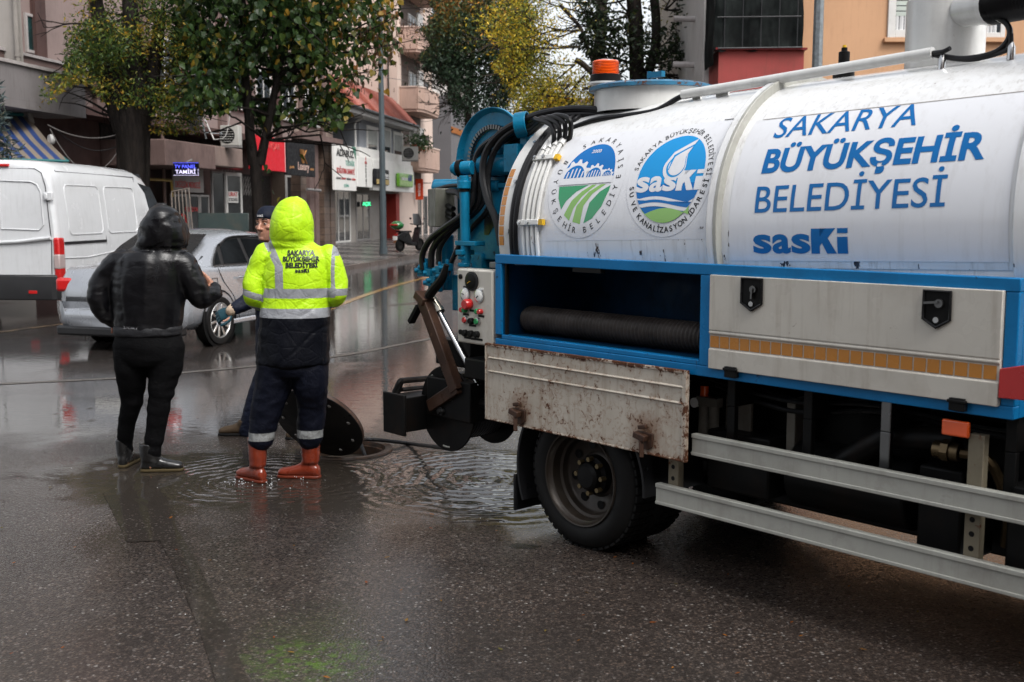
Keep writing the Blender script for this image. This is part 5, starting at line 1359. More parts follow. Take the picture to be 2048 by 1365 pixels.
# --- side guard rails
def guard(x0, x1, z0, z1):
    g = MB(); g.box(x0, x1, 0.0, 0.03, z0, z1); g.box(x0, x1, -0.006, 0.0, z1 - 0.02, z1); g.box(x0, x1, -0.006, 0.0, z0, z0 + 0.016)
    return g.build('side_guard_rail', M_alu, truck, bevel=0.003)
guard(0.605, 3.3, 0.61, 0.71); guard(0.395, 3.3, 0.34, 0.44)
for gx in (0.47, 1.905, 3.1):
    g = MB(); g.box(gx - .03, gx + .03, 0.034, 0.075, 0.335, 0.90); post = g.build('guard_post', paint('post_paint', (0.16, 0.14, 0.10), 0.4, dirt=0.5, rust=0.2, scale=4), truck, bevel=0.003)
    g = MB()
    for zz in np.arange(0.36, 0.6, 0.055): g.lathe([(0.0, 0), (0.011, 0)], c=(gx, 0.033, zz), ax=(0, -1, 0), n=10)
    g.build('post_hole', M_black, post)
g = MB(); g.box(1.78, 1.885, 0.01, 0.03, 0.885, 0.945); g.build('side_marker', M_orange, truck, bevel=0.006)

# --- running gear
def tyre_wheel(x, y, flip=1, inner=False, r=0.365, name='wheel'):
    """y is the outer face; the wheel runs inward along +y"""
    w = link(name, None, truck, (x, y, r))
    t = MB(); wd = 0.215
    t.lathe([(0.245, 0.012), (0.262, 0.002), (0.30, -0.006), (0.33, 0.002), (0.352, 0.02), (r - .004, 0.035), (r, 0.05), (r, wd - .05), (0.352, wd - .02), (0.33, wd), (0.26, wd), (0.245, wd - .02)], ax=(0, flip, 0), n=72)
    to = t.build('tyre', M_tyre, w, smooth=50)
    tr = MB()
    for k in range(52):
        a = 2 * math.pi * k / 52
        for (h0, h1) in ((0.03, 0.075), (0.085, 0.13), (0.14, 0.185)):
            m_ = Matrix.Rotation(a, 3, 'Y')
            tr.obox(m_ @ Vector((r + 0.002, 0, 0)) + Vector((0, flip * (h0 + h1) / 2, 0)), (0.012, h1 - h0, 0.030), m_)
    tr.build('tread', M_tyre, to, smooth=0)
    if not inner:
        q = MB(); q.lathe([(0.252, 0.010), (0.247, -0.002), (0.240, 0.0), (0.236, 0.018), (0.222, 0.03), (0.215, 0.075), (0.203, 0.085), (0.200, 0.115), (0.19, 0.128), (0.12, 0.145), (0.10, 0.132), (0.085, 0.13)], ax=(0, flip, 0), n=56)
        ri = q.build('rim', M_rim, w, smooth=40)
        for k in range(8):
            q = MB(); a = 2 * math.pi * k / 8 + .2; q.lathe([(0.024, -0.002), (0.0, -0.002)], c=(0.158 * math.cos(a), flip * 0.131, 0.158 * math.sin(a)), ax=(0, flip, 0), n=12); q.build('rim_hole', M_black, ri)
        q = MB(); q.lathe([(0.105, 0.135), (0.098, 0.10), (0.075, 0.09), (0.07, 0.06), (0.055, 0.045), (0.0, 0.042)], ax=(0, flip, 0), n=32)
        hb = q.build('hub', M_blackwet, w)
        for k in range(8):
            q = MB(); a = 2 * math.pi * k / 8; q.cyl((0.088 * math.cos(a), flip * 0.10, 0.088 * math.sin(a)), (0.088 * math.cos(a), flip * 0.065, 0.088 * math.sin(a)), 0.013, n=6)
            q.build('wheel_nut', paint('brass_nut', (0.16, 0.12, 0.06), 0.4, 0.6), hb)
    return w
tyre_wheel(-0.12, 0.0); tyre_wheel(-0.12, 0.235, inner=True)
tyre_wheel(-0.12, 1.60, -1); tyre_wheel(-0.12, 1.365, -1, inner=True)
tyre_wheel(3.1, 0.02); tyre_wheel(3.1, 1.58, -1)
g = MB(); g.box(-1.0, 3.6, 0.42, 0.50, 0.62, 0.84); g.box(-1.0, 3.6, 1.10, 1.18, 0.62, 0.84)
for x in (-0.9, 0.5, 1.5, 2.6): g.box(x, x + .1, 0.5, 1.1, 0.64, 0.82)
g.box(-0.4, 3.4, 0.55, 1.05, 0.84, 0.98)
g.build('chassis_frame', M_black, truck, bevel=0.006)
g = MB(); g.tube([(-0.12, 0.15, 0.365), (-0.12, 1.45, 0.365)], 0.07, 16); g.ball((-0.12, 0.8, 0.38), (0.17, 0.2, 0.2), 16, 10); g.tube([(-0.05, .8, .4), (2.8, .8, .62)], 0.045, 12)
g.build('axle', M_blackwet, truck)
g = MB(); g.box(-1.0, 2.0, 0.62, 0.64, 0.70, 0.98); g.box(0.55, 0.9, 0.18, 0.42, 0.42, 0.70); g.tube([(0.98, 0.32, 0.55), (1.55, 0.32, 0.55)], 0.15, 24); g.box(1.62, 1.80, 0.16, 0.45, 0.34, 0.72); g.box(2.0, 2.8, 0.10, 0.5, 0.30, 0.72)
g.box(0.35, 1.9, 0.9, 1.4, 0.35, 0.68); g.tube([(1.2, 0.2, 0.62), (1.45, 0.2, 0.80), (1.75, 0.22, 0.83)], 0.05, 12); g.tube([(0.6, 0.9, 0.30), (0.95, 0.9, 0.36)], 0.10, 14)
g.box(0.20, 3.4, 1.30, 1.585, 0.15, 0.975); g.box(0.32, 3.4, 0.52, 1.29, 0.31, 0.62); g.box(-0.77, 2.05, 1.56, 1.6, 0.975, 1.46); g.box(-1.0, -0.6, 1.2, 1.58, 0.4, 0.975)  # far side and belly boxes added to block light under the truck
g.build('under_tank', M_blackwet, truck, bevel=0.01)
g = MB(); g.cyl((1.70, 0.13, 0.80), (1.80, 0.13, 0.80), 0.035, n=14); g.cyl((1.735, 0.13, 0.80), (1.765, 0.13, 0.80), 0.045, n=8); g.tube(curve_pts([(1.8, .13, .8), (1.9, .16, .78), (1.96, .2, .6), (1.95, .22, .45)], 20), 0.02, 8); g.build('pipe_coupling', paint('brass', (0.12, 0.085, 0.045), 0.35, 0.9, dirt=0.6), truck)
for k, (ya, za) in enumerate(((.20, .93), (.24, .90), (.30, .955))):
    g = MB(); g.tube(curve_pts([(.55, ya, za), (.95, ya + .02, za - .05 - .02 * k), (1.4, ya, za - .01), (1.9, ya + .03, za - .04), (2.6, ya, za)], 40), .009 + .003 * k, 7); g.build('air_line', M_rubber, truck)
for k in range(4):
    g = MB(); g.tube(curve_pts([(-.70 + .05 * k, .36, .56 + .025 * k), (-.12, .36, .47 + .025 * k), (.46 - .05 * k, .36, .56 + .025 * k)], 14), .014, 4); g.build('spring_leaf', M_blackwet, truck)
for x in (.72, 1.12, 1.48, 1.98):
    g = MB(); g.box(x, x + .045, .10, .42, .84, .975); g.box(x, x + .045, .10, .13, .66, .84); g.build('bracket', M_dsteel if x == 1.48 else M_blackwet, truck, bevel=.004)
# air preparation unit and brackets behind the rail
g = MB(); g.cyl((0.465, 0.26, 0.62), (0.465, 0.26, 0.80), 0.026, n=14); g.cyl((0.525, 0.26, 0.62), (0.525, 0.26, 0.80), 0.026, n=14); g.box(0.435, 0.56, 0.235, 0.285, 0.79, 0.835)
au = g.build('air_unit', paint('dirty_white', (0.15, 0.14, 0.12), 0.45, dirt=0.6), truck, bevel=0.003)
g = MB(); g.cyl((0.465, 0.26, 0.835), (0.465, 0.26, 0.885), 0.021, n=14); g.build('air_unit_knob', M_orange, au)
g = MB(); g.lathe([(0.0, 0.0), (0.024, 0.0), (0.024, -0.02)], c=(0.425, 0.232, 0.80), ax=(0, -1, 0), n=16); g.build('gauge', M_face, au)
g = MB(); g.box(0.60, 0.64, 0.25, 0.30, 0.60, 0.86); g.box(0.64, 0.73, 0.27, 0.29, 0.62, 0.86); g.box(0.93, 0.975, 0.26, 0.40, 0.62, 0.88); g.box(0.83, 0.93, 0.26, 0.40, 0.60, 0.625)
g.build('bracket', paint('dirty_white', (0.35, 0.34, 0.30), 0.4), truck, bevel=0.004)
# mudguards
def mud(x0, a0, a1, y0, y1, r=0.44):
    m = MB(); rings = []
    for k in range(13):
        a = R(a0 + (a1 - a0) * k / 12); c_, s_ = math.cos(a), math.sin(a)
        rings.append([(x0 + rr * c_, yy, 0.365 + rr * s_) for rr, yy in ((r, y0), (r + .014, y0), (r + .014, y1), (r, y1))])
    m.loft(rings); return m.build('mudguard', M_rubber, truck, smooth=50)
mud(-0.12, 150, 205, 0.0, 0.45, 0.46); mud(-0.12, -2, 40, 0.0, 0.45, 0.43)
g = MB(); g.box(-0.61, -0.595, -0.01, 0.45, 0.10, 0.30); g.build('mud_flap', M_rubber, truck, bevel=0.004)
# --- rear gear: hose reel, boom, pump and hoses
def tkc(lst, n=40):
    return curve_pts([TK(*q) for q in lst], n)
rear = MB()
rear.box(-1.62, -0.93, 0.42, 0.46, 1.42, 1.86)                         # side plate with the big letter
rear.box(-1.55, -0.95, 0.46, 1.2, 1.42, 1.72)
rear.obox((-1.35, 0.5, 1.885), (0.62, 0.10, 0.07))
rear.tube([TK(870, 375, -.42), TK(1000, 372, -.42)], 0.035, 14)
rear.tube([TK(870, 368, -.7), TK(1010, 366, -.7)], 0.03, 14)
rear_o = rear.build('pump_housing', M_teal, truck, bevel=0.008)
mp = TK(968, 470, -.415)
bm = letter_bm('M', 0.20, 0.155, 0.02)
bm_obj('lettering', bm, M_dtext, rear_o, lambda x, y, z: Vector((mp.x + x, 0.4165, mp.z + y)))
# the large reel disc with its chain ring
bd = MB(); rc = Vector((-1.36, 0.5, 2.0))
bd.lathe([(0.0, 0.0), (0.30, 0.0), (0.325, -0.03), (0.33, -0.03), (0.33, -0.012), (0.305, 0.018), (0.0, 0.018)], c=rc, ax=(0, 1, 0), n=64)
bd.lathe([(0.0, 0.40), (0.325, 0.40), (0.33, 0.42), (0.0, 0.42)], c=rc, ax=(0, 1, 0), n=48)
reel = bd.build('hose_reel', M_teal, truck)
bd = MB(); bd.lathe([(0.16, 0.02), (0.16, 0.40)], c=rc, ax=(0, 1, 0), n=32); bd.build('reel_drum', M_blackwet, reel)
bd = MB()
for k in range(56):
    a = 2 * math.pi * k / 56; m_ = Matrix.Rotation(-a, 3, 'Y')
    bd.obox(rc + Vector((0.215 * math.cos(a), -0.014, 0.215 * math.sin(a))), (0.026, 0.022, 0.015), m_)
bd.lathe([(0.200, -0.003), (0.212, -0.012), (0.225, -0.003)], c=rc, ax=(0, 1, 0), n=56)
bd.build('drive_chain', M_dsteel, reel, smooth=0)
# motor and gearbox
mo = MB(); mc = TK(1000, 330, -.40)
mo.tube([mc + Vector((-0.10, 0, 0)), mc + Vector((0.22, 0.02, 0.0))], 0.062, 18); mo.tube([mc + Vector((-0.14, 0, 0)), mc + Vector((-0.09, 0, 0))], 0.075, 12); mo.obox(mc + Vector((0.17, 0.0, 0.03)), (0.12, 0.14, 0.16))
mo.tube(tkc([(985, 300, -.38), (998, 288, -.38), (1010, 296, -.38)], 12), 0.014, 8); mo.cyl(mc + Vector((0.0, -0.0, 0.06)), mc + Vector((0.0, 0.0, 0.10)), 0.02)
mo.obox(mc + Vector((0.05, 0.1, -0.12)), (0.45, 0.2, 0.03))
mot = mo.build('hydraulic_motor', M_teal, truck, bevel=0.005)
b_ = MB()
for k in range(6):
    a = k * math.pi / 3; b_.cyl(mc + Vector((-0.155, 0.05 * math.cos(a), 0.05 * math.sin(a))), mc + Vector((-0.14, 0.05 * math.cos(a), 0.05 * math.sin(a))), 0.008, n=6)
b_.build('bolt', M_dsteel, mot)
# boom head cylinder and post
bo = MB(); bo.tube([TK(909, 338, -.25), TK(945, 336, -.30)], 0.042, 18); bo.tube([TK(905, 338, -.245), TK(911, 338, -.25)], 0.030, 18)
bo.tube([TK(928, 352, -.26), TK(932, 530, -.26)], 0.030, 14)
bo.tube([TK(928, 362, -.26), TK(928, 378, -.26)], 0.042, 14)
bo.obox(TK(940, 487, -.27), (0.19, 0.08, 0.028)); bo.obox(TK(930, 505, -.26), (0.06, 0.10, 0.03)); bo.tube([TK(929, 512, -.26), TK(929, 519, -.26)], 0.042, 8); bo.tube([TK(930, 526, -.26), TK(930, 534, -.26)], 0.044, 8)
boom = bo.build('boom_post', M_teal, truck, bevel=0.004)
b_ = MB(); b_.tube([TK(917, 338, -.26), TK(925, 337, -.27)], 0.052, 18); b_.build('pivot_collar', M_blackwet, boom); b_ = MB(); b_.tube([TK(928, 378, -.26), TK(928, 384, -.26)], 0.035, 12); b_.build('pivot_collar', M_blackwet, boom)
# pillar with valve block
pi_ = MB(); pi_.box(-1.47, -1.36, 0.40, 0.56, 0.95, 1.46); pi_.box(-1.60, -1.40, 0.36, 0.50, 1.10, 1.32)
p = TK(905, 500, -.40); pi_.tube([TK(893, 470, -.42), TK(893, 580, -.42)], 0.05, 14)
pil = pi_.build('pillar', M_teal, truck, bevel=0.006)
vb = MB()
for (px, py) in ((845, 540), (862, 545), (880, 540), (870, 560), (876, 575), (862, 565), (888, 552), (853, 533), (895, 535)):
    p = TK(px, py, -.30); vb.obox(p, (0.05, 0.05, 0.045)); vb.cyl(p, p + Vector((-0.04, -0.03, -0.005)), 0.016, n=8); vb.cyl(p + Vector((0, 0, 0)), p + Vector((0, 0, 0.05)), 0.013, n=8)
vb.beam(TK(838, 545, -.30), TK(890, 548, -.30), 0.03, 0.05); vb.beam(TK(860, 572, -.30), TK(882, 578, -.30), 0.03, 0.04)
vb.build('valve_block', M_teal, pil, bevel=0.003)
# grey junction box
jb = MB(); jb.obox(TK(882, 416, -.38), (0.29, 0.12, 0.235), Matrix.Rotation(R(-28), 3, 'Z'))
jbo = jb.build('junction_box', paint('mossy_grey_paint', (0.13, 0.13, 0.11), 0.4, var=0.2, dirt=0.5, dirt_c=(0.05, 0.06, 0.03), streak=0.3, scale=5), truck, bevel=0.006)
jb = MB()
for (px, py) in ((895, 412), (895, 424), (895, 432)): jb.cyl(TK(px, py, -.32), TK(px + 12, py + 6, -.28), 0.016, n=10)
jb.build('cable_gland', M_black, jbo)
# hoses: black, drawn through the ring clamp and down the side
hs = MB()
def hose(lst, r=0.022, n=44): hs.tube(tkc(lst, n), r, 10)
hose([(1215, 222, -.55), (1150, 218, -.5), (1090, 226, -.42), (1045, 242, -.35), (1000, 268, -.32), (972, 305, -.30), (965, 350, -.28), (975, 400, -.26), (992, 440, -.25), (1002, 490, -.24)], 0.021)
hose([(1215, 228, -.56), (1150, 230, -.5), (1090, 236, -.42), (1045, 252, -.36), (1005, 280, -.33), (982, 320, -.32), (975, 370, -.3), (982, 420, -.28)], 0.019)
hose([(1045, 262, -.38), (1000, 272, -.36), (962, 298, -.35), (950, 330, -.34), (948, 370, -.32), (945, 405, -.3), (925, 430, -.28), (890, 455, -.27), (860, 480, -.27), (845, 510, -.28), (846, 540, -.28)], 0.020)
hose([(1050, 266, -.4), (1010, 280, -.4), (975, 305, -.38), (962, 345, -.36), (960, 385, -.35), (952, 415, -.33), (920, 440, -.3), (885, 470, -.29), (865, 500, -.29), (862, 535, -.29)], 0.020)
hose([(1050, 270, -.44), (1015, 290, -.44), (985, 320, -.42), (975, 360, -.4), (968, 400, -.37), (945, 430, -.34), (905, 460, -.32), (880, 495, -.31), (878, 530, -.31)], 0.018)
hose([(895, 385, -.3), (915, 388, -.28), (925, 405, -.27), (925, 430, -.27)], 0.014, 20)
hose([(890, 383, -.33), (910, 382, -.31), (930, 398, -.3), (938, 420, -.3)], 0.012, 20)
hose([(870, 380, -.36), (900, 372, -.35), (930, 372, -.33)], 0.012, 14)
# the bundle leading to the four pipes
for k in range(4):
    px = 1100 + k * 11; py = 303 - k * 4
    hose([(px, py, -.28 - .012 * k), (px + 8, py - 22, -.26 - .012 * k), (px + 2 + k, py - 52, -.27), (px - 28, py - 64 + k * 2, -.30), (1070 - k * 3, 240 + k * 9, -.36), (1045, 248 + k * 6, -.38)], 0.0135, 40)
hose([(1050, 285, -.40), (1085, 275, -.38), (1130, 262, -.38), (1190, 240, -.42), (1250, 232, -.45), (1310, 222, -.48), (1350, 200, -.54), (1368, 191, -.55)], 0.014)
hose([(1130, 250, -.45), (1140, 238, -.45), (1150, 232, -.5)], 0.012, 12); hose([(1140, 252, -.46), (1150, 240, -.46), (1160, 232, -.5)], 0.012, 12)
hose([(1052, 276, -.5), (1020, 300, -.5), (995, 335, -.48), (985, 380, -.46), (975, 420, -.42), (950, 450, -.40), (925, 480, -.38), (905, 520, -.36), (893, 556, -.36)], 0.016)
hose([(1040, 300, -.46), (1022, 330, -.45), (1012, 370, -.44), (1004, 420, -.43), (1000, 480, -.42)], 0.014, 24)
hose([(955, 540, -.34), (965, 580, -.36), (960, 640, -.38), (948, 700, -.38), (955, 760, -.34)], 0.016, 30)
hose([(975, 560, -.38), (985, 620, -.42), (978, 690, -.44), (962, 745, -.42)], 0.013, 30)
hs.build('hydraulic_hose', M_rubber, truck)
hk = MB()
for (px, py) in ((975, 430), (985, 450)):
    p = TK(px, py, -.255)
# ring clamp
rc_ = MB(); p = TK(1045, 250, -.36)
rings = []
rc_.lathe([(0.062, -0.035), (0.072, -0.035), (0.072, 0.035), (0.062, 0.035), (0.062, -0.035)], c=p, ax=(0.85, 0.5, 0.12), n=32)
rc_.obox(p + Vector((0.0, 0.02, -0.21)), (0.055, 0.03, 0.30)); rc_.obox(p + Vector((0.06, 0.06, -0.28)), (0.12, 0.03, 0.26))
rc_.build('hose_clamp', M_teal, truck, bevel=0.003)

# --- lower hose reel between two flanges
lr = MB(); lc = Vector((-1.458, 0.2, 0.518)); RL = 0.262
lr.lathe([(0.0, 0.0), (RL - .004, 0.0), (RL, 0.004), (RL, 0.010), (0.0, 0.010)], c=lc, ax=(0, 1, 0), n=72)
flg = lr.build('reel', M_blackwet, truck)
lr = MB(); lr.lathe([(0.0, 0.35), (RL - .004, 0.35), (RL, 0.354), (RL, 0.360), (0.0, 0.360)], c=lc, ax=(0, 1, 0), n=72); lr.build('flange', M_blackwet, flg)
lr = MB(); pts = []
for k in range(16 * 24):
    a = 2 * math.pi * k / 24; pts.append(lc + Vector((0.165 * math.cos(a), 0.025 + 0.32 * k / (16 * 24), 0.165 * math.sin(a))))
lr.tube(pts, 0.014, 6); pts = []
for k in range(12 * 24):
    a = 2 * math.pi * k / 24; pts.append(lc + Vector((0.188 * math.cos(a), 0.04 + 0.26 * k / (12 * 24), 0.188 * math.sin(a))))
lr.tube(pts, 0.014, 6); lr.build('wound_hose', M_rubber, flg)
lr = MB(); lr.lathe([(0.15, 0.01), (0.15, 0.35)], c=lc, ax=(0, 1, 0), n=32); lr.build('drum', M_blackwet, flg)
lr = MB(); lr.tube([lc + Vector((-0.005, -0.045, -0.01)), lc + Vector((0, 0.0, -0.01))], 0.026, 14); lr.tube([lc + Vector((-0.005, -0.065, -0.01)), lc + Vector((0, -0.04, -0.01))], 0.016, 10)
lr.tube([lc + Vector((0.06, -0.03, 0.075)), lc + Vector((0.06, 0.0, 0.075))], 0.02, 8); lr.beam(lc + Vector((0.02, -0.02, 0.09)), lc + Vector((0.10, -0.02, 0.06)), 0.02, 0.012); lr.build('hub', M_dsteel, flg)
sl = MB()
for a0, rr in ((125, 0.235), (262, 0.235)):
    pts = [lc + Vector((-rr * math.cos(R(a0 + t)) * -1, -0.001, rr * math.sin(R(a0 + t)))) for t in range(0, 16, 3)]
    sl.tube(pts, 0.006, 6)
sl.build('flange_slot', M_alu, flg)
# swing arm and its hydraulic ram
ar = MB(); a0 = TK(848, 600, -.16); a1 = TK(915, 782, -.16)
ar.beam(a0, a1, 0.075, 0.062, up=(0, -1, 0)); ar.beam(TK(918, 775, -.16), TK(862, 812, -.17), 0.075, 0.055, up=(0, -1, 0)); ar.obox(a0 + Vector((0.0, 0, 0.01)), (0.10, 0.09, 0.05), Matrix.Rotation(R(30), 3, 'Y'))
arm = ar.build('swing_arm', M_rusty, truck, bevel=0.005)
ar = MB(); ar.tube([TK(875, 618, -.22), TK(958, 772, -.24)], 0.017, 12); ar.build('ram_rod', M_steel, arm)
ar = MB(); ar.tube([TK(861, 592, -.21), TK(877, 618, -.22)], 0.028, 14); ar.tube([TK(876, 617, -.22), TK(880, 625, -.22)], 0.033, 12); ar.build('ram_head', paint('chromed_head', (0.35, 0.33, 0.28), 0.25, 0.9, dirt=0.4), arm)
ar = MB(); ar.tube(tkc([(893, 530, -.16), (885, 556, -.16), (868, 578, -.16), (858, 592, -.16)], 14), [0.016, 0.018, 0.022, 0.024, 0.026, 0.028, 0.028, 0.03, 0.03, 0.03, 0.03, 0.03, 0.03][:len(tkc([(893, 530, -.16), (885, 556, -.16), (868, 578, -.16), (858, 592, -.16)], 14))], 10); ar.build('arm_hook', M_blackwet, arm)
ar = MB(); ar.beam(TK(839, 612, -.18), TK(822, 645, -.18), 0.045, 0.03); ar.build('arm_lever', M_blackwet, arm, bevel=0.004)
gm = MB(); gm.obox(TK(960, 790, -.42), (0.42, 0.5, 0.24)); gm.obox(TK(968, 700, -.5), (0.34, 0.5, 0.16)); gm.tube(tkc([(948, 775, -.26), (970, 762, -.3), (985, 768, -.3)], 10), 0.02, 8); gm.tube([TK(945, 800, -.26), TK(985, 812, -.26)], 0.03, 10)
gm.build('reel_motor', M_blackwet, truck, bevel=0.01)
gm = MB(); gm.obox((-1.05, 0.6, 0.80), (0.35, 0.9, 0.12)); gm.box(-1.0, -0.8, 0.3, 1.3, 0.84, 1.42); gm.build('rear_frame', M_blackwet, truck, bevel=0.01)
gm = MB(); p = TK(960, 690, -.45); gm.box(-0.96, -0.80, 0.12, 0.26, 1.395, 1.43); gm.build('pump_fitting', paint('cast_grey', (0.12, 0.13, 0.13), 0.4, dirt=0.4), truck, bevel=0.005)
# rear step box with its grab bar
st = MB(); st.box(-1.84, -1.66, 0.02, 0.62, 0.36, 0.575); st.box(-1.845, -1.62, 0.0, 0.02, 0.345, 0.60)
sto = st.build('rear_step', M_blackwet, truck, bevel=0.006)
st = MB(); st.tube(tkc([(785, 800, -.10), (793, 778, -.12), (800, 764, -.14), (806, 762, -.18)], 14) + [TK(880, 755, -.6)], 0.02, 10); st.tube([TK(803, 780, -.16), TK(880, 772, -.6)], 0.014, 8); st.beam(TK(790, 798, -.10), TK(800, 765, -.14), 0.05, 0.02); st.build('grab_bar', M_blackwet, sto)
# simple cab ahead of the tank, outside the picture
cb = MB(); cb.box(3.75, 5.3, 0.0, 1.6, 0.55, 2.45); cabo = cb.build('cab', M_white, truck, bevel=0.06, seg=3)
cb = MB(); cb.box(4.05, 4.85, -0.004, 0.02, 1.5, 2.2); cb.build('side_window', glass('dark_glass'), cabo, bevel=0.02)

# --- suction hose lying in the open locker (its own thing)
sh = MB(); p0 = Vector((-0.715, 0.19, 1.125)); p1 = Vector((0.60, 0.19, 1.125)); N = 340
sh.tube([p0.lerp(p1, k / N) for k in range(N + 1)], [0.068 + 0.0055 * math.sin(k * 1.0) + (0 if 4 < k < N - 4 else -0.01) for k in range(N + 1)], 28)
suc = sh.build('suction_hose', paint('ribbed_hose', (0.045, 0.038, 0.034), 0.42, var=0.3, dirt=0.5, dirt_c=(0.02, 0.016, 0.014), scale=7), None, smooth=70, loc=TO, rot=(0, 0, TANG - math.pi / 2))
tag(suc, 'thick ribbed grey brown suction hose lying in the open blue locker', 'hose')
# ------------------------------------------------------------------ signs on the street row
M_blk = flat('black_lettering', (0.012, 0.012, 0.013), 0.4)
M_wsign = paint('white_sign_board', (0.74, 0.73, 0.70), 0.35, var=.04, dirt=.15, streak=.2, dirt_c=(.3, .28, .25), scale=.8)
def board(name, label, px0, py0, px1, py1, out, mat, d=.14, cat='sign'):
    a, z1 = FS(px0, py0, out); b, z0 = FS(px1, py1, out)
    t = thing(name, label, cat, S0 + SD * a + SN * out, SRZ)
    m = MB(); m.box(0, b - a, 0, d, z0, z1); m.build('panel', mat, t, smooth=0, bevel=.015, seg=1)
    return t, b - a, z0, z1
def stext(t, txt, mat, x, z, w, h, bold=.0, shear=0.0):
    return sign_text('lettering', txt, mat, t, (x, -.002, z), ax, az, w, h, bold, shear, out=ao, depth=.012)
t, w, z0, z1 = board('shop_sign', 'plain bright red shop board half hidden by the linden trunk', 503, 268, 572, 345, .9, flat('red_board', (0.60, 0.016, 0.028), .45))
stext(t, 'AVŞAR', flat('faded_red_lettering', (0.60, 0.10, 0.09), .3), w * .42, z1 - .42, w * .4, .22)
m = MB(); m.tube([(w * .97, -.012, z0), (w * .97, -.012, z1)], .02, 6); m.build('trim', flat('pink_trim', (.6, .3, .3), .4), t)
t, w, z0, z1 = board('shop_sign', 'black shop board with gold letters above the stone columns', 573, 279, 631, 355, .9, flat('black_board', (0.012, 0.012, 0.014), .5))
M_gold = flat('gold_lettering', (0.55, 0.27, 0.10), .3, .4); M_pale = flat('pale_pink_lettering', (0.60, 0.42, 0.36), .4)
h = z1 - z0; cx = w * .55; m = MB()
for (x0, x1, u0, u1) in ((-.36, -.12, 1, 0), (-.20, .03, 1, 0), (.0, .0, 1, 0), (.36, .02, 1, .5), (.05, .38, .5, 0)):
    m.beam((cx + x0, -.012, z0 + h * (.38 + .40 * u0)), (cx + x1, -.012, z0 + h * (.38 + .40 * u1)), .012, .075, up=(0, 1, 0))
m.build('monogram', M_gold, t, smooth=0)
stext(t, 'Luxury', M_pale, cx - .62, z0 + h * .18, 1.3, .30); stext(t, 'güzellik', M_gold, w * .08, z0 + h * .20, .5, .10); stext(t, 'merkezi', M_gold, w * .80, z0 + h * .20, .45, .10)
t, w, z0, z1 = board('shop_sign', 'tall white board with black, green and red lettering left of the narrow vertical sign', 669, 287, 713, 383, .75, M_wsign)
h = z1 - z0
stext(t, 'ADABUZ', M_blk, w * .07, z0 + h * .74, w * .82, h * .16, .03); stext(t, 'TEKNİK', flat('green_lettering', (.08, .28, .22), .4), w * .48, z0 + h * .56, w * .44, h * .11)
stext(t, 'SOĞUTMA SANAYİ', M_rtext, w * .07, z0 + h * .37, w * .84, h * .12, .02)
for k, (tx, mm) in enumerate((('ATLAS', M_blk), ('SHARP', M_rtext), ('SEM', M_blk), ('KLİMA', M_rtext))): stext(t, tx, mm, w * (.04 + .24 * k), z0 + h * .24, w * .2, h * .045, .02)
stext(t, 'KLİMA', flat('green_lettering', (.08, .28, .22), .4), w * .40, z0 + h * .08, w * .22, h * .06)
m = MB(); m.prism([(w * .8, -.004, z1), (w, -.004, z1), (w, -.004, z1 - h * .3)], (0, .003, 0)); m.build('corner_mark', flat('green_panel', (.02, .16, .10), .4), t, smooth=0)
t, w, z0, z1 = board('shop_sign', 'narrow white board with red three diamond mark over vertical black letters', 714, 312, 745, 376, .75, M_wsign)
h = z1 - z0; cx = w * .56; m = MB()
def dia(cx, cz, a, rot):
    c_, s_ = math.cos(R(rot)), math.sin(R(rot)); P = [(0, 0), (.32 * a, .55 * a), (0, 1.1 * a), (-.32 * a, .55 * a)]
    m.prism([(cx + (x * c_ - y * s_), -.014, cz + (x * s_ + y * c_)) for x, y in P], (0, .012, 0))
for r_ in (0, 120, 240): dia(cx, z0 + h * .86, .22, r_)
m.build('mark', M_rtext, t, smooth=0)
for k, ch in enumerate('MITSUBISHI'):
    bm = letter_bm(ch, None, .20, .03); bz = z0 + h * (.72 - .072 * k)
    bm_obj('lettering', bm, M_blk, t, lambda x, y, z: Vector((cx + .11 - y, -.008, bz + x - .06)))
t, w, z0, z1 = board('shop_fascia', 'long plain white fascia carrying the gold and green signs', 746, 319, 828, 386, .72, M_wsign, .2, 'fascia')
m = MB(); m.box(-2.0, w, .1, .6, z1 + .002, z1 + .5); m.build('top_panel', M_wsign, t, smooth=0)
def pill(name, label, px0, py0, px1, py1, mat, out=.95):
    a, z1 = FS(px0, py0, out); b, z0 = FS(px1, py1, out); t = thing(name, label, 'sign', S0 + SD * a + SN * out, SRZ)
    m = MB(); m.box(0, b - a, 0, .2, z0, z1); m.build('panel', mat, t, smooth=40, bevel=.09, seg=4); return t, b - a, z0, z1
t, w, z0, z1 = pill('shop_sign', 'small black and gold sign partly behind the lamp post', 752, 337, 779, 372, flat('black_board', (0.016, 0.016, 0.018), .35))
m = MB(); m.box(.08, w - .08, -.01, 0, z0 + .04, z0 + .28); m.build('gold_band', flat('gold_band', (.42, .30, .10), .4), t, smooth=0)
stext(t, 'markası', flat('white_lettering', (.7, .7, .7), .4), w * .42, z0 + (z1 - z0) * .55, w * .5, .18, .02); stext(t, 'ULUSLARARASI', flat('white_lettering', (.7, .7, .7), .4), w * .42, z0 + (z1 - z0) * .42, w * .5, .07)
t, w, z0, z1 = pill('shop_sign', 'rounded bright green sign at the end of the white fascia', 799, 346, 827, 376, flat('lime_board', (.16, .42, .03), .3, coat=.4))
stext(t, 'takım', flat('white_lettering', (.7, .7, .7), .4), w * .14, z0 + (z1 - z0) * .5, w * .42, .2, .03); stext(t, '60', flat('navy_lettering', (.02, .04, .22), .4), w * .60, z0 + (z1 - z0) * .45, w * .28, .36, .03)
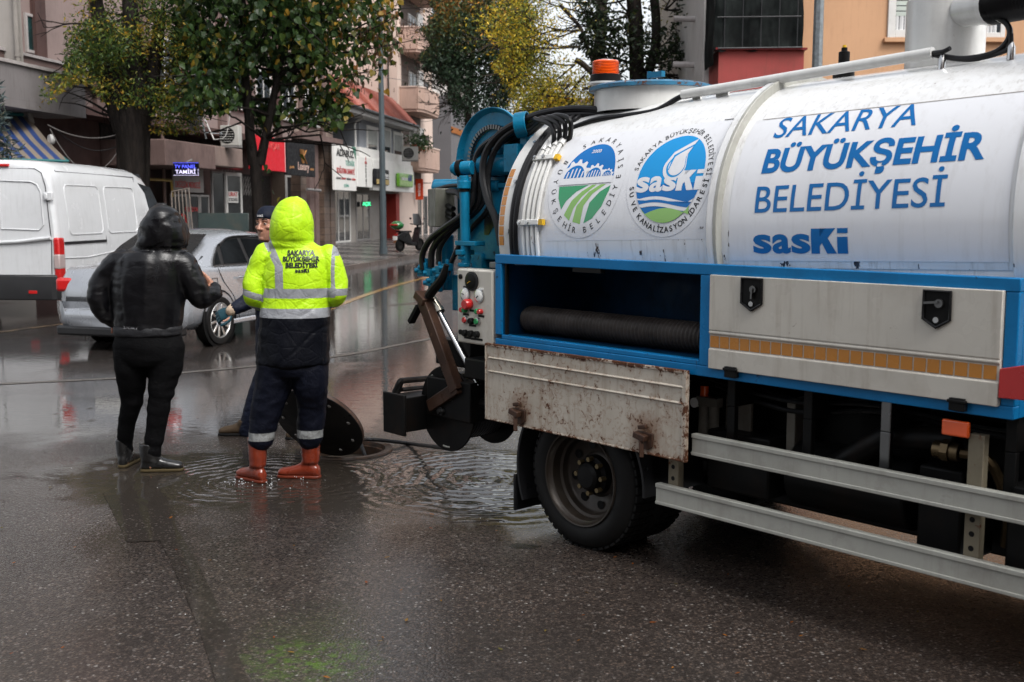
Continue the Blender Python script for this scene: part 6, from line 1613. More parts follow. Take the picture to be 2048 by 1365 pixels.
# projecting red sign, seen square on from down the street
p = PY(831, 400, 66.5); q = PY(846, 358, 66.5)
t = thing('projecting_sign', 'upright orange red sign with white lettering hanging by the pink flats', 'sign', (p.x, 66.5, p.z)); m = MB(); m.box(0, q.x - p.x, 0, .15, 0, q.z - p.z); m.build('panel', flat('orange_red_board', (.55, .055, .015), .35), t, smooth=0, bevel=.02)
bm = letter_bm('winsa', (q.z - p.z) * .62, .2, .01); bm_obj('lettering', bm, flat('white_lettering', (.7, .7, .7), .4), t, lambda x, y, z: Vector(((q.x - p.x) * .66 - y, -.006, (q.z - p.z) * .16 + x)))
m = MB(); m.tube([((q.x - p.x), .07, (q.z - p.z) * .8), ((q.x - p.x) + .5, .07, (q.z - p.z) * .8)], .03, 6); m.build('arm', M_sfr, t)
# lit sign of the repair shop
p = PY(347, 352, 31.8); q = PY(397, 325, 31.8); w = q.x - p.x; h = q.z - p.z
t = thing('led_sign', 'lit blue and white letter board above the repair shop window', 'sign', (p.x, 31.8, p.z)); m = MB(); m.box(0, w, 0, .08, 0, h); m.build('panel', flat('black_board2', (.006, .006, .012), .4), t, smooth=0)
gB = glow('blue_led', (.10, .12, 1.0), 1.1); gW = glow('white_led', (.75, .70, 1.0), .8)
sign_text('lettering', 'TV PANEL', gB, t, (w * .06, -.003, h * .56), ax, az, w * .84, h * .25, .0, out=ao); sign_text('lettering', 'TAMİRİ', gW, t, (w * .08, -.003, h * .15), ax, az, w * .80, h * .28, .01, out=ao)
for nm, mt, side in (('border_lights', gB, 0), ('border_lights', gW, 1)):
    m = MB()
    for k in range(22):
        x = w * (k + .5) / 22
        if side == 0: m.box(x - .009, x + .009, -.006, -.001, h * .94, h * .98)
        else: m.box(x - .009, x + .009, -.006, -.001, h * .02, h * .06)
    for k in range(9):
        z = h * (k + .7) / 10
        if side and k < 5: m.box(w * .965, w * .985, -.006, -.001, z - .01, z + .01)
    m.build(nm, mt, t, smooth=0)
m = MB(); m.tube([(w * .5, .05, h), (w * .5, .6, h + .1)], .025, 6); m.build('arm', M_sfr, t)
p, z = FS(724, 414, .05); q, z2 = FS(742, 404, .05)
t = thing('led_sign', 'small glowing green sign inside a shop window', 'sign', S0 + SD * p + SN * .06, SRZ); m = MB(); m.box(0, q - p, 0, .06, z, z2); m.build('panel', flat('dark_panel', (.01, .015, .012), .4), t, smooth=0)
sign_text('lettering', 'AÇIK', glow('green_led', (.05, 1.0, .35), 1.0), t, (.06, -.003, z + .06), ax, az, q - p - .12, (z2 - z) * .7, .03, out=ao)
p, z1 = FS(647, 213, .55); q, z0 = FS(660, 238, .55)
t = thing('banner', 'yellow banner with a phone number tied to window bars', 'banner', S0 + SD * p + SN * .45, SRZ); L = q - p
m = MB(); m.prism([(0, 0, z0), (L, 0, z0), (L, 0, z1 - .15), (L * .62, 0, z1 - .1), (L * .5, 0, z1 + .5), (L * .35, 0, z1 - .1), (0, 0, z1 - .15)], (0, .02, 0)); m.build('cloth', flat('yellow_banner', (.62, .55, .02), .5), t, smooth=0)
stext(t, '055', M_blk, L * .1, z0 + .12, L * .85, .30, .03)

# ------------------------------------------------------------------ things along the street
M_galv = paint('galvanised_steel', (.18, .20, .21), .4, .5, var=.3, scale=14, dirt=.2)
def lamp_post(label, base, r, H, mat):
    t = thing('lamp_post', label, 'lamp post', base); m = MB(); m.tube([(0, 0, 0), (0, 0, H)], [r, r * .6], 8); m.build('pole', mat, t, smooth=0)
    m = MB(); m.lathe([(r * 2, 0), (r * 2, .03), (r * 1.3, .05), (r * 1.15, .4)], n=8); m.build('base', mat, t, smooth=0)
    m = MB(); m.tube(curve_pts([(0, 0, H - .1), (.1, 0, H + .3), (.8, 0, H + .6), (1.5, 0, H + .65)], 14), .04, 8); m.build('arm', mat, t)
    m = MB(); m.obox((1.8, 0, H + .64), (.7, .28, .12)); m.build('lamp_head', mat, t, bevel=.03); return t
lamp_post('dark blue grey street lamp post at the kerb in front of the grey house', G(767, 515) + Vector((0, 0, .0)), .125, 10.5, paint('post_grey', (.075, .095, .105), .4, var=.15, dirt=.3, scale=2))
lamp_post('galvanised steel lamp post against the orange house front', Vector((PY(1625, 420, 20.0).x, 20.0, 0)), .115, 9.5, M_galv)
# green topped scooter
b = G(818, 503, .13); sc = thing('scooter', 'parked black scooter with a green and red delivery box on the striped pavement', 'scooter', (b.x, b.y, .13), R(58))
M_sblk = flat('scooter_black', (.015, .015, .016), .3)
for x in (-.55, .68):
    w_ = link('wheel', None, sc, (x, 0, .25)); m = MB(); m.lathe([(.16, -.045), (.235, -.05), (.25, -.02), (.25, .02), (.235, .05), (.16, .045)], ax=(0, 1, 0), n=24); m.build('tyre', M_tyre, w_); m = MB(); m.lathe([(.03, -.03), (.16, -.02), (.16, .02), (.03, .03)], ax=(0, 1, 0), n=20); m.build('rim', M_dsteel, w_)
m = MB(); m.loft([[(x, y, z) for y, z in ((-w_, z0), (w_, z0), (w_ * .8, z1), (-w_ * .8, z1))] for x, w_, z0, z1 in ((-.75, .06, .5, .62), (-.5, .14, .38, .74), (-.1, .15, .3, .72), (.1, .14, .22, .34), (.35, .15, .22, .34))]); m.loft([[(x, -.17, z), (x, .17, z), (x + .05, .14, z), (x + .05, -.14, z)] for x, z in ((.36, .24), (.45, .6), (.58, .92))]); m.build('body', M_sblk, sc, bevel=.02)
m = MB(); m.loft([[(-.72, -.1, .74), (-.72, .1, .74), (-.72, .08, .8), (-.72, -.08, .8)], [(0.05, -.13, .72), (.05, .13, .72), (.05, .1, .79), (.05, -.1, .79)]]); m.build('seat', M_rubber, sc, bevel=.02)
m = MB(); m.tube([(.68, 0, .25), (.55, 0, 1.0)], .04, 8); m.tube([(.52, -.33, 1.05), (.55, 0, 1.0), (.52, .33, 1.05)], .02, 8); m.build('handlebar', M_sblk, sc)
for s in (-1, 1):
    m = MB(); m.tube([(.54, .25 * s, 1.04), (.55, .32 * s, 1.22)], .008, 6); m.ball((.55, .33 * s, 1.26), (.02, .06, .05), 10, 6); m.build('mirror', M_steel, sc)
m = MB(); m.grid(lambda u, v: Vector((.66 - .12 * v - .08 * (2 * u - 1) ** 2, (u - .5) * .44 * (1 - .3 * v), 1.02 + .42 * v)), 8, 6); m.build('windscreen', flat('clear_screen', (.2, .21, .22), .08), sc)
m = MB(); m.ball((-.72, 0, 1.0), (.26, .26, .17), 18, 10); bx_ = m.build('top_box', flat('green_box', (.015, .12, .03), .25, coat=.5), sc)
m = MB(); m.obox((-.93, 0, 1.02), (.10, .34, .07)); m.build('tail_light', M_red, bx_, bevel=.02)
m = MB(); m.obox((-.86, 0, .52), (.02, .2, .15)); m.build('number_plate', M_face, sc, bevel=.004); m = MB(); m.obox((-.80, 0, .64), (.06, .16, .06)); m.build('tail_light', M_red, sc, bevel=.01)
# waste container with raised lid
p = PY(442, 470, 22.2); dc = thing('waste_container', 'dark green waste container with its lid open behind the silver car', 'container', (p.x, 22.2, 0), R(4))
M_dgreen = paint('container_green', (.012, .022, .020), .35, var=.2, dirt=.5, scale=3)
m = MB(); m.loft([[(-.42, -.38, .18), (.42, -.38, .18), (.42, .38, .18), (-.42, .38, .18)], [(-.48, -.46, 1.12), (.48, -.46, 1.12), (.48, .46, 1.12), (-.48, .46, 1.12)]]); m.box(-.52, .52, -.5, .5, 1.12, 1.16); m.build('body', M_dgreen, dc, bevel=.03)
m = MB(); m.obox((0, .30, 1.40), (1.02, .05, .52), Matrix.Rotation(R(-14), 3, 'X')); m.build('lid', M_dgreen, dc, bevel=.015)
for x in (-.35, .35):
    for y in (-.3, .3): m = MB(); m.lathe([(.0, -.03), (.09, -.03), (.09, .03), (0, .03)], c=(x, y, .09), ax=(0, 1, 0), n=14); m.build('wheel', M_rubber, dc)
# leaning metal frame by the repair shop
p = PY(372, 470, 31.5); mf = thing('metal_frame', 'bare metal bed frame leaning by the repair shop window', 'frame', (p.x, 31.5, .13), R(0)); m = MB()
for k in range(6): m.tube([(-.34 + k * .13, -.1 - k * .02, 0), (-.45 + k * .10, .25, 2.1 + .02 * k)], .018, 6)
m.tube([(-.45, .25, 2.1), (.08, .25, 2.2)], .02, 6); m.tube([(-.40, .1, 1.2), (.18, .08, 1.2)], .016, 6); m.build('bars', paint('rusty_pale_metal', (.26, .22, .19), .45, rust=.2, scale=6), mf)
# air conditioners and the dish
def aircon(label, base, rz, w, h, d):
    t = thing('air_conditioner', label, 'air conditioner', base, rz); m = MB(); m.box(-w / 2, w / 2, -d / 2, d / 2, 0, h); m.build('case', paint('aircon_white', (.42, .41, .38), .4, dirt=.3, scale=2), t, bevel=.02)
    m = MB(); m.lathe([(0, 0), (h * .36, 0), (h * .40, -.015), (h * .36, -.02)], c=(-w * .12, -d / 2 - .002, h * .5), ax=(0, 1, 0), n=24); m.build('fan', M_black, t)
    m = MB()
    for k in range(6): m.tube([(-w * .12 - h * .36, -d / 2 - .012, h * (.2 + .12 * k)), (-w * .12 + h * .36, -d / 2 - .012, h * (.2 + .12 * k))], .006, 4)
    m.build('grille', M_frame, t); m = MB(); m.box(-w / 2, w / 2, -d / 2, d / 2, -.06, -.004); m.build('bracket', M_sfr, t, smooth=0); return t
p = PY(463, 292, 37.0); aircon('white air conditioner on the concrete canopy beside the linden trunk', p, SRZ - R(88), .62, .66, .34)
p = PY(820, 321, 60.3); aircon('air conditioner hung between the grey house and plant balcony', p, R(12), .85, .72, .4)
p = PY(412, 278, 36.0); sd_ = thing('satellite_dish', 'dark satellite dish seen edge on above the canopy', 'satellite dish', p, R(20))
m = MB(); m.lathe([(0, 0), (.2, .02), (.38, .08), (.5, .14), (.5, .155), (.2, .035), (0, .015)], c=(-.2, 0, .55), ax=(-.85, .45, .3), n=30); m.build('dish', flat('dish_grey', (.05, .048, .047), .4), sd_); m = MB(); m.tube([(0, 0, 0), (-.1, 0, .5)], .03, 8); m.tube([(-.1, -.1, .2), (.45, -.2, .15)], .015, 6); m.ball((.45, -.2, .16), .05, 8, 6); m.build('mount', M_galv, sd_)
p = PY(425, 280, 35.6); a_ = thing('aerial', 'thin pale aerial mast leaning over the canopy', 'aerial', p); m = MB(); m.tube(curve_pts([(.05, 0, 0), (-.12, 0, .4), (-.35, 0, .95)], 12), .022, 6); m.build('mast', M_frame, a_); m = MB(); m.tube(curve_pts([(.05, 0, .0), (.4, 0, .1), (.55, 0, .6), (.6, 0, 1.2)], 16), .012, 5); m.build('cable', M_frame, a_)
# balcony plants
p = PY(835, 302, 62.8); pl_ = thing('potted_plant', 'leafy plants in pots along the lowest pink balcony', 'plant', p, SRZ); m = MB()
rg = random.Random(8); P = []
for k in range(5):
    x = -1.2 + k * .75; m.lathe([(.10, 0), (.15, .28), (.13, .28), (.09, .02)], c=(x, -.1, 0), n=12); P += [Vector((x + rg.gauss(0, .22), -.1 + rg.gauss(0, .2), .5 + rg.gauss(0, .28))) for _ in range(110)]
m.build('pot', flat('terracotta', (.20, .07, .04), .6), pl_); crown(pl_, P, LEAF_LONG, .22, leaf_mat('pot_leaf', [(0, (.012, .03, .012)), (1, (.05, .09, .025))]), 6, .3, None, 'foliage')
# awning of the corner shop
A_ = Vector((-11.25, 26.0, 3.87)); B_ = Vector((-9.56, 24.0, 2.76)); wd = Vector((-.76, -.65, 0)); aw = thing('awning', 'sloping blue and beige striped awning beside the van roof', 'awning', (A_.x, A_.y, 0))
def aw_mat():
    m = NT('striped_canvas'); co = m.coord('UV'); xyz = m.sep(co); s = m.math('SINE', m.math('MULTIPLY', xyz[0], 6.283 * 17)); nz = m.noise(co, 6, 4)
    c = m.mix(m.rng(s, -.08, .08), (.012, .04, .15), (.19, .155, .12)); m.set(color=m.mix(m.rng(nz, .4, .8, 0, .4), c, (.06, .05, .05)), rough=.5); return m.mat
m = MB(); n = 20; O_ = Vector((A_.x, A_.y, 0))
rows = []
for i in range(n + 1):
    o = wd * (4.2 * i / n); rows.append([A_ + o - O_, A_.lerp(B_, .5) + o - O_ + Vector((0, 0, -.06)), B_ + o - O_, B_ + o - O_ + Vector((.02, -.02, -.16))])
m.loft(rows, cap=False, closed=False); me = m.mesh('canvas'); me.materials.append(aw_mat()); uv = me.uv_layers.new(name='UVMap')
for p in me.polygons:
    for li in p.loop_indices: uv.data[li].uv = ((me.vertices[me.loops[li].vertex_index].index // 4) / n, (me.loops[li].vertex_index % 4) / 3)
link('canvas', me, aw); m = MB(); m.tube([A_ - O_ + Vector((0, 0, .04)), A_ + wd * 4.2 - O_ + Vector((0, 0, .04))], .05, 8); m.tube([B_ - O_, B_ + wd * 4.2 - O_], .03, 8); m.tube([A_ - O_ + Vector((0, 0, -.3)), B_ - O_], .02, 6); m.build('frame', flat('teal_tube', (.02, .12, .12), .4), aw)
m = MB(); m.lathe([(0, -.05), (.10, -.05), (.12, 0), (.10, .05), (0, .05)], c=(.95, -1.05, 3.28), ax=(.7, .7, 0), n=16); m.build('winder', M_frame, aw)
# dark tarpaulin hung on the first floor behind the old tree
p = PY(160, 60, 27.0); tp = thing('tarpaulin', 'dark grey tarpaulin hanging in folds behind the old tree crown', 'tarpaulin', p)
m = MB(); L = 1.15
m.grid(lambda u, v: Vector((L * u * (1 - .15 * v) + .55 * v * v + .05 * noise.noise((u * 5, v * 3, 0)), -.06 * math.sin(u * 22 + v * 2) - .05 * v, -1.45 * v - .25 * u * v)), 40, 20); m.build('cloth', flat('tarp_dark', (.018, .02, .024), .35), tp)
# small dog asleep at the shop door
b = G(797, 487, .13); dg = thing('dog', 'small ginger dog curled up at the shop door', 'dog', (b.x, b.y, .13), R(80))
# overhead cables
def cable(label, pts, r=.012, sag=.4):
    A, B = Vector(pts[0]), Vector(pts[1]); m = MB(); P = [A.lerp(B, k / 16) - Vector((0, 0, sag * 4 * (k / 16) * (1 - k / 16))) for k in range(17)]
    m.tube(P, r, 5); o = m.build('overhead_cable', M_rubber if r < .011 else flat('pale_cable', (.12, .11, .105), .5)); tag(o, label, 'cable')
cable('slack cable looping from the awning to the old tree trunk, uppermost', (PY(95, 250, 24.5), PY(240, 268, 25.2)), .014, .18)
cable('slack cable hanging lowest between awning and old tree trunk', (PY(100, 258, 24.5), PY(242, 292, 25.2)), .012, .75)
cable('cable of middle height between awning and old tree trunk', (PY(105, 252, 24.6), PY(240, 290, 25.2)), .010, .3)
cable('thin cable crossing from the linden crown to the far dark tree', (PY(440, 60, 30), PY(905, 166, 58)), .011, .4)
# ------------------------------------------------------------------ white van
M_van = paint('van_white', (.54, .55, .56), .22, var=.02, dirt=.12, streak=.14, coat=.5, scale=1.2)
M_vblk = flat('van_black_plastic', (.018, .018, .019), .38)
M_gap = flat('panel_gap', (.03, .03, .032), .5)
VH = R(5.0); vx = Vector((math.sin(VH), math.cos(VH), 0)); vl = Vector((-math.cos(VH), math.sin(VH), 0))
VO = Vector((-7.2, 17.5, 0)) + vl * 1.02
van = thing('van', 'white panel van parked with its rear towards the camera', 'van', VO, math.pi / 2 - VH)
SEC = [(0, .30), (.86, .30), (.97, .40), (1.01, .75), (1.02, 1.1), (1.005, 1.45), (.975, 1.8), (.94, 2.1), (.90, 2.3), (.82, 2.42), (.66, 2.485), (.3, 2.52), (0, 2.525)]
def vring(x, top, ws=1.0, zb=.30):
    q = [(y * ws, zb + (z - .30) * (top - zb) / 2.225) for y, z in SEC]
    return [(x, -y, z) for y, z in q] + [(x, y, z) for y, z in q[-2:0:-1]]
m = MB(); m.loft([vring(.0, 2.40, .955), vring(.03, 2.47, .985), vring(.10, 2.51, 1.0), vring(.6, 2.53), vring(2.0, 2.53), vring(3.3, 2.50), vring(3.7, 2.40, .99), vring(4.0, 2.22, .985), vring(4.35, 1.9, .98), vring(4.75, 1.42, .97), vring(4.85, 1.25, .97), vring(5.2, 1.08, .93), vring(5.45, .85, .85), vring(5.52, .7, .75)])
vb_ = m.build('body', M_van, van, smooth=40)
def wy(z):
    for (a, b) in zip(SEC, SEC[1:]):
        if a[1] <= z <= b[1] and b[1] > a[1]: return a[0] + (b[0] - a[0]) * (z - a[1]) / (b[1] - a[1])
    return 1.0
def side_line(pts, r=.008, mat=M_gap, name='panel_gap', closed=False):
    m = MB(); m.tube([(x, -wy(z) - .001, z) for x, z in pts], r, 5, closed=closed); return m.build(name, mat, van)
side_line([(.30, .72), (.30, 2.35)]); side_line([(1.72, .55), (1.72, 1.2), (1.70, 2.36)]); side_line([(3.15, .55), (3.15, 2.3)]); side_line([(.3, 2.33), (3.2, 2.32)], .006)
def press(x0, x1, z0, z1):
    r = .1; P = []
    for (cx, cz, a0) in ((x1 - r, z1 - r, 0), (x0 + r, z1 - r, 90), (x0 + r, z0 + r, 180), (x1 - r, z0 + r, 270)):
        for k in range(5): P.append((cx + r * math.cos(R(a0 + 22.5 * k)), cz + r * math.sin(R(a0 + 22.5 * k))))
    m = MB()
    m.tube([(x, -wy(z) - .001, z) for x, z in P], .012, 6, closed=True); return m.build('pressed_panel', M_van, vb_, smooth=20)
press(.42, 1.62, 1.32, 2.12); press(1.82, 3.02, 1.32, 2.12)
m = MB(); m.box(.22, 1.70, -1.035, -1.0, 1.165, 1.21); m.build('door_rail', M_vblk, van, bevel=.006)
side_line([(.2, .95), (1.0, .93), (2.0, .99), (3.1, .99)], .012, M_van, 'crease')
# rear doors
def rear_line(pts, r=.007, closed=False): 
    m = MB(); m.tube([(-.004 + (.05 * max(0, z - 2.2)), y, z) for y, z in pts], r, 5, closed=closed); return m.build('panel_gap', M_gap, van)
rear_line([(0, .7), (0, 2.36)]); rear_line([(-.90, .7), (-.92, 1.2), (-.86, 2.1), (-.80, 2.30), (-.7, 2.36), (0, 2.38)]); rear_line([(.90, .7), (.92, 1.2), (.86, 2.1), (.80, 2.30), (.7, 2.36), (0, 2.38)])
for s in (-1, 1):
    P = [(.10, 1.42), (.72, 1.40), (.80, 1.48), (.78, 2.0), (.72, 2.12), (.62, 2.16), (.10, 2.18)]
    m = MB(); m.tube([(-.004, s * y, z) for y, z in P], .012, 6, closed=True); m.build('pressed_panel', M_van, vb_, smooth=20)
    m = MB(); m.tube([(-.03, s * .92, 1.28), (-.015, s * .4, 1.22), (-.01, s * .03, 1.2)], .03, 8); m.build('crease', M_van, vb_)
    for z in (1.93, .55): m = MB(); m.obox((-.015, s * .91, z), (.05, .15, .13)); m.obox((-.04, s * .88, z), (.03, .05, .09)); m.build('hinge', M_van, van, bevel=.012)
    m = MB(); m.obox((.07, s * 1.0, .94), (.20, .10, .68)); tl = m.build('tail_light', M_red, van, bevel=.03, seg=3)
    m = MB(); m.obox((.065, s * 1.002, .90), (.205, .105, .24)); m.build('lens', flat('clear_lens', (.35, .28, .27), .12, coat=.5), tl, bevel=.02)
m = MB(); m.tube([(-.03, .30, 1.13), (-.05, .42, 1.13), (-.05, .60, 1.13), (-.03, .68, 1.13)], .02, 8); m.build('door_handle', M_vblk, van)
m = MB(); m.lathe([(0, 0), (.12, 0), (.12, -.02), (0, -.03)], c=(0, 0, 0), ax=(1, 0, 0), n=30)
bd_ = m.build('badge', flat('badge_dark', (.05, .055, .07), .2, .6), van, loc=(-.005, -.42, .80)); bd_.scale = (1, 1.15, .55)
m = MB(); m.box(-.03, .25, -.28, .28, 2.395, 2.44); m.build('brake_light', M_red, van, bevel=.01)
m = MB(); m.loft([[(x, -w, .29), (x, w, .29), (x, w, t), (x, -w, t)] for x, w, t in ((-.10, .93, .46), (-.05, 1.0, .69), (.35, 1.03, .70), (.55, 1.03, .64))]); bp = m.build('bumper', M_vblk, van, bevel=.02)
for s in (-1, 1): m = MB(); m.obox((-.09, s * .62, .42), (.03, .14, .05)); m.build('reflector', M_red, bp, bevel=.005)
m = MB(); m.box(.5, 4.9, -1.035, -1.0, .32, .62); m.build('sill_trim', M_vblk, van, bevel=.01)
for x in (1.15, 4.5):
    for s in (-1, 1):
        m = MB(); m.lathe([(0, 0), (.43, 0), (.43, .02)], c=(x, s * 1.03, .37), ax=(0, s, 0), n=28); m.build('wheel_arch', M_black, van)
        w_ = link('wheel', None, van, (x, s * 1.04, .34)); m = MB(); m.lathe([(.2, 0), (.3, .01), (.34, -.03), (.34, -.2), (.3, -.23)], ax=(0, s, 0), n=36); m.build('tyre', M_tyre, w_); m = MB(); m.lathe([(0, -.06), (.12, -.05), (.2, 0)], ax=(0, s, 0), n=28); m.build('rim', M_dsteel, w_)
m = MB(); P = [(3.32, 1.45), (3.9, 1.40), (4.45, 1.42), (3.85, 2.14), (3.32, 2.22)]; n = m.vadd([(x, -wy(z) * .99 - .004, z) for x, z in P]); m.face(range(n, n + 5)); m.build('side_window', glass('van_glass'), van, smooth=0)
m = MB(); m.obox((3.75, -1.17, 1.68), (.14, .22, .34)); m.build('mirror', M_vblk, van, bevel=.04)
m = MB(); m.loft([[(3.74, -.75, 2.40), (3.74, .75, 2.40)], [(4.72, -.86, 1.47), (4.72, .86, 1.47)]], closed=False, cap=False); ws = m.build('windscreen', glass('van_glass'), van, smooth=0)

# ------------------------------------------------------------------ silver saloon
M_car = paint('silver_car_paint', (.36, .375, .40), .26, .5, var=.03, coat=.8, scale=2, dirt=.08, drops=.03)
M_cglass = glass('car_glass', (.008, .009, .010), .03)
CH = R(18); cxv = Vector((math.sin(CH), math.cos(CH), 0)); crt = Vector((math.cos(CH), -math.sin(CH), 0))
CO = Vector((-3.81, 14.01, 0)) - cxv * .98 - crt * .80
car = thing('car', 'silver saloon car standing behind the men in the rain', 'car', CO, math.pi / 2 - CH)
def cring(x, w, zb, zt, sh=.93):
    q = [(0, zb), (w * .82, zb), (w * .96, zb + .10), (w * .995, zb + .24), (w, .60), (w * .985, .62 + (zt - .62) * .35), (w * .96, .62 + (zt - .62) * .72), (w * sh, zt - .03), (w * (sh - .06), zt), (w * .5, zt + .015), (0, zt + .02)]
    return [(x, -y, z) for y, z in q] + [(x, y, z) for y, z in q[-2:0:-1]]
m = MB(); m.loft([cring(-.0, .66, .42, .72), cring(.04, .76, .34, .84), cring(.12, .83, .28, .97, .9), cring(.22, .865, .25, 1.01), cring(.6, .885, .23, 1.02), cring(1.5, .89, .22, 1.0), cring(3.0, .89, .22, .98), cring(3.5, .885, .22, .95), cring(4.0, .86, .24, .86), cring(4.35, .78, .28, .76), cring(4.52, .62, .36, .66)]); cb_ = m.build('body', M_car, car, smooth=50)
def gring(x, wb, zb_, wt, zt):
    q = [(wb, zb_), (wb - (wb - wt) * .62, zb_ + (zt - zb_) * .70), (wt + .03, zt - .05), (wt * .8, zt), (wt * .4, zt + .02), (0, zt + .028)]
    return [(x, -y, z) for y, z in q] + [(x, y, z) for y, z in q[-2::-1]]
m = MB(); m.loft([gring(.62, .74, .99, .70, 1.01), gring(.95, .79, .985, .63, 1.19), gring(1.30, .80, .98, .59, 1.36), gring(1.62, .805, .97, .575, 1.425), gring(2.1, .81, .97, .57, 1.44), gring(2.6, .805, .965, .57, 1.40), gring(3.0, .80, .96, .62, 1.2), gring(3.35, .79, .95, .70, .985)], closed=False, cap=False); m.build('roof', M_car, car, smooth=50)
def gy(x, z):
    """side of the glasshouse, right hand"""
    t = (z - .97) / .45; return -(.812 - .222 * min(1, max(0, t)) * .95)
def sidepoly(P, off, name, mat, parent=None):
    m = MB(); n = m.vadd([(x, gy(x, z) - off, z) for x, z in P]); m.face(range(n, n + len(P))); return m.build(name, mat, parent or car, smooth=0)
P0 = [(.98, 1.01), (1.06, 1.10), (1.28, 1.27), (1.52, 1.345), (1.9, 1.365), (2.35, 1.345), (2.75, 1.22), (3.1, 1.02), (2.0, 1.0)]
tr_ = sidepoly(P0, .010, 'window_surround', M_vblk)
sidepoly([(1.25, 1.03), (1.32, 1.24), (1.52, 1.325), (1.80, 1.34), (1.80, 1.02)], .016, 'side_window', M_cglass); sidepoly([(1.88, 1.02), (1.88, 1.34), (2.3, 1.32), (2.68, 1.20), (2.98, 1.03)], .016, 'side_window', M_cglass); sidepoly([(1.03, 1.025), (1.09, 1.10), (1.21, 1.20), (1.17, 1.03)], .016, 'side_window', M_cglass)
m = MB(); m.tube([(x, gy(x, z) - .018, z) for x, z in ((.98, 1.005), (2.0, .995), (3.1, 1.01))], .007, 6); m.build('chrome_strip', M_steel, car)
m = MB(); m.tube(curve_pts([(x, gy(x, z) - .03, z) for x, z in ((1.30, 1.27), (1.55, 1.35), (1.9, 1.37), (2.4, 1.345), (2.75, 1.23))], 20), .012, 6); m.build('rain_deflector', M_vblk, car)
m = MB(); m.loft([[(.66, -.60, 1.035), (.66, .60, 1.035)], [(.97, -.58, 1.232), (.97, .58, 1.232)], [(1.28, -.53, 1.385), (1.28, .53, 1.385)]], closed=False, cap=False); o = m.build('rear_window', flat('dark_rear_glass', (.008, .009, .010), .25), car, smooth=60)
for v in o.data.vertices: v.co.z += .022
def carline(pts, r=.005): m = MB(); m.tube(pts, r, 5); m.build('panel_gap', M_gap, car)
sw = lambda z: -(.889 if z < .62 else .889 * (1 - .04 * (z - .62) / .36))
carline([(x, sw(z) - .001, z) for x, z in ((1.02, .98), (1.12, .80), (1.30, .62), (1.42, .42), (1.44, .30))]); carline([(x, sw(z) - .001, z) for x, z in ((1.85, .98), (1.86, .6), (1.86, .30))]); carline([(x, sw(z) - .001, z) for x, z in ((.86, .86), (.98, .86), (.98, .74), (.86, .74), (.86, .86))], .004)
m = MB(); m.tube([(1.42, -.895, .845), (1.50, -.925, .85), (1.60, -.925, .85), (1.66, -.895, .845)], .014, 8); m.build('door_handle', M_steel, car)
m = MB(); m.box(.9, 3.8, -.898, -.86, .24, .31); m.build('sill', M_car, car, bevel=.02)
for s in (-1, 1):
    m = MB(); m.obox((.115, s * .70, .80), (.20, .27, .17), Matrix.Rotation(R(s * 24), 3, 'Z')); t_ = m.build('tail_light', M_red, car, bevel=.04, seg=3)
    m = MB(); m.lathe([(0, 0), (.055, 0), (.05, -.012), (0, -.016)], c=(.01, s * .66, .80), ax=(1, 0, 0), n=20); m.build('lens', flat('smoky_lens', (.20, .08, .08), .12), t_)
m = MB(); m.loft([cring(-.035, .70, .30, .50), cring(.05, .84, .24, .52), cring(.30, .90, .22, .52)]); bp = m.build('bumper', M_car, car, smooth=50); m = MB(); m.box(-.04, .4, -.80, .80, .18, .30); m.build('bumper_skirt', M_vblk, bp, bevel=.03)
m = MB(); m.box(-.045, .0, -.26, .26, .60, .72); m.build('number_plate', M_face, car, bevel=.006)
for k, x in enumerate((.98, 3.56)):
    for s in (-1, 1):
        m = MB(); m.lathe([(0, 0), (.375, 0), (.375, .012), (.36, .018)], c=(x, s * .878, .335), ax=(0, s, 0), n=36); m.build('wheel_arch', M_black, car)
        w_ = link('wheel', None, car, (x, s * .895, .318)); m = MB(); m.lathe([(.225, -.0), (.26, .012), (.30, .006), (.318, -.03), (.318, -.18), (.29, -.2)], ax=(0, s, 0), n=44); m.build('tyre', M_tyre, w_)
        m = MB(); m.lathe([(.232, -.002), (.222, .006), (.212, -.012), (.205, -.06)], ax=(0, s, 0), n=40); ri = m.build('rim', paint('alloy', (.5, .49, .47), .3, .85), w_); m = MB(); m.lathe([(0, -.07), (.21, -.07)], ax=(0, s, 0), n=30); m.build('brake_disc', M_black, ri)
        for q in range(10):
            a = 2 * math.pi * q / 10 + .1; m = MB(); d = Vector((math.cos(a), 0, math.sin(a))); m.beam(d * .03 + Vector((0, s * -.02, 0)), d * .212 + Vector((0, s * -.006, 0)), .028, .02, up=(0, 1, 0)); m.build('spoke', paint('alloy', (.5, .49, .47), .3, .85), ri, bevel=.005)
        m = MB(); m.lathe([(0, .002), (.045, 0), (.055, -.03)], ax=(0, s, 0), n=20); m.build('hub_cap', paint('alloy', (.5, .49, .47), .3, .85), ri)
for s in (-1, 1): m = MB(); m.ball((2.95, s * .95, 1.0), (.10, .10, .075), 14, 8); m.build('mirror', M_car, car)
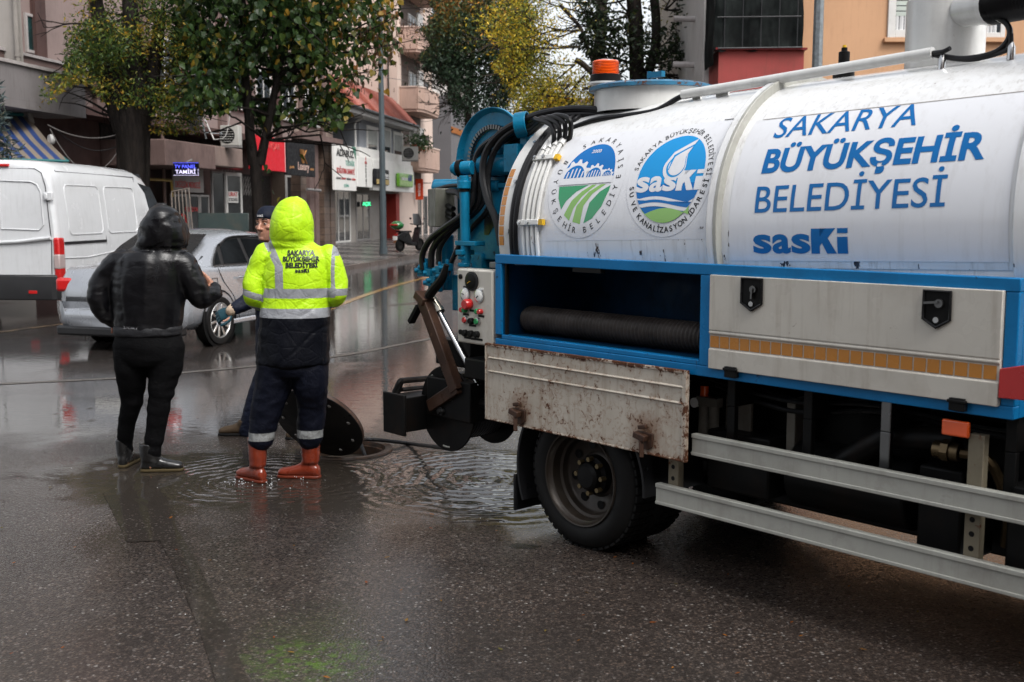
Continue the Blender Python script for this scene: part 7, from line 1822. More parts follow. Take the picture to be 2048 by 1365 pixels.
# ------------------------------------------------------------------ people
def remesh(mb, voxel, smooth=6, fac=.5):
    """fuse the overlapping shapes of mb into one continuous skin"""
    me = mb.mesh('tmp'); o = bpy.data.objects.new('tmp', me); COL.objects.link(o)
    r = o.modifiers.new('r', 'REMESH'); r.mode = 'VOXEL'; r.voxel_size = voxel; r.adaptivity = 0
    if smooth: s = o.modifiers.new('s', 'SMOOTH'); s.factor = fac; s.iterations = smooth
    dg = bpy.context.evaluated_depsgraph_get(); dg.update()
    out = bpy.data.meshes.new_from_object(o.evaluated_get(dg))
    bpy.data.objects.remove(o); bpy.data.meshes.remove(me)
    return out
def skin(name, me, mat, parent, fold=None, attr=None, smooth=True):
    """fold(p, n) -> push along the normal; attr: name -> fn(p)"""
    n = len(me.vertices)
    if fold:
        me.calc_loop_triangles()
        nr = [v.normal.copy() for v in me.vertices]
        for v, q in zip(me.vertices, nr): v.co += q * fold(v.co, q)
    for k, f in (attr or {}).items():
        a = me.attributes.new(k, 'FLOAT', 'POINT'); a.data.foreach_set('value', [f(v.co) for v in me.vertices])
    for m in (mat if isinstance(mat, (list, tuple)) else [mat]): me.materials.append(m)
    if smooth: me.polygons.foreach_set('use_smooth', [True] * len(me.polygons))
    me.update()
    return link(name, me, parent)
def folds(amp, sx, sy, sz, ridge=True):
    def f(p, n):
        a = noise.noise((p.x * sx, p.y * sy, p.z * sz)); b = noise.noise((p.x * sx * 2.3 + 5, p.y * sy * 2.3, p.z * sz * 2.1 + 9))
        r = (1 - abs(a) * 2.2) if ridge else a
        r2 = (1 - abs(b) * 2.2)
        return amp * (r * .7 + r2 * .4)
    return f
def ell_tube(mb, rings, n=22):
    """rings: (centre, side radius, depth radius) kept level"""
    L = []
    for c, rx, ry in rings:
        c = Vector(c); L.append([c + Vector((rx * math.cos(2 * math.pi * k / n), ry * math.sin(2 * math.pi * k / n), 0)) for k in range(n)])
    mb.loft(L)
def limb_tube(mb, pts, rr, n=14):
    P = curve_pts(pts, 8 * (len(pts) - 1)); k = len(P); R_ = []
    for i in range(k):
        t = i / (k - 1) * (len(rr) - 1); a = int(min(t, len(rr) - 2)); R_.append(rr[a] + (rr[a + 1] - rr[a]) * (t - a))
    mb.tube(P, R_, n); mb.ball(P[0], rr[0] * .98, n, 8); mb.ball(P[-1], rr[-1] * .98, n, 8)
def seg_t(p, a, b):
    ab = b - a; t = (p - a).dot(ab) / ab.length_squared; q = a + ab * max(0, min(1, t)); return t, (p - q).length
def cloth(name, c, rough, coat=.0, bscale=18, bs=.35, extra=None, crease=.4, spec=.5, zs=1.6):
    m = NT(name); co = m.coord(); nz = m.noise(co, 5, 4, .6); w = m.noise(m.mapping(co, (1, 1, zs)), bscale, 5, .62, 1.2)
    cr = m.voro(m.mapping(co, (1.0, 1.0, 1.5), (0, 0, 0), (.3, .2, .5)), 11.0, 'DISTANCE_TO_EDGE')
    col = m.mix(m.rng(nz, .3, .7), [x * .8 for x in c], [min(1, x * 1.15) for x in c])
    h = m.math('ADD', w, m.math('MULTIPLY', m.rng(cr, 0, .25), crease))
    m.set(color=col, rough=m.rng(nz, .3, .7, rough * .75, rough * 1.3), normal=m.bump(h, bs, .02), spec=spec)
    if coat: m.set(coat=coat, coat_rough=.2)
    if extra: extra(m, col, nz)
    MATS[name] = m.mat; return m.mat
M_skin = NT('skin'); _co = M_skin.coord(); _n = M_skin.noise(_co, 40, 4)
M_skin.set(color=M_skin.mix(M_skin.rng(_n, .3, .7), (.36, .17, .11), (.46, .235, .155)), rough=.42, sss=.08); M_skin = M_skin.mat
M_hair = flat('dark_hair', (.012, .010, .009), .5)

def hand(mb, wrist, d, up, s=1.0, curl=.5, thumb=1, thumb_up=.2, fingers=(1, 1, 1, 1)):
    """palm, four unequal bent fingers and a thumb from the side of the palm; d runs to the finger tips, up leaves the back of the hand"""
    d = Vector(d).normalized(); up = Vector(up); up = (up - d * up.dot(d)).normalized(); side = d.cross(up) * thumb
    w = Vector(wrist)
    P = [w, w + d * .03 * s, w + d * .065 * s, w + d * .092 * s]
    mb.loft([[p + side * (a * r1) + up * (b * r2) for a, b in ((math.cos(t), math.sin(t)) for t in np.linspace(0, 6.283, 13)[:-1])] for p, r1, r2 in zip(P, (.030 * s, .036 * s, .042 * s, .038 * s), (.022 * s, .020 * s, .016 * s, .013 * s))])
    for k, (L, off) in enumerate(((.072, .030), (.080, .010), (.074, -.011), (.058, -.030))):
        c = curl * fingers[k]; a = P[-1] + side * off * s - d * .008 * s; dd = d.copy(); q = [a]
        for j, f in enumerate((.45, .32, .23)):
            ang = c * (.75 + .25 * j); dd = (dd * math.cos(ang) - up * math.sin(ang)).normalized(); up2 = up
            q.append(q[-1] + dd * L * f * s)
            up = (up * math.cos(ang) + (dd.cross(up).cross(dd)) * 0 + up * 0).normalized() if False else up - dd * up.dot(dd); up.normalize()
        up = up2 - d * up2.dot(d); up.normalize()
        mb.tube(q, [.0095 * s, .009 * s, .0083 * s, .0068 * s], 8); mb.ball(q[-1], .0066 * s, 8, 6)
    t0 = w + d * .025 * s + side * .030 * s; t1 = t0 + (d * .55 + side * .75 + up * thumb_up).normalized() * .035 * s; t2 = t1 + (d * .8 + side * .35 + up * thumb_up * 1.6).normalized() * .032 * s; t3 = t2 + (d * .9 + side * .05 + up * thumb_up * 2).normalized() * .024 * s
    mb.tube([t0, t1, t2, t3], [.014 * s, .012 * s, .0105 * s, .008 * s], 8); mb.ball(t3, .0078 * s, 8, 6)
def boot(parent, name, ankle, toe_dir, L, h, r_top, r_ank, mat, sole_mat, z0=0.0, sole_c=None, top_lean=(0, 0)):
    """shaft, heel, instep and rounded toe in one skin, sole as its own piece"""
    t = Vector((toe_dir[0], toe_dir[1], 0)).normalized(); s = Vector((-t.y, t.x, 0)); a = Vector((ankle[0], ankle[1], 0))
    m = MB(); n = 18; rings = []
    for z, r, f in ((h, r_top, 0), (h * .62, r_top * .95, .0), (h * .38, r_ank, .0), (.10, r_ank * 1.02, .01)):
        c = a + Vector((top_lean[0] * z, top_lean[1] * z, z)) + t * f; rings.append([c + t * (r * 1.06 * math.cos(q)) + s * (r * .95 * math.sin(q)) for q in np.linspace(0, 6.283, n + 1)[:-1]])
    m.loft(rings)
    foot = []
    for x, w, hh in ((-.060, .018, .055), (-.050, .031, .075), (0, .036, .105), (.05, .036, .096), (.10, .039, .072), (.15, .042, .060), (L - .09, .038, .050), (L - .075, .026, .038), (L - .07, .010, .026)):
        foot.append([a + t * x + s * (w * math.cos(q)) + Vector((0, 0, .010 + hh / 2 + hh / 2 * math.sin(q))) for q in np.linspace(0, 6.283, n + 1)[:-1]])
    m.loft(foot)
    me = remesh(m, .009, 5); o = skin(name, me, mat, parent, folds(.0022, 22, 22, 26)); o.location.z = z0
    m = MB(); out = []
    for x, w in ((-.066, .0), (-.063, .022), (-.045, .034), (0, .036), (.05, .037), (.11, .042), (.15, .044), (L - .085, .039), (L - .07, .026), (L - .064, .0)): out.append((x, w))
    pts = [a + t * x + s * w for x, w in out] + [a + t * x - s * w for x, w in out[-2:0:-1]]
    m.prism([(p.x, p.y, 0) for p in pts], (0, 0, .020)); so = m.build('sole', sole_mat, o, bevel=.006); return o
def person(label, base):
    return thing('person', label, 'person', base)

# ---- man in the black hooded jacket
Yb = 7.1; BB = Vector((PY(295, 900, Yb).x, Yb, 0)); pb_ = person('person in shiny black hooded jacket, black trousers and boots, gesturing with one hand', BB)
L_ = lambda px, py, dy=0.0: PY(px, py, Yb + dy) - BB
M_bj = cloth('wet_black_jacket', (.0038, .0038, .0048), .30, coat=.0, bscale=10, bs=.20, crease=.08, spec=.32, zs=1.9)
M_bt = cloth('black_trousers', (.0045, .0045, .005), .7, bscale=22, bs=.3, crease=.12, spec=.05)
M_bb = flat('black_leather', (.010, .010, .010), .28, coat=.3)
# body: one skin from feet to head with both hands
m = MB()
ell_tube(m, [(L_(296, 690), .18, .13), (L_(297, 620), .17, .125), (L_(300, 560), .19, .13), (L_(303, 515), .19, .12), (L_(310, 492), .10, .09), (L_(316, 478), .062, .065), (L_(320, 462), .06, .065)])
m.ball(L_(325, 450, .02), (.078, .098, .115), 18, 12)
for q, r in (([L_(262, 690), L_(262, 735, .03), L_(263, 800, .07), L_(253, 850, .13), L_(249, 896, .18), L_(248, 925, .18)], (.09, .08, .055, .048, .04, .034)), ([L_(333, 690), L_(330, 735), L_(320, 800), L_(311, 860, .02), L_(304, 905, .03), L_(302, 930, .03)], (.09, .08, .058, .05, .04, .034)), ([L_(245, 522), L_(197, 592, -.02), L_(229, 640, .04)], (.06, .045, .03)), ([L_(366, 528), L_(404, 600, .02), L_(424, 574, .12)], (.06, .045, .028))): limb_tube(m, q, r)
hw = L_(423, 570, .13); hand(m, hw, (-.62, .1, .62), (.5, .75, .5), 1.0, .55, 1, .7, (.25, .8, .9, 1.0))
hw2 = L_(229, 641, .04); hand(m, hw2, (.18, .1, -1), (-.8, -.5, 0), .9, .2, 1)
body = skin('body', remesh(m, .0055, 2), M_skin, pb_)
# jacket with the hood up
m = MB()
ell_tube(m, [(L_(296, 668), .205, .155), (L_(296, 658), .219, .168), (L_(297, 630), .226, .176), (L_(297, 590), .238, .182), (L_(299, 550), .236, .172), (L_(302, 520), .226, .152), (L_(305, 502), .178, .125), (L_(312, 490), .12, .10), (L_(318, 482), .10, .10)])
limb_tube(m, [L_(244, 522), L_(206, 562, -.01), L_(196, 600, -.03), L_(212, 628, .01), L_(227, 642, .05)], (.090, .080, .072, .062, .052))
limb_tube(m, [L_(360, 528), L_(388, 568, .01), L_(403, 597, .03), L_(424, 588, .09), L_(428, 578, .125)], (.092, .086, .074, .062, .050))
ell_tube(m, [(L_(320, 503), .150, .115), (L_(321, 494), .158, .130), (L_(322, 482), .158, .140), (L_(324, 468), .152, .145), (L_(325, 452), .140, .145), (L_(326, 436), .122, .136), (L_(326, 424), .100, .118), (L_(325, 416), .074, .090), (L_(324, 411), .036, .045), (L_(324, 409.5), .01, .012)])
limb_tube(m, [L_(352, 440, .08), L_(362, 468, .08), L_(360, 500, .06)], (.05, .062, .05))
SH = [L_(244, 522), L_(196, 597, -.03), L_(360, 528), L_(403, 597, .03), L_(428, 578, .125)]
def bfold(p, n):
    arm = p.x < L_(236, 0).x or p.x > L_(372, 0).x
    big = noise.noise((p.x * 4, p.y * 4, p.z * 4 + 3))
    if arm:
        w = noise.noise((p.x * 6, p.y * 5, p.z * 17)) ; w2 = noise.noise((p.x * 12 + 4, p.y * 10, p.z * 34))
        h = .010 * big + .0105 * w + .0050 * w2
    elif p.z > L_(0, 500).z:
        h = .014 * big + .010 * noise.noise((p.x * 9 + p.z * 9, p.y * 8, p.z * 5)) + .004 * noise.noise((p.x * 20 + p.z * 14, p.y * 16, p.z * 9)) - .009 * max(0, 1 - 6 * abs(noise.noise((p.x * 5 - p.z * 4, p.y * 5, p.z * 6 + 2))))
    else:
        v = noise.noise((p.x * 13, p.y * 8, p.z * 3.2)); u = noise.noise((p.x * 5, p.y * 5, p.z * 22 + 7)); lo = max(0, min(1, (L_(0, 580).z - p.z) / .22))
        h = .010 * big + .0095 * v * (1 - .4 * lo) + .0055 * u * lo + .003 * noise.noise((p.x * 18 + p.z * 9, p.y * 10, p.z * 12))
    hz = L_(0, 498).z; h -= .012 * math.exp(-((p.z - hz) / .016) ** 2)
    return h
jk = skin('jacket', remesh(m, .010, 5), M_bj, pb_, bfold)
m = MB(); ell_tube(m, [(L_(296, 671), .212, .160), (L_(296, 667), .219, .167), (L_(296, 654), .221, .169), (L_(297, 650), .214, .164)]); skin('waistband', remesh(m, .010, 3), cloth('black_knit', (.006, .0065, .009), .6, bscale=60, bs=.3), jk, folds(.003, 14, 14, 30))
bvh = None
def on_surface(objs, p, d):
    best = None
    for o in objs:
        me = o.data; t = BVHTree.FromPolygons([v.co.copy() for v in me.vertices], [tuple(q.vertices) for q in me.polygons]); r = t.ray_cast(Vector(p), Vector(d))
        if r[0] is not None and (best is None or r[3] < best[3]): best = r
    return best
def back_text(txt, obj, mat, parent, org, w, h, bold=.0, tilt=0.0, off=.005, name='lettering', bm=None, step=.012):
    """lettering pressed onto the back of a garment (seen from -y)"""
    if bm is None: bm = letter_bm(txt, w, h, bold)
    slice_bm(bm, 'y', step); slice_bm(bm, 'x', step)
    me = obj.data; t = BVHTree.FromPolygons([v.co.copy() for v in me.vertices], [tuple(q.vertices) for q in me.polygons]); org = Vector(org)
    for v in bm.verts:
        p = org + Vector((v.co.x * math.cos(tilt) - v.co.y * math.sin(tilt), 0, v.co.x * math.sin(tilt) + v.co.y * math.cos(tilt)))
        ys = [r[0].y for r in (t.ray_cast(Vector((p.x + a, -1.2, p.z + b)), Vector((0, 1, 0))) for a in (-.018, 0, .018) for b in (-.018, 0, .018)) if r[0] is not None]
        y0 = t.ray_cast(Vector((p.x, -1.2, p.z)), Vector((0, 1, 0)))[0]
        v.co = Vector((p.x, min(sum(ys) / len(ys), y0.y if y0 else 9) - off, p.z))
    return bm_obj(name, bm, mat, parent)
wbd = [o for o in kids(jk)][0]
back_text('HUMMEL' if False else 'SPORT', wbd, flat('grey_print', (.16, .16, .17), .5), jk, L_(263, 653), .10, .016, .03, -.03)
m = MB()
ell_tube(m, [(L_(296, 652), .195, .15), (L_(296, 690), .215, .165), (L_(297, 715), .205, .155), (L_(298, 730), .15, .13)])
limb_tube(m, [L_(262, 690), L_(262, 735), L_(263, 800, .07), L_(253, 850, .13), L_(249, 896, .18)], (.116, .108, .072, .060, .055)); limb_tube(m, [L_(333, 690), L_(330, 735), L_(320, 800), L_(311, 860, .02), L_(304, 910, .03)], (.118, .112, .076, .064, .058))
def tfold(p, n):
    k = .5 + .8 * math.exp(-((p.z - .48) / .10) ** 2) + 1.0 * math.exp(-((p.z - .12) / .08) ** 2)
    return .0085 * k * noise.noise((p.x * 6 + p.z * 4, p.y * 6, p.z * 20)) + .006 * noise.noise((p.x * 5, p.y * 5, p.z * 6))
skin('trousers', remesh(m, .010, 5), M_bt, pb_, tfold)
M_sole = flat('pale_sole', (.06, .045, .022), .5)
a = Vector((L_(249, 900, .18).x, .18, 0)); boot(pb_, 'boot', a, (.05, 1), .28, .19, .060, .05, M_bb, M_sole)
a = Vector((L_(300, 900, .03).x, .03, 0)); boot(pb_, 'boot', a, (1, .15), .28, .19, .066, .056, M_bb, M_sole)

# ---- man in the yellow rain coat
Yy = 6.85; YB = Vector((PY(586, 960, Yy).x, Yy, 0)); py_ = person('person in bright yellow hooded rain coat and red rubber boots, seen from behind', YB)
L_ = lambda px, py, dy=0.0: PY(px, py, Yy + dy) - YB
m = MB()
ell_tube(m, [(L_(586, 740), .17, .12), (L_(590, 660), .16, .12), (L_(594, 570), .18, .12), (L_(595, 510), .18, .11), (L_(590, 482), .09, .08), (L_(588, 465), .06, .06), (L_(586, 450), .06, .06)]); m.ball(L_(585, 440, .01), (.078, .098, .115), 16, 12)
for q, r in (([L_(555, 730), L_(537, 800), L_(518, 890), L_(515, 935)], (.09, .06, .034, .028)), ([L_(618, 730), L_(622, 800, .05), L_(620, 880, .09), L_(621, 935, .10)], (.09, .06, .034, .028)), ([L_(530, 508), L_(512, 590, -.01), L_(540, 602, .22)], (.055, .042, .03)), ([L_(655, 508), L_(672, 592, -.01), L_(650, 596, .22)], (.055, .042, .03))): limb_tube(m, q, r)
hand(m, L_(540, 602, .22), (.5, .8, 0), (0, 0, 1), 1.0, .5, -1); hand(m, L_(650, 596, .22), (-.5, .8, 0), (0, 0, 1), 1.0, .5, 1)
skin('body', remesh(m, .008, 2), M_skin, py_)
SL = [L_(530, 508), L_(508, 560, -.02), L_(506, 592, -.02), L_(522, 604, .10)]; SR = [L_(656, 510), L_(673, 560, -.02), L_(675, 590, -.02), L_(660, 600, .12)]
m = MB()
ell_tube(m, [(L_(586, 733), .20, .14), (L_(586, 726), .232, .172), (L_(587, 690), .230, .172), (L_(590, 640), .222, .166), (L_(592, 590), .214, .158), (L_(594, 545), .216, .152), (L_(595, 515), .205, .135), (L_(594, 497), .165, .115), (L_(590, 484), .12, .10), (L_(587, 474), .10, .10)])
limb_tube(m, SL, (.066, .069, .067, .058)); limb_tube(m, SR, (.066, .067, .065, .056))
ell_tube(m, [(L_(586, 492), .140, .125), (L_(585, 480), .136, .132), (L_(585, 462), .134, .146), (L_(585, 446), .131, .148), (L_(585, 430), .120, .138), (L_(585, 415), .101, .120), (L_(586, 404), .080, .098), (L_(587, 397), .050, .06), (L_(587, 393), .018, .022)])
me = remesh(m, .009, 5)
zT = [L_(0, 594).z, L_(0, 575).z]; zB = [L_(0, 633).z, L_(0, 614).z]
def band_sd(p):
    """negative inside a reflective band"""
    xl, xr = L_(548, 0).x, L_(666, 0).x
    tl, dl = 0, 9; best = 9
    insl = seg_t(p, SL[0], SL[1]); insl2 = seg_t(p, SL[1], SL[2])
    dL = min(insl[1], insl2[1], seg_t(p, SL[2], SL[3])[1]); dR = min(seg_t(p, SR[0], SR[1])[1], seg_t(p, SR[1], SR[2])[1], seg_t(p, SR[2], SR[3])[1])
    arm = (dL < .10 and p.x < L_(541, 0).x and p.z < L_(0, 505).z) or (dR < .10 and p.x > L_(664, 0).x and p.z < L_(0, 512).z)
    if not arm:
        best = min(best, abs(p.z - (zT[0] + zT[1]) / 2) - (zT[1] - zT[0]) / 2, abs(p.z - (zB[0] + zB[1]) / 2) - (zB[1] - zB[0]) / 2)
        # shoulder straps running down to the chest band
        if p.z > zT[1] - .005:
            tz = (p.z - zT[1]) / (L_(0, 487).z - zT[1])
            xs = L_(554, 0).x - .16 * max(0, tz - .50); best = min(best, abs(p.x - xs) - (.026 + .012 * max(0, tz - .5)))
            xs = L_(662, 0).x + .012 * max(0, tz - .4); best = min(best, abs(p.x - xs) - .020)
    else:
        # sleeve bands square to the forearm end
        zz = p.z - (p.x - SL[2].x) * (-.35 if p.x < 0 else .0)
        c1 = L_(0, 588).z if p.x < 0 else L_(0, 583).z
        best = min(best, abs(zz - c1) - .022)
        if p.x < 0: best = min(best, abs(zz - L_(0, 617).z) - .014)
    return best
def navy_sd(p): return p.z - zB[0] + .0
def yfold(p, n):
    up = 1.0 if p.z > zB[0] else .8
    big = noise.noise((p.x * 4.5, p.y * 4, p.z * 4 + 3)); dia_ = noise.noise((p.x * 9 + p.z * 6, p.y * 6, p.z * 9)); arm = p.x < L_(545, 0).x or p.x > L_(664, 0).x
    back = (not arm) and L_(0, 560).z < p.z < L_(0, 490).z
    h = up * (.012 * big + (.003 if back else .008) * dia_)
    if arm: h += .005 * noise.noise((p.x * 6, p.y * 5, p.z * 18))
    cr = 1 - 9 * abs(noise.noise((p.x * 4 - p.z * 3, p.y * 4, p.z * 5 + 8)))
    if p.z > L_(0, 482).z: h = .007 * big + .004 * dia_ - .0025 * max(0, cr)
    elif not back: h -= .005 * max(0, cr)
    h -= .005 * math.exp(-((p.z - L_(0, 482).z) / .008) ** 2)
    if p.z > L_(0, 480).z: h += .004 * math.exp(-(p.x - L_(585, 0).x) ** 2 / .00008) 
    if p.z < zB[0]: h += .007 * math.sin(p.x * 22 + 1) * min(1, (zB[0] - p.z) / .2)
    return h
def ymat():
    m = NT('rain_coat'); co = m.coord(); nz = m.noise(co, 6, 4, .6); w = m.noise(co, 15, 5, .62, 1.2); cr = m.voro(m.mapping(co, (1, 1, 1.3), (0, 0, 0), (.3, .2, .5)), 10.0, 'DISTANCE_TO_EDGE')
    bd = m.math('LESS_THAN', m.attr('band'), 0.0); nv = m.math('LESS_THAN', m.attr('navy'), 0.0)
    dirt = m.rng(m.noise(co, 22, 6, .7), .55, .8, 0, .5)
    ye = m.mix(m.rng(nz, .3, .7), (.40, .67, .009), (.48, .77, .016)); c = m.mix(nv, ye, (.0042, .0048, .0075)); gr = m.mix(dirt, (.27, .28, .30), (.09, .09, .095)); c = m.mix(bd, c, gr)
    h = m.math('ADD', w, m.math('MULTIPLY', m.rng(cr, 0, .10), .25))
    m.set(color=c, rough=m.mix(bd, (.42, .42, .42), (.25, .25, .25)), normal=m.bump(h, .38, .016), spec=m.math('SUBTRACT', .30, m.math('MULTIPLY', nv, .2))); return m.mat
jy = skin('rain_coat', me, ymat(), py_, yfold, dict(band=band_sd, navy=navy_sd))
T_ = L_(0, 0)
for txt, x0, x1, yb_, hh, bo in (('SAKARYA', 583, 635, 509.5, .031, .045), ('BÜYÜKŞEHİR', 575, 645, 521.5, .031, .045), ('BELEDİYESİ', 581, 642, 533.5, .031, .045)):
    o = L_(x0, yb_); back_text(txt, jy, M_dtext, jy, o, L_(x1, yb_).x - o.x, hh, bo)
b = bmesh.new(); saski(b, 0, 0, L_(625, 0).x - L_(598, 0).x, .023, 0, 0, .032); back_text('', jy, M_dtext, jy, L_(600, 543), 0, 0, bm=b, name='wordmark')
m = MB()
# arm badge
o = L_(507, 522); bdg = bmesh.new(); flat_poly(bdg, ell(.030, .040, 0, 360, 20), 0, 0); flat_poly(bdg, ell(.022, .030, 0, 180, 14), .001, 1); flat_poly(bdg, ell(.022, .030, 190, 350, 14), .001, 2)
me_ = jy.data; tree_ = BVHTree.FromPolygons([v.co.copy() for v in me_.vertices], [tuple(q.vertices) for q in me_.polygons])
for v in bdg.verts:
    p = o + Vector((0, 0, v.co.y)); r = tree_.ray_cast(Vector((o.x - .4 + 0.0, o.y - .22 + v.co.x, p.z)), Vector((.85, .5, 0)).normalized()); v.co = (r[0] if r[0] is not None else p) - Vector((.85, .5, 0)).normalized() * (.003 + v.co.z)
bm_obj('arm_badge', bdg, [M_film, M_lblue2, M_lgreen2], jy)
m = MB()
ell_tube(m, [(L_(586, 700), .19, .14), (L_(586, 735), .20, .15), (L_(587, 750), .16, .13)])
limb_tube(m, [L_(556, 728), L_(548, 765), L_(537, 805), L_(528, 845), L_(521, 878)], (.125, .118, .098, .086, .080)); limb_tube(m, [L_(617, 728), L_(621, 765), L_(623, 805, .05), L_(621, 845, .08), L_(619, 876, .09)], (.122, .112, .092, .086, .082))
M_ny = cloth('navy_trousers', (.006, .008, .018), .6, spec=.12, bscale=26, bs=.4)
def nmat():
    m = NT('navy_work_trousers'); co = m.coord(); nz = m.noise(co, 6, 4); w = m.noise(co, 24, 5, .62, 1.0); bd = m.math('LESS_THAN', m.attr('cuff'), 0.0)
    c = m.mix(m.rng(nz, .3, .7), (.0030, .0038, .0085), (.0052, .0065, .0135)); c = m.mix(bd, c, m.mix(m.rng(w, .45, .7), (.24, .25, .25), (.12, .12, .115)))
    m.set(color=c, rough=.55, spec=.12, normal=m.bump(w, .4, .02)); return m.mat
skin('trousers', remesh(m, .010, 4), nmat(), py_, lambda p, n: .006 * (1 - 2.2 * abs(noise.noise((p.x * 9, p.y * 9, p.z * 14)))) + .005 * noise.noise((p.x * 6, p.y * 6, p.z * 5)), dict(cuff=lambda p: abs(p.z - L_(0, 871).z - .05 * (p.x - L_(570, 0).x) * 0) - .026))
M_rb = flat('red_rubber_boot', (.17, .024, .009), .28, coat=.25, dirt=.3, dirt_c=(.08, .03, .015)); M_rbs = flat('boot_sole', (.12, .022, .010), .35)
a = Vector((L_(515, 900).x, 0, 0)); boot(py_, 'boot', a, (-.78, .62), .27, .29, .060, .052, M_rb, M_rbs, 0.0)
a = Vector((L_(621, 900, .1).x, .10, 0)); boot(py_, 'boot', a, (-1, .12), .29, .29, .062, .053, M_rb, M_rbs, 0.0)

# ---- third man behind, in a navy cap
Y3 = 8.3; B3 = Vector((PY(560, 900, Y3).x, Y3, 0)); p3 = person('person in navy cap and teal glove, mostly hidden behind the yellow coat', B3)
L_ = lambda px, py, dy=0.0: PY(px, py, Y3 + dy) - B3
hc = L_(537, 449)
fd = Vector((-.42, -.90, 0)).normalized(); fs = Vector((fd.y, -fd.x, 0))       # face direction and the side of the face
if fs.x > 0: fs = -fs
fp = lambda f, s, z: hc + fd * f + fs * s + Vector((0, 0, z))
m = MB()
ell_tube(m, [(L_(566, 720), .17, .12), (L_(566, 640), .17, .12), (L_(566, 560), .19, .12), (L_(562, 520), .19, .11), (L_(550, 498), .09, .08), (L_(544, 486), .062, .062), (L_(541, 468), .058, .062)])
# head: skull, jaw, brow, nose, lips, chin, ears
m.loft([[hc + fd * (c + a * math.cos(t)) + fs * (b * math.sin(t)) + Vector((0, 0, z)) for t in np.linspace(0, 6.283, 25)[:-1]] for z, a, b, c in ((-.125, .030, .026, .055), (-.118, .058, .044, .036), (-.09, .080, .060, .018), (-.055, .090, .068, .008), (-.01, .094, .073, 0), (.04, .098, .076, -.004), (.08, .092, .071, -.006), (.11, .07, .054, -.008), (.125, .03, .025, -.008))])
m.tube([fp(.090, 0, .018), fp(.108, 0, -.014), fp(.120, 0, -.034), fp(.104, 0, -.044)], [.009, .012, .0165, .010], 10)
for s in (-1, 1):
    m.ball(fp(.104, .013 * s, -.037), .010, 8, 6); m.tube([fp(.088, .012 * s, .026), fp(.090, .032 * s, .032), fp(.074, .052 * s, .024)], [.010, .011, .008], 8); m.ball(fp(.066, .046 * s, -.022), (.022, .022, .018), 10, 8)
    m.tube([fp(-.005, .078 * s, .02), fp(-.022, .088 * s, .012), fp(-.020, .086 * s, -.022), fp(-.004, .078 * s, -.034)], [.011, .013, .011, .009], 8)
m.tube([fp(.083, -.024, -.066), fp(.096, 0, -.063), fp(.083, .024, -.066)], [.005, .0085, .005], 8); m.tube([fp(.082, -.02, -.077), fp(.094, 0, -.078), fp(.082, .02, -.077)], [.005, .009, .005], 8)
m.ball(fp(.080, 0, -.106), (.026, .026, .020), 10, 8)
for q, r in (([L_(545, 720), L_(515, 800, .0), L_(492, 868)], (.09, .06, .045)), ([L_(590, 720), L_(604, 800), L_(610, 890)], (.09, .06, .045)), ([L_(522, 522), L_(508, 566, -.01), L_(500, 598, -.02), L_(484, 610, -.06), L_(468, 619, -.10)], (.042, .036, .032, .027, .024)), ([L_(610, 525), L_(628, 600, .0), L_(600, 640, -.05)], (.055, .042, .03))): limb_tube(m, q, r)
hand(m, L_(466, 620, -.10), (-1, -.1, -.45), (.1, -.8, .5), .95, .7, -1)
hand(m, L_(600, 640, -.05), (-.3, -.3, -1), (.5, -.8, 0), .95, .5, 1)
def face_tone(p):
    q = p - hc; f = q.dot(fd); z = q.z
    return max(0, min(1, (-.045 - z) / .03)) * (1 if f > -.03 and z > -.14 else 0)
def fmat():
    m = NT('weathered_skin'); co = m.coord(); n_ = m.noise(co, 45, 4); m.set(color=m.mix(m.math('MULTIPLY', m.attr('stubble'), .45), m.mix(m.rng(n_, .3, .7), (.30, .135, .085), (.40, .195, .13)), (.13, .075, .055)), rough=.42, normal=m.bump(m.noise(co, 90, 4), .25, .004)); return m.mat
bd3 = skin('body', remesh(m, .0045, 3), fmat(), p3, None, dict(stubble=face_tone))
for s in (-1, 1):
    m = MB(); m.ball(fp(.0795, .032 * s, .005), (.0125, .0125, .0085), 12, 8); ey = m.build('eye', flat('eye_white', (.5, .47, .44), .15), bd3); m = MB(); m.ball(fp(.0885, .033 * s, .005), .0058, 8, 6); m.build('iris', flat('dark_iris', (.02, .012, .008), .1), ey)
    m = MB(); m.tube([fp(.097, .014 * s, .034), fp(.098, .034 * s, .041), fp(.080, .055 * s, .033)], [.004, .0055, .003], 6); m.build('eyebrow', M_hair, bd3)
    m = MB(); m.tube([fp(.088, .020 * s, .010), fp(.093, .033 * s, .0145), fp(.082, .047 * s, .008)], [.002, .0035, .002], 6); m.build('eyelid', fmat() if False else M_skin, bd3)
m = MB(); m.tube([fp(.088, -.024, -.0712), fp(.0975, 0, -.0705), fp(.088, .024, -.0712)], .0022, 5); m.build('mouth', flat('mouth_line', (.10, .035, .03), .5), bd3)
m = MB(); m.loft([[hc + fd * (c + a * math.cos(t)) + fs * (b * math.sin(t)) + Vector((0, 0, z + .018 * math.cos(t) * (1 if z < .06 else 0))) for t in np.linspace(0, 6.283, 29)[:-1]] for z, a, b, c in ((.028, .100, .079, -.004), (.040, .105, .084, -.004), (.07, .104, .083, -.006), (.105, .09, .072, -.008), (.128, .065, .052, -.01), (.138, .03, .025, -.01))])
M_nv = cloth('navy_cloth', (.006, .009, .020), .6, bscale=40, bs=.3, spec=.15)
cap_ = m.build('cap', M_nv, p3, smooth=60); m = MB()
bt_ = letter_bm('SASKİ', .062, .015, .05); P0_ = .062 / 2
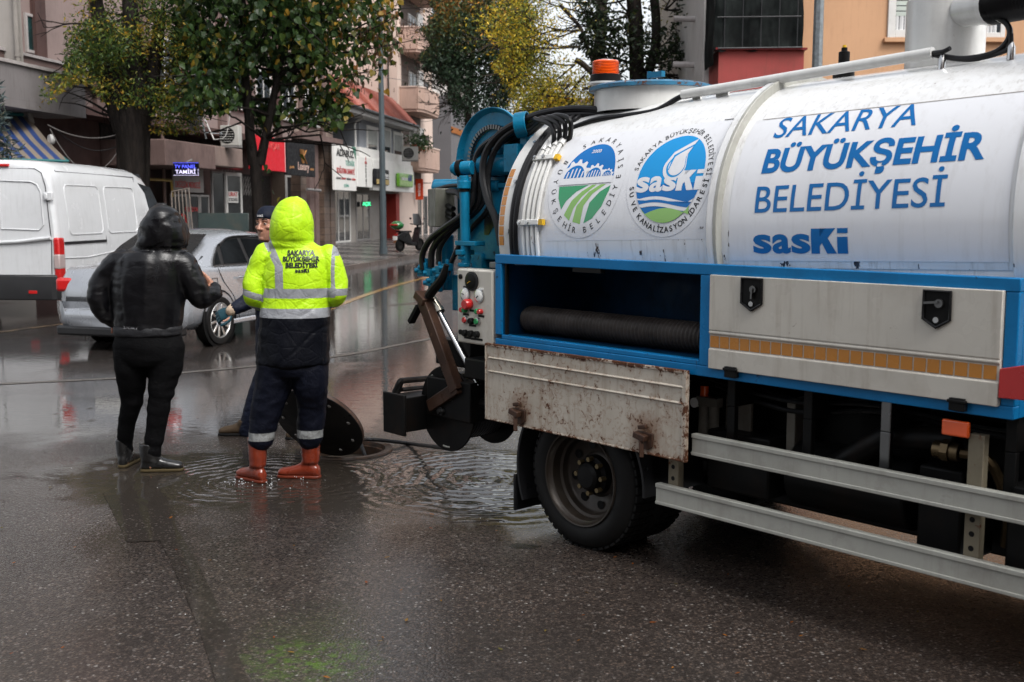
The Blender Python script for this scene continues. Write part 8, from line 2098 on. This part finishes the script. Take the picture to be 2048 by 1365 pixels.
bm_obj('lettering', bt_, flat('white_print', (.6, .6, .6), .5), cap_, lambda x, y, z: hc + fd * ((.1035) * math.cos((x - P0_) / .098)) + fs * (-(x - P0_) * .86) * (1 if True else 0) + Vector((0, 0, .056 + y)))
m = MB()
ell_tube(m, [(L_(566, 745), .20, .14), (L_(566, 700), .205, .15), (L_(566, 620), .205, .15), (L_(566, 560), .215, .15), (L_(562, 524), .20, .135), (L_(552, 503), .13, .10), (L_(545, 492), .085, .085)])
limb_tube(m, [L_(522, 522), L_(508, 566, -.01), L_(500, 598, -.02), L_(484, 610, -.06), L_(470, 618, -.10)], (.076, .066, .060, .054, .046)); limb_tube(m, [L_(612, 525), L_(630, 600), L_(603, 636, -.05)], (.072, .06, .045))
skin('jacket', remesh(m, .010, 5), M_nv, p3, folds(.006, 10, 8, 16))
m = MB(); limb_tube(m, [L_(471, 616, -.098), L_(462, 622, -.112)], (.040, .041)); skin('glove_cuff', remesh(m, .007, 2), cloth('beige_cuff', (.42, .32, .23), .7, bscale=60, bs=.3), p3, folds(.003, 30, 30, 30))
m = MB(); hand(m, L_(466, 620, -.10), (-1, -.1, -.45), (.1, -.8, .5), 1.22, .75, -1, .1); skin('glove', remesh(m, .0055, 2), flat('teal_rubber_glove', (.012, .045, .06), .35, bump=.2, bscale=90), p3)
m = MB(); ell_tube(m, [(L_(566, 715), .185, .14), (L_(566, 740), .19, .145)]); limb_tube(m, [L_(545, 735), L_(516, 800), L_(496, 862)], (.11, .085, .07)); limb_tube(m, [L_(592, 735), L_(606, 800), L_(612, 885)], (.11, .085, .07)); skin('trousers', remesh(m, .011, 4), M_ny, p3, folds(.005, 9, 9, 14))
M_bs = flat('brown_shoe', (.055, .038, .024), .5, dirt=.4); a = Vector((L_(492, 880).x, 0, 0)); boot(p3, 'shoe', a, (-1, .05), .28, .12, .055, .05, M_bs, M_black); a = Vector((L_(612, 880).x, 0, 0)); boot(p3, 'shoe', a, (-.5, -.8), .27, .12, .055, .05, M_bs, M_black)
# ------------------------------------------------------------------ open shaft, cover, water hose, litter
m = MB(); m.lathe([(HR - .02, -1.4), (HR - .02, -.06), (HR, -.02)], c=(HOLE.x, HOLE.y, 0), n=48)
sh_ = m.build('shaft_wall', paint('wet_old_concrete', (.06, .05, .042), .35, var=.4, dirt=.7, scale=8, bump=.4, bscale=30))
tag(sh_, 'dark concrete wall of the open sewer shaft below the road', 'shaft')
m = MB(); m.disc((HOLE.x, HOLE.y, -.9), (0, 0, 1), HR - .021, 40); o = m.build('shaft_water', paint('shaft_water_surface', (.004, .004, .004), .06), smooth=0); tag(o, kind='structure')
mf_ = thing('manhole', 'round rusty frame of the open manhole beside its raised cover', 'manhole', (HOLE.x, HOLE.y, 0))
m = MB(); m.lathe([(HR - .025, -.08), (HR - .025, -.02), (HR - .005, -.018), (HR + .0, .012), (HR + .05, .014), (HR + .055, .002)], n=56); m.build('ring', paint('rusty_cast_iron', (.040, .026, .019), .35, var=.4, dirt=.6, scale=9, rust=.3), mf_)
# cover: leaning on its far right edge, dark underside to the camera
CN = Vector((-.30, -.74, -.60)).normalized(); cc = PY(636, 868, 7.36)
low = -Vector((0, 0, 1)) + CN * CN.z; low.normalize()
cc.z += max(0, -(cc.z + low.z * .33)) + .004
cv = thing('manhole_cover', 'black round manhole cover tilted up beside the open shaft', 'manhole cover', cc); m = MB(); RC = .325
m.lathe([(0, .0), (RC - .01, 0), (RC, -.006), (RC, -.035), (RC - .012, -.042), (0, -.042)], ax=CN, n=64, ref=low); m.build('disc', paint('black_cast_iron', (.010, .010, .010), .35, dirt=.3, dirt_c=(.03, .02, .015), scale=7, bump=.3, bscale=60), cv)
m = MB(); m.lathe([(RC + .001, -.008), (RC + .001, -.03)], ax=CN, n=64, ref=low); m.build('rim', M_rusty, cv)
u_ = low.cross(CN).normalized()
for k in range(9):
    a = 2 * math.pi * k / 9 + .35; m = MB(); c_ = (low * math.cos(a) + u_ * math.sin(a)) * (RC * .80); m.lathe([(0.0, .006), (.010, .006), (.013, .001)], c=c_, ax=CN, n=10); m.build('bolt', flat('bright_bolt', (.32, .31, .29), .35, .6), cv)
m = MB(); c_ = low * -.16; m.tube([c_ + u_ * -.05, c_ + u_ * -.05 + CN * .035, c_ + u_ * .05 + CN * .035, c_ + u_ * .05], .009, 8); m.build('handle', M_blackwet, cv)
m = MB(); P = [Vector((HOLE.x + .12, HOLE.y - .02, -.5)), Vector((HOLE.x + .14, HOLE.y - .02, -.1)), G(722, 884, .05), G(745, 880, .04), G(790, 884, .03), G(830, 889, .03), tw(Vector((-1.50, .28, .33)) + Vector((0, 0, -.08)))]
m.tube(curve_pts(P, 48), .014, 10); tag(m.build('water_hose', M_rubber), 'black jetting hose running from the shaft up to the reel', 'hose')
# leaves on the wet road and water drops at the boots
rg = random.Random(91); V = []; F = []; T = []
for k in range(150):
    p = G(rg.uniform(0, 2048), rg.uniform(700, 1360) if k % 3 else rg.uniform(560, 720)); 
    if rg.random() < .5: p.y += rg.uniform(-.3, .3)
    s = rg.uniform(.015, .04); a = rg.uniform(0, 6.28); b = len(V)
    for (x, y, z) in LEAF_LONG: V.append((p.x + s * (x * math.cos(a) - y * math.sin(a)), p.y + s * (x * math.sin(a) + y * math.cos(a)), .006 + abs(z) * s)); T.append(.0)
    t = rg.random(); T[-6:] = [t] * 6; F.append(tuple(range(b, b + 6)))
me = bpy.data.meshes.new('fallen_leaves'); me.from_pydata(V, [], F); at = me.attributes.new('tone', 'FLOAT', 'POINT'); at.data.foreach_set('value', T); me.materials.append(leaf_mat('fallen_leaf', [(0, (.16, .10, .02)), (.4, (.26, .10, .02)), (.7, (.18, .05, .02)), (1, (.10, .09, .03))], .25)); tag(link('fallen_leaves', me), kind='stuff')
m = MB()
for (cx_, cy_, n_, sp) in ((-1.70, 6.78, 26, .10), (-1.52, 6.74, 14, .10), (-1.36, 6.86, 9, .10)):
    for k in range(n_):
        a = rg.uniform(0, 6.28); d = abs(rg.gauss(0, sp)); m.ball((cx_ + d * math.cos(a), cy_ + d * math.sin(a) * .7, .004 + abs(rg.gauss(0, .012))), rg.uniform(.002, .0048), 6, 4)
for k in range(70):
    p = G(rg.uniform(0, 1500), rg.uniform(640, 1340)); m.ball((p.x, p.y, rg.uniform(.002, .02)), rg.uniform(.0012, .0028), 5, 3)
tag(m.build('water_drops', M_waterdrop if False else flat('water_drop', (.5, .52, .54), .05), smooth=60), kind='stuff')
# the dog
m = MB(); limb_tube(m, [(-.18, 0, .14), (0, .02, .16), (.2, .0, .14)], (.12, .14, .11)); m.ball((.34, .06, .17), (.10, .08, .08), 12, 8); m.tube([(.40, .08, .15), (.47, .10, .12)], [.045, .03], 8)
for s in (.02, .11): m.tube([(.32, s, .23), (.31, s - .01, .29)], [.03, .008], 6)
limb_tube(m, [(.22, .1, .08), (.34, .16, .04)], (.05, .03)); limb_tube(m, [(-.16, .12, .08), (-.02, .2, .04)], (.06, .03)); limb_tube(m, [(-.28, -.02, .1), (-.36, .08, .05), (-.30, .18, .04)], (.03, .025, .015))
skin('body', remesh(m, .014, 3), flat('ginger_fur', (.20, .085, .035), .7, bump=.5, bscale=40), dg)
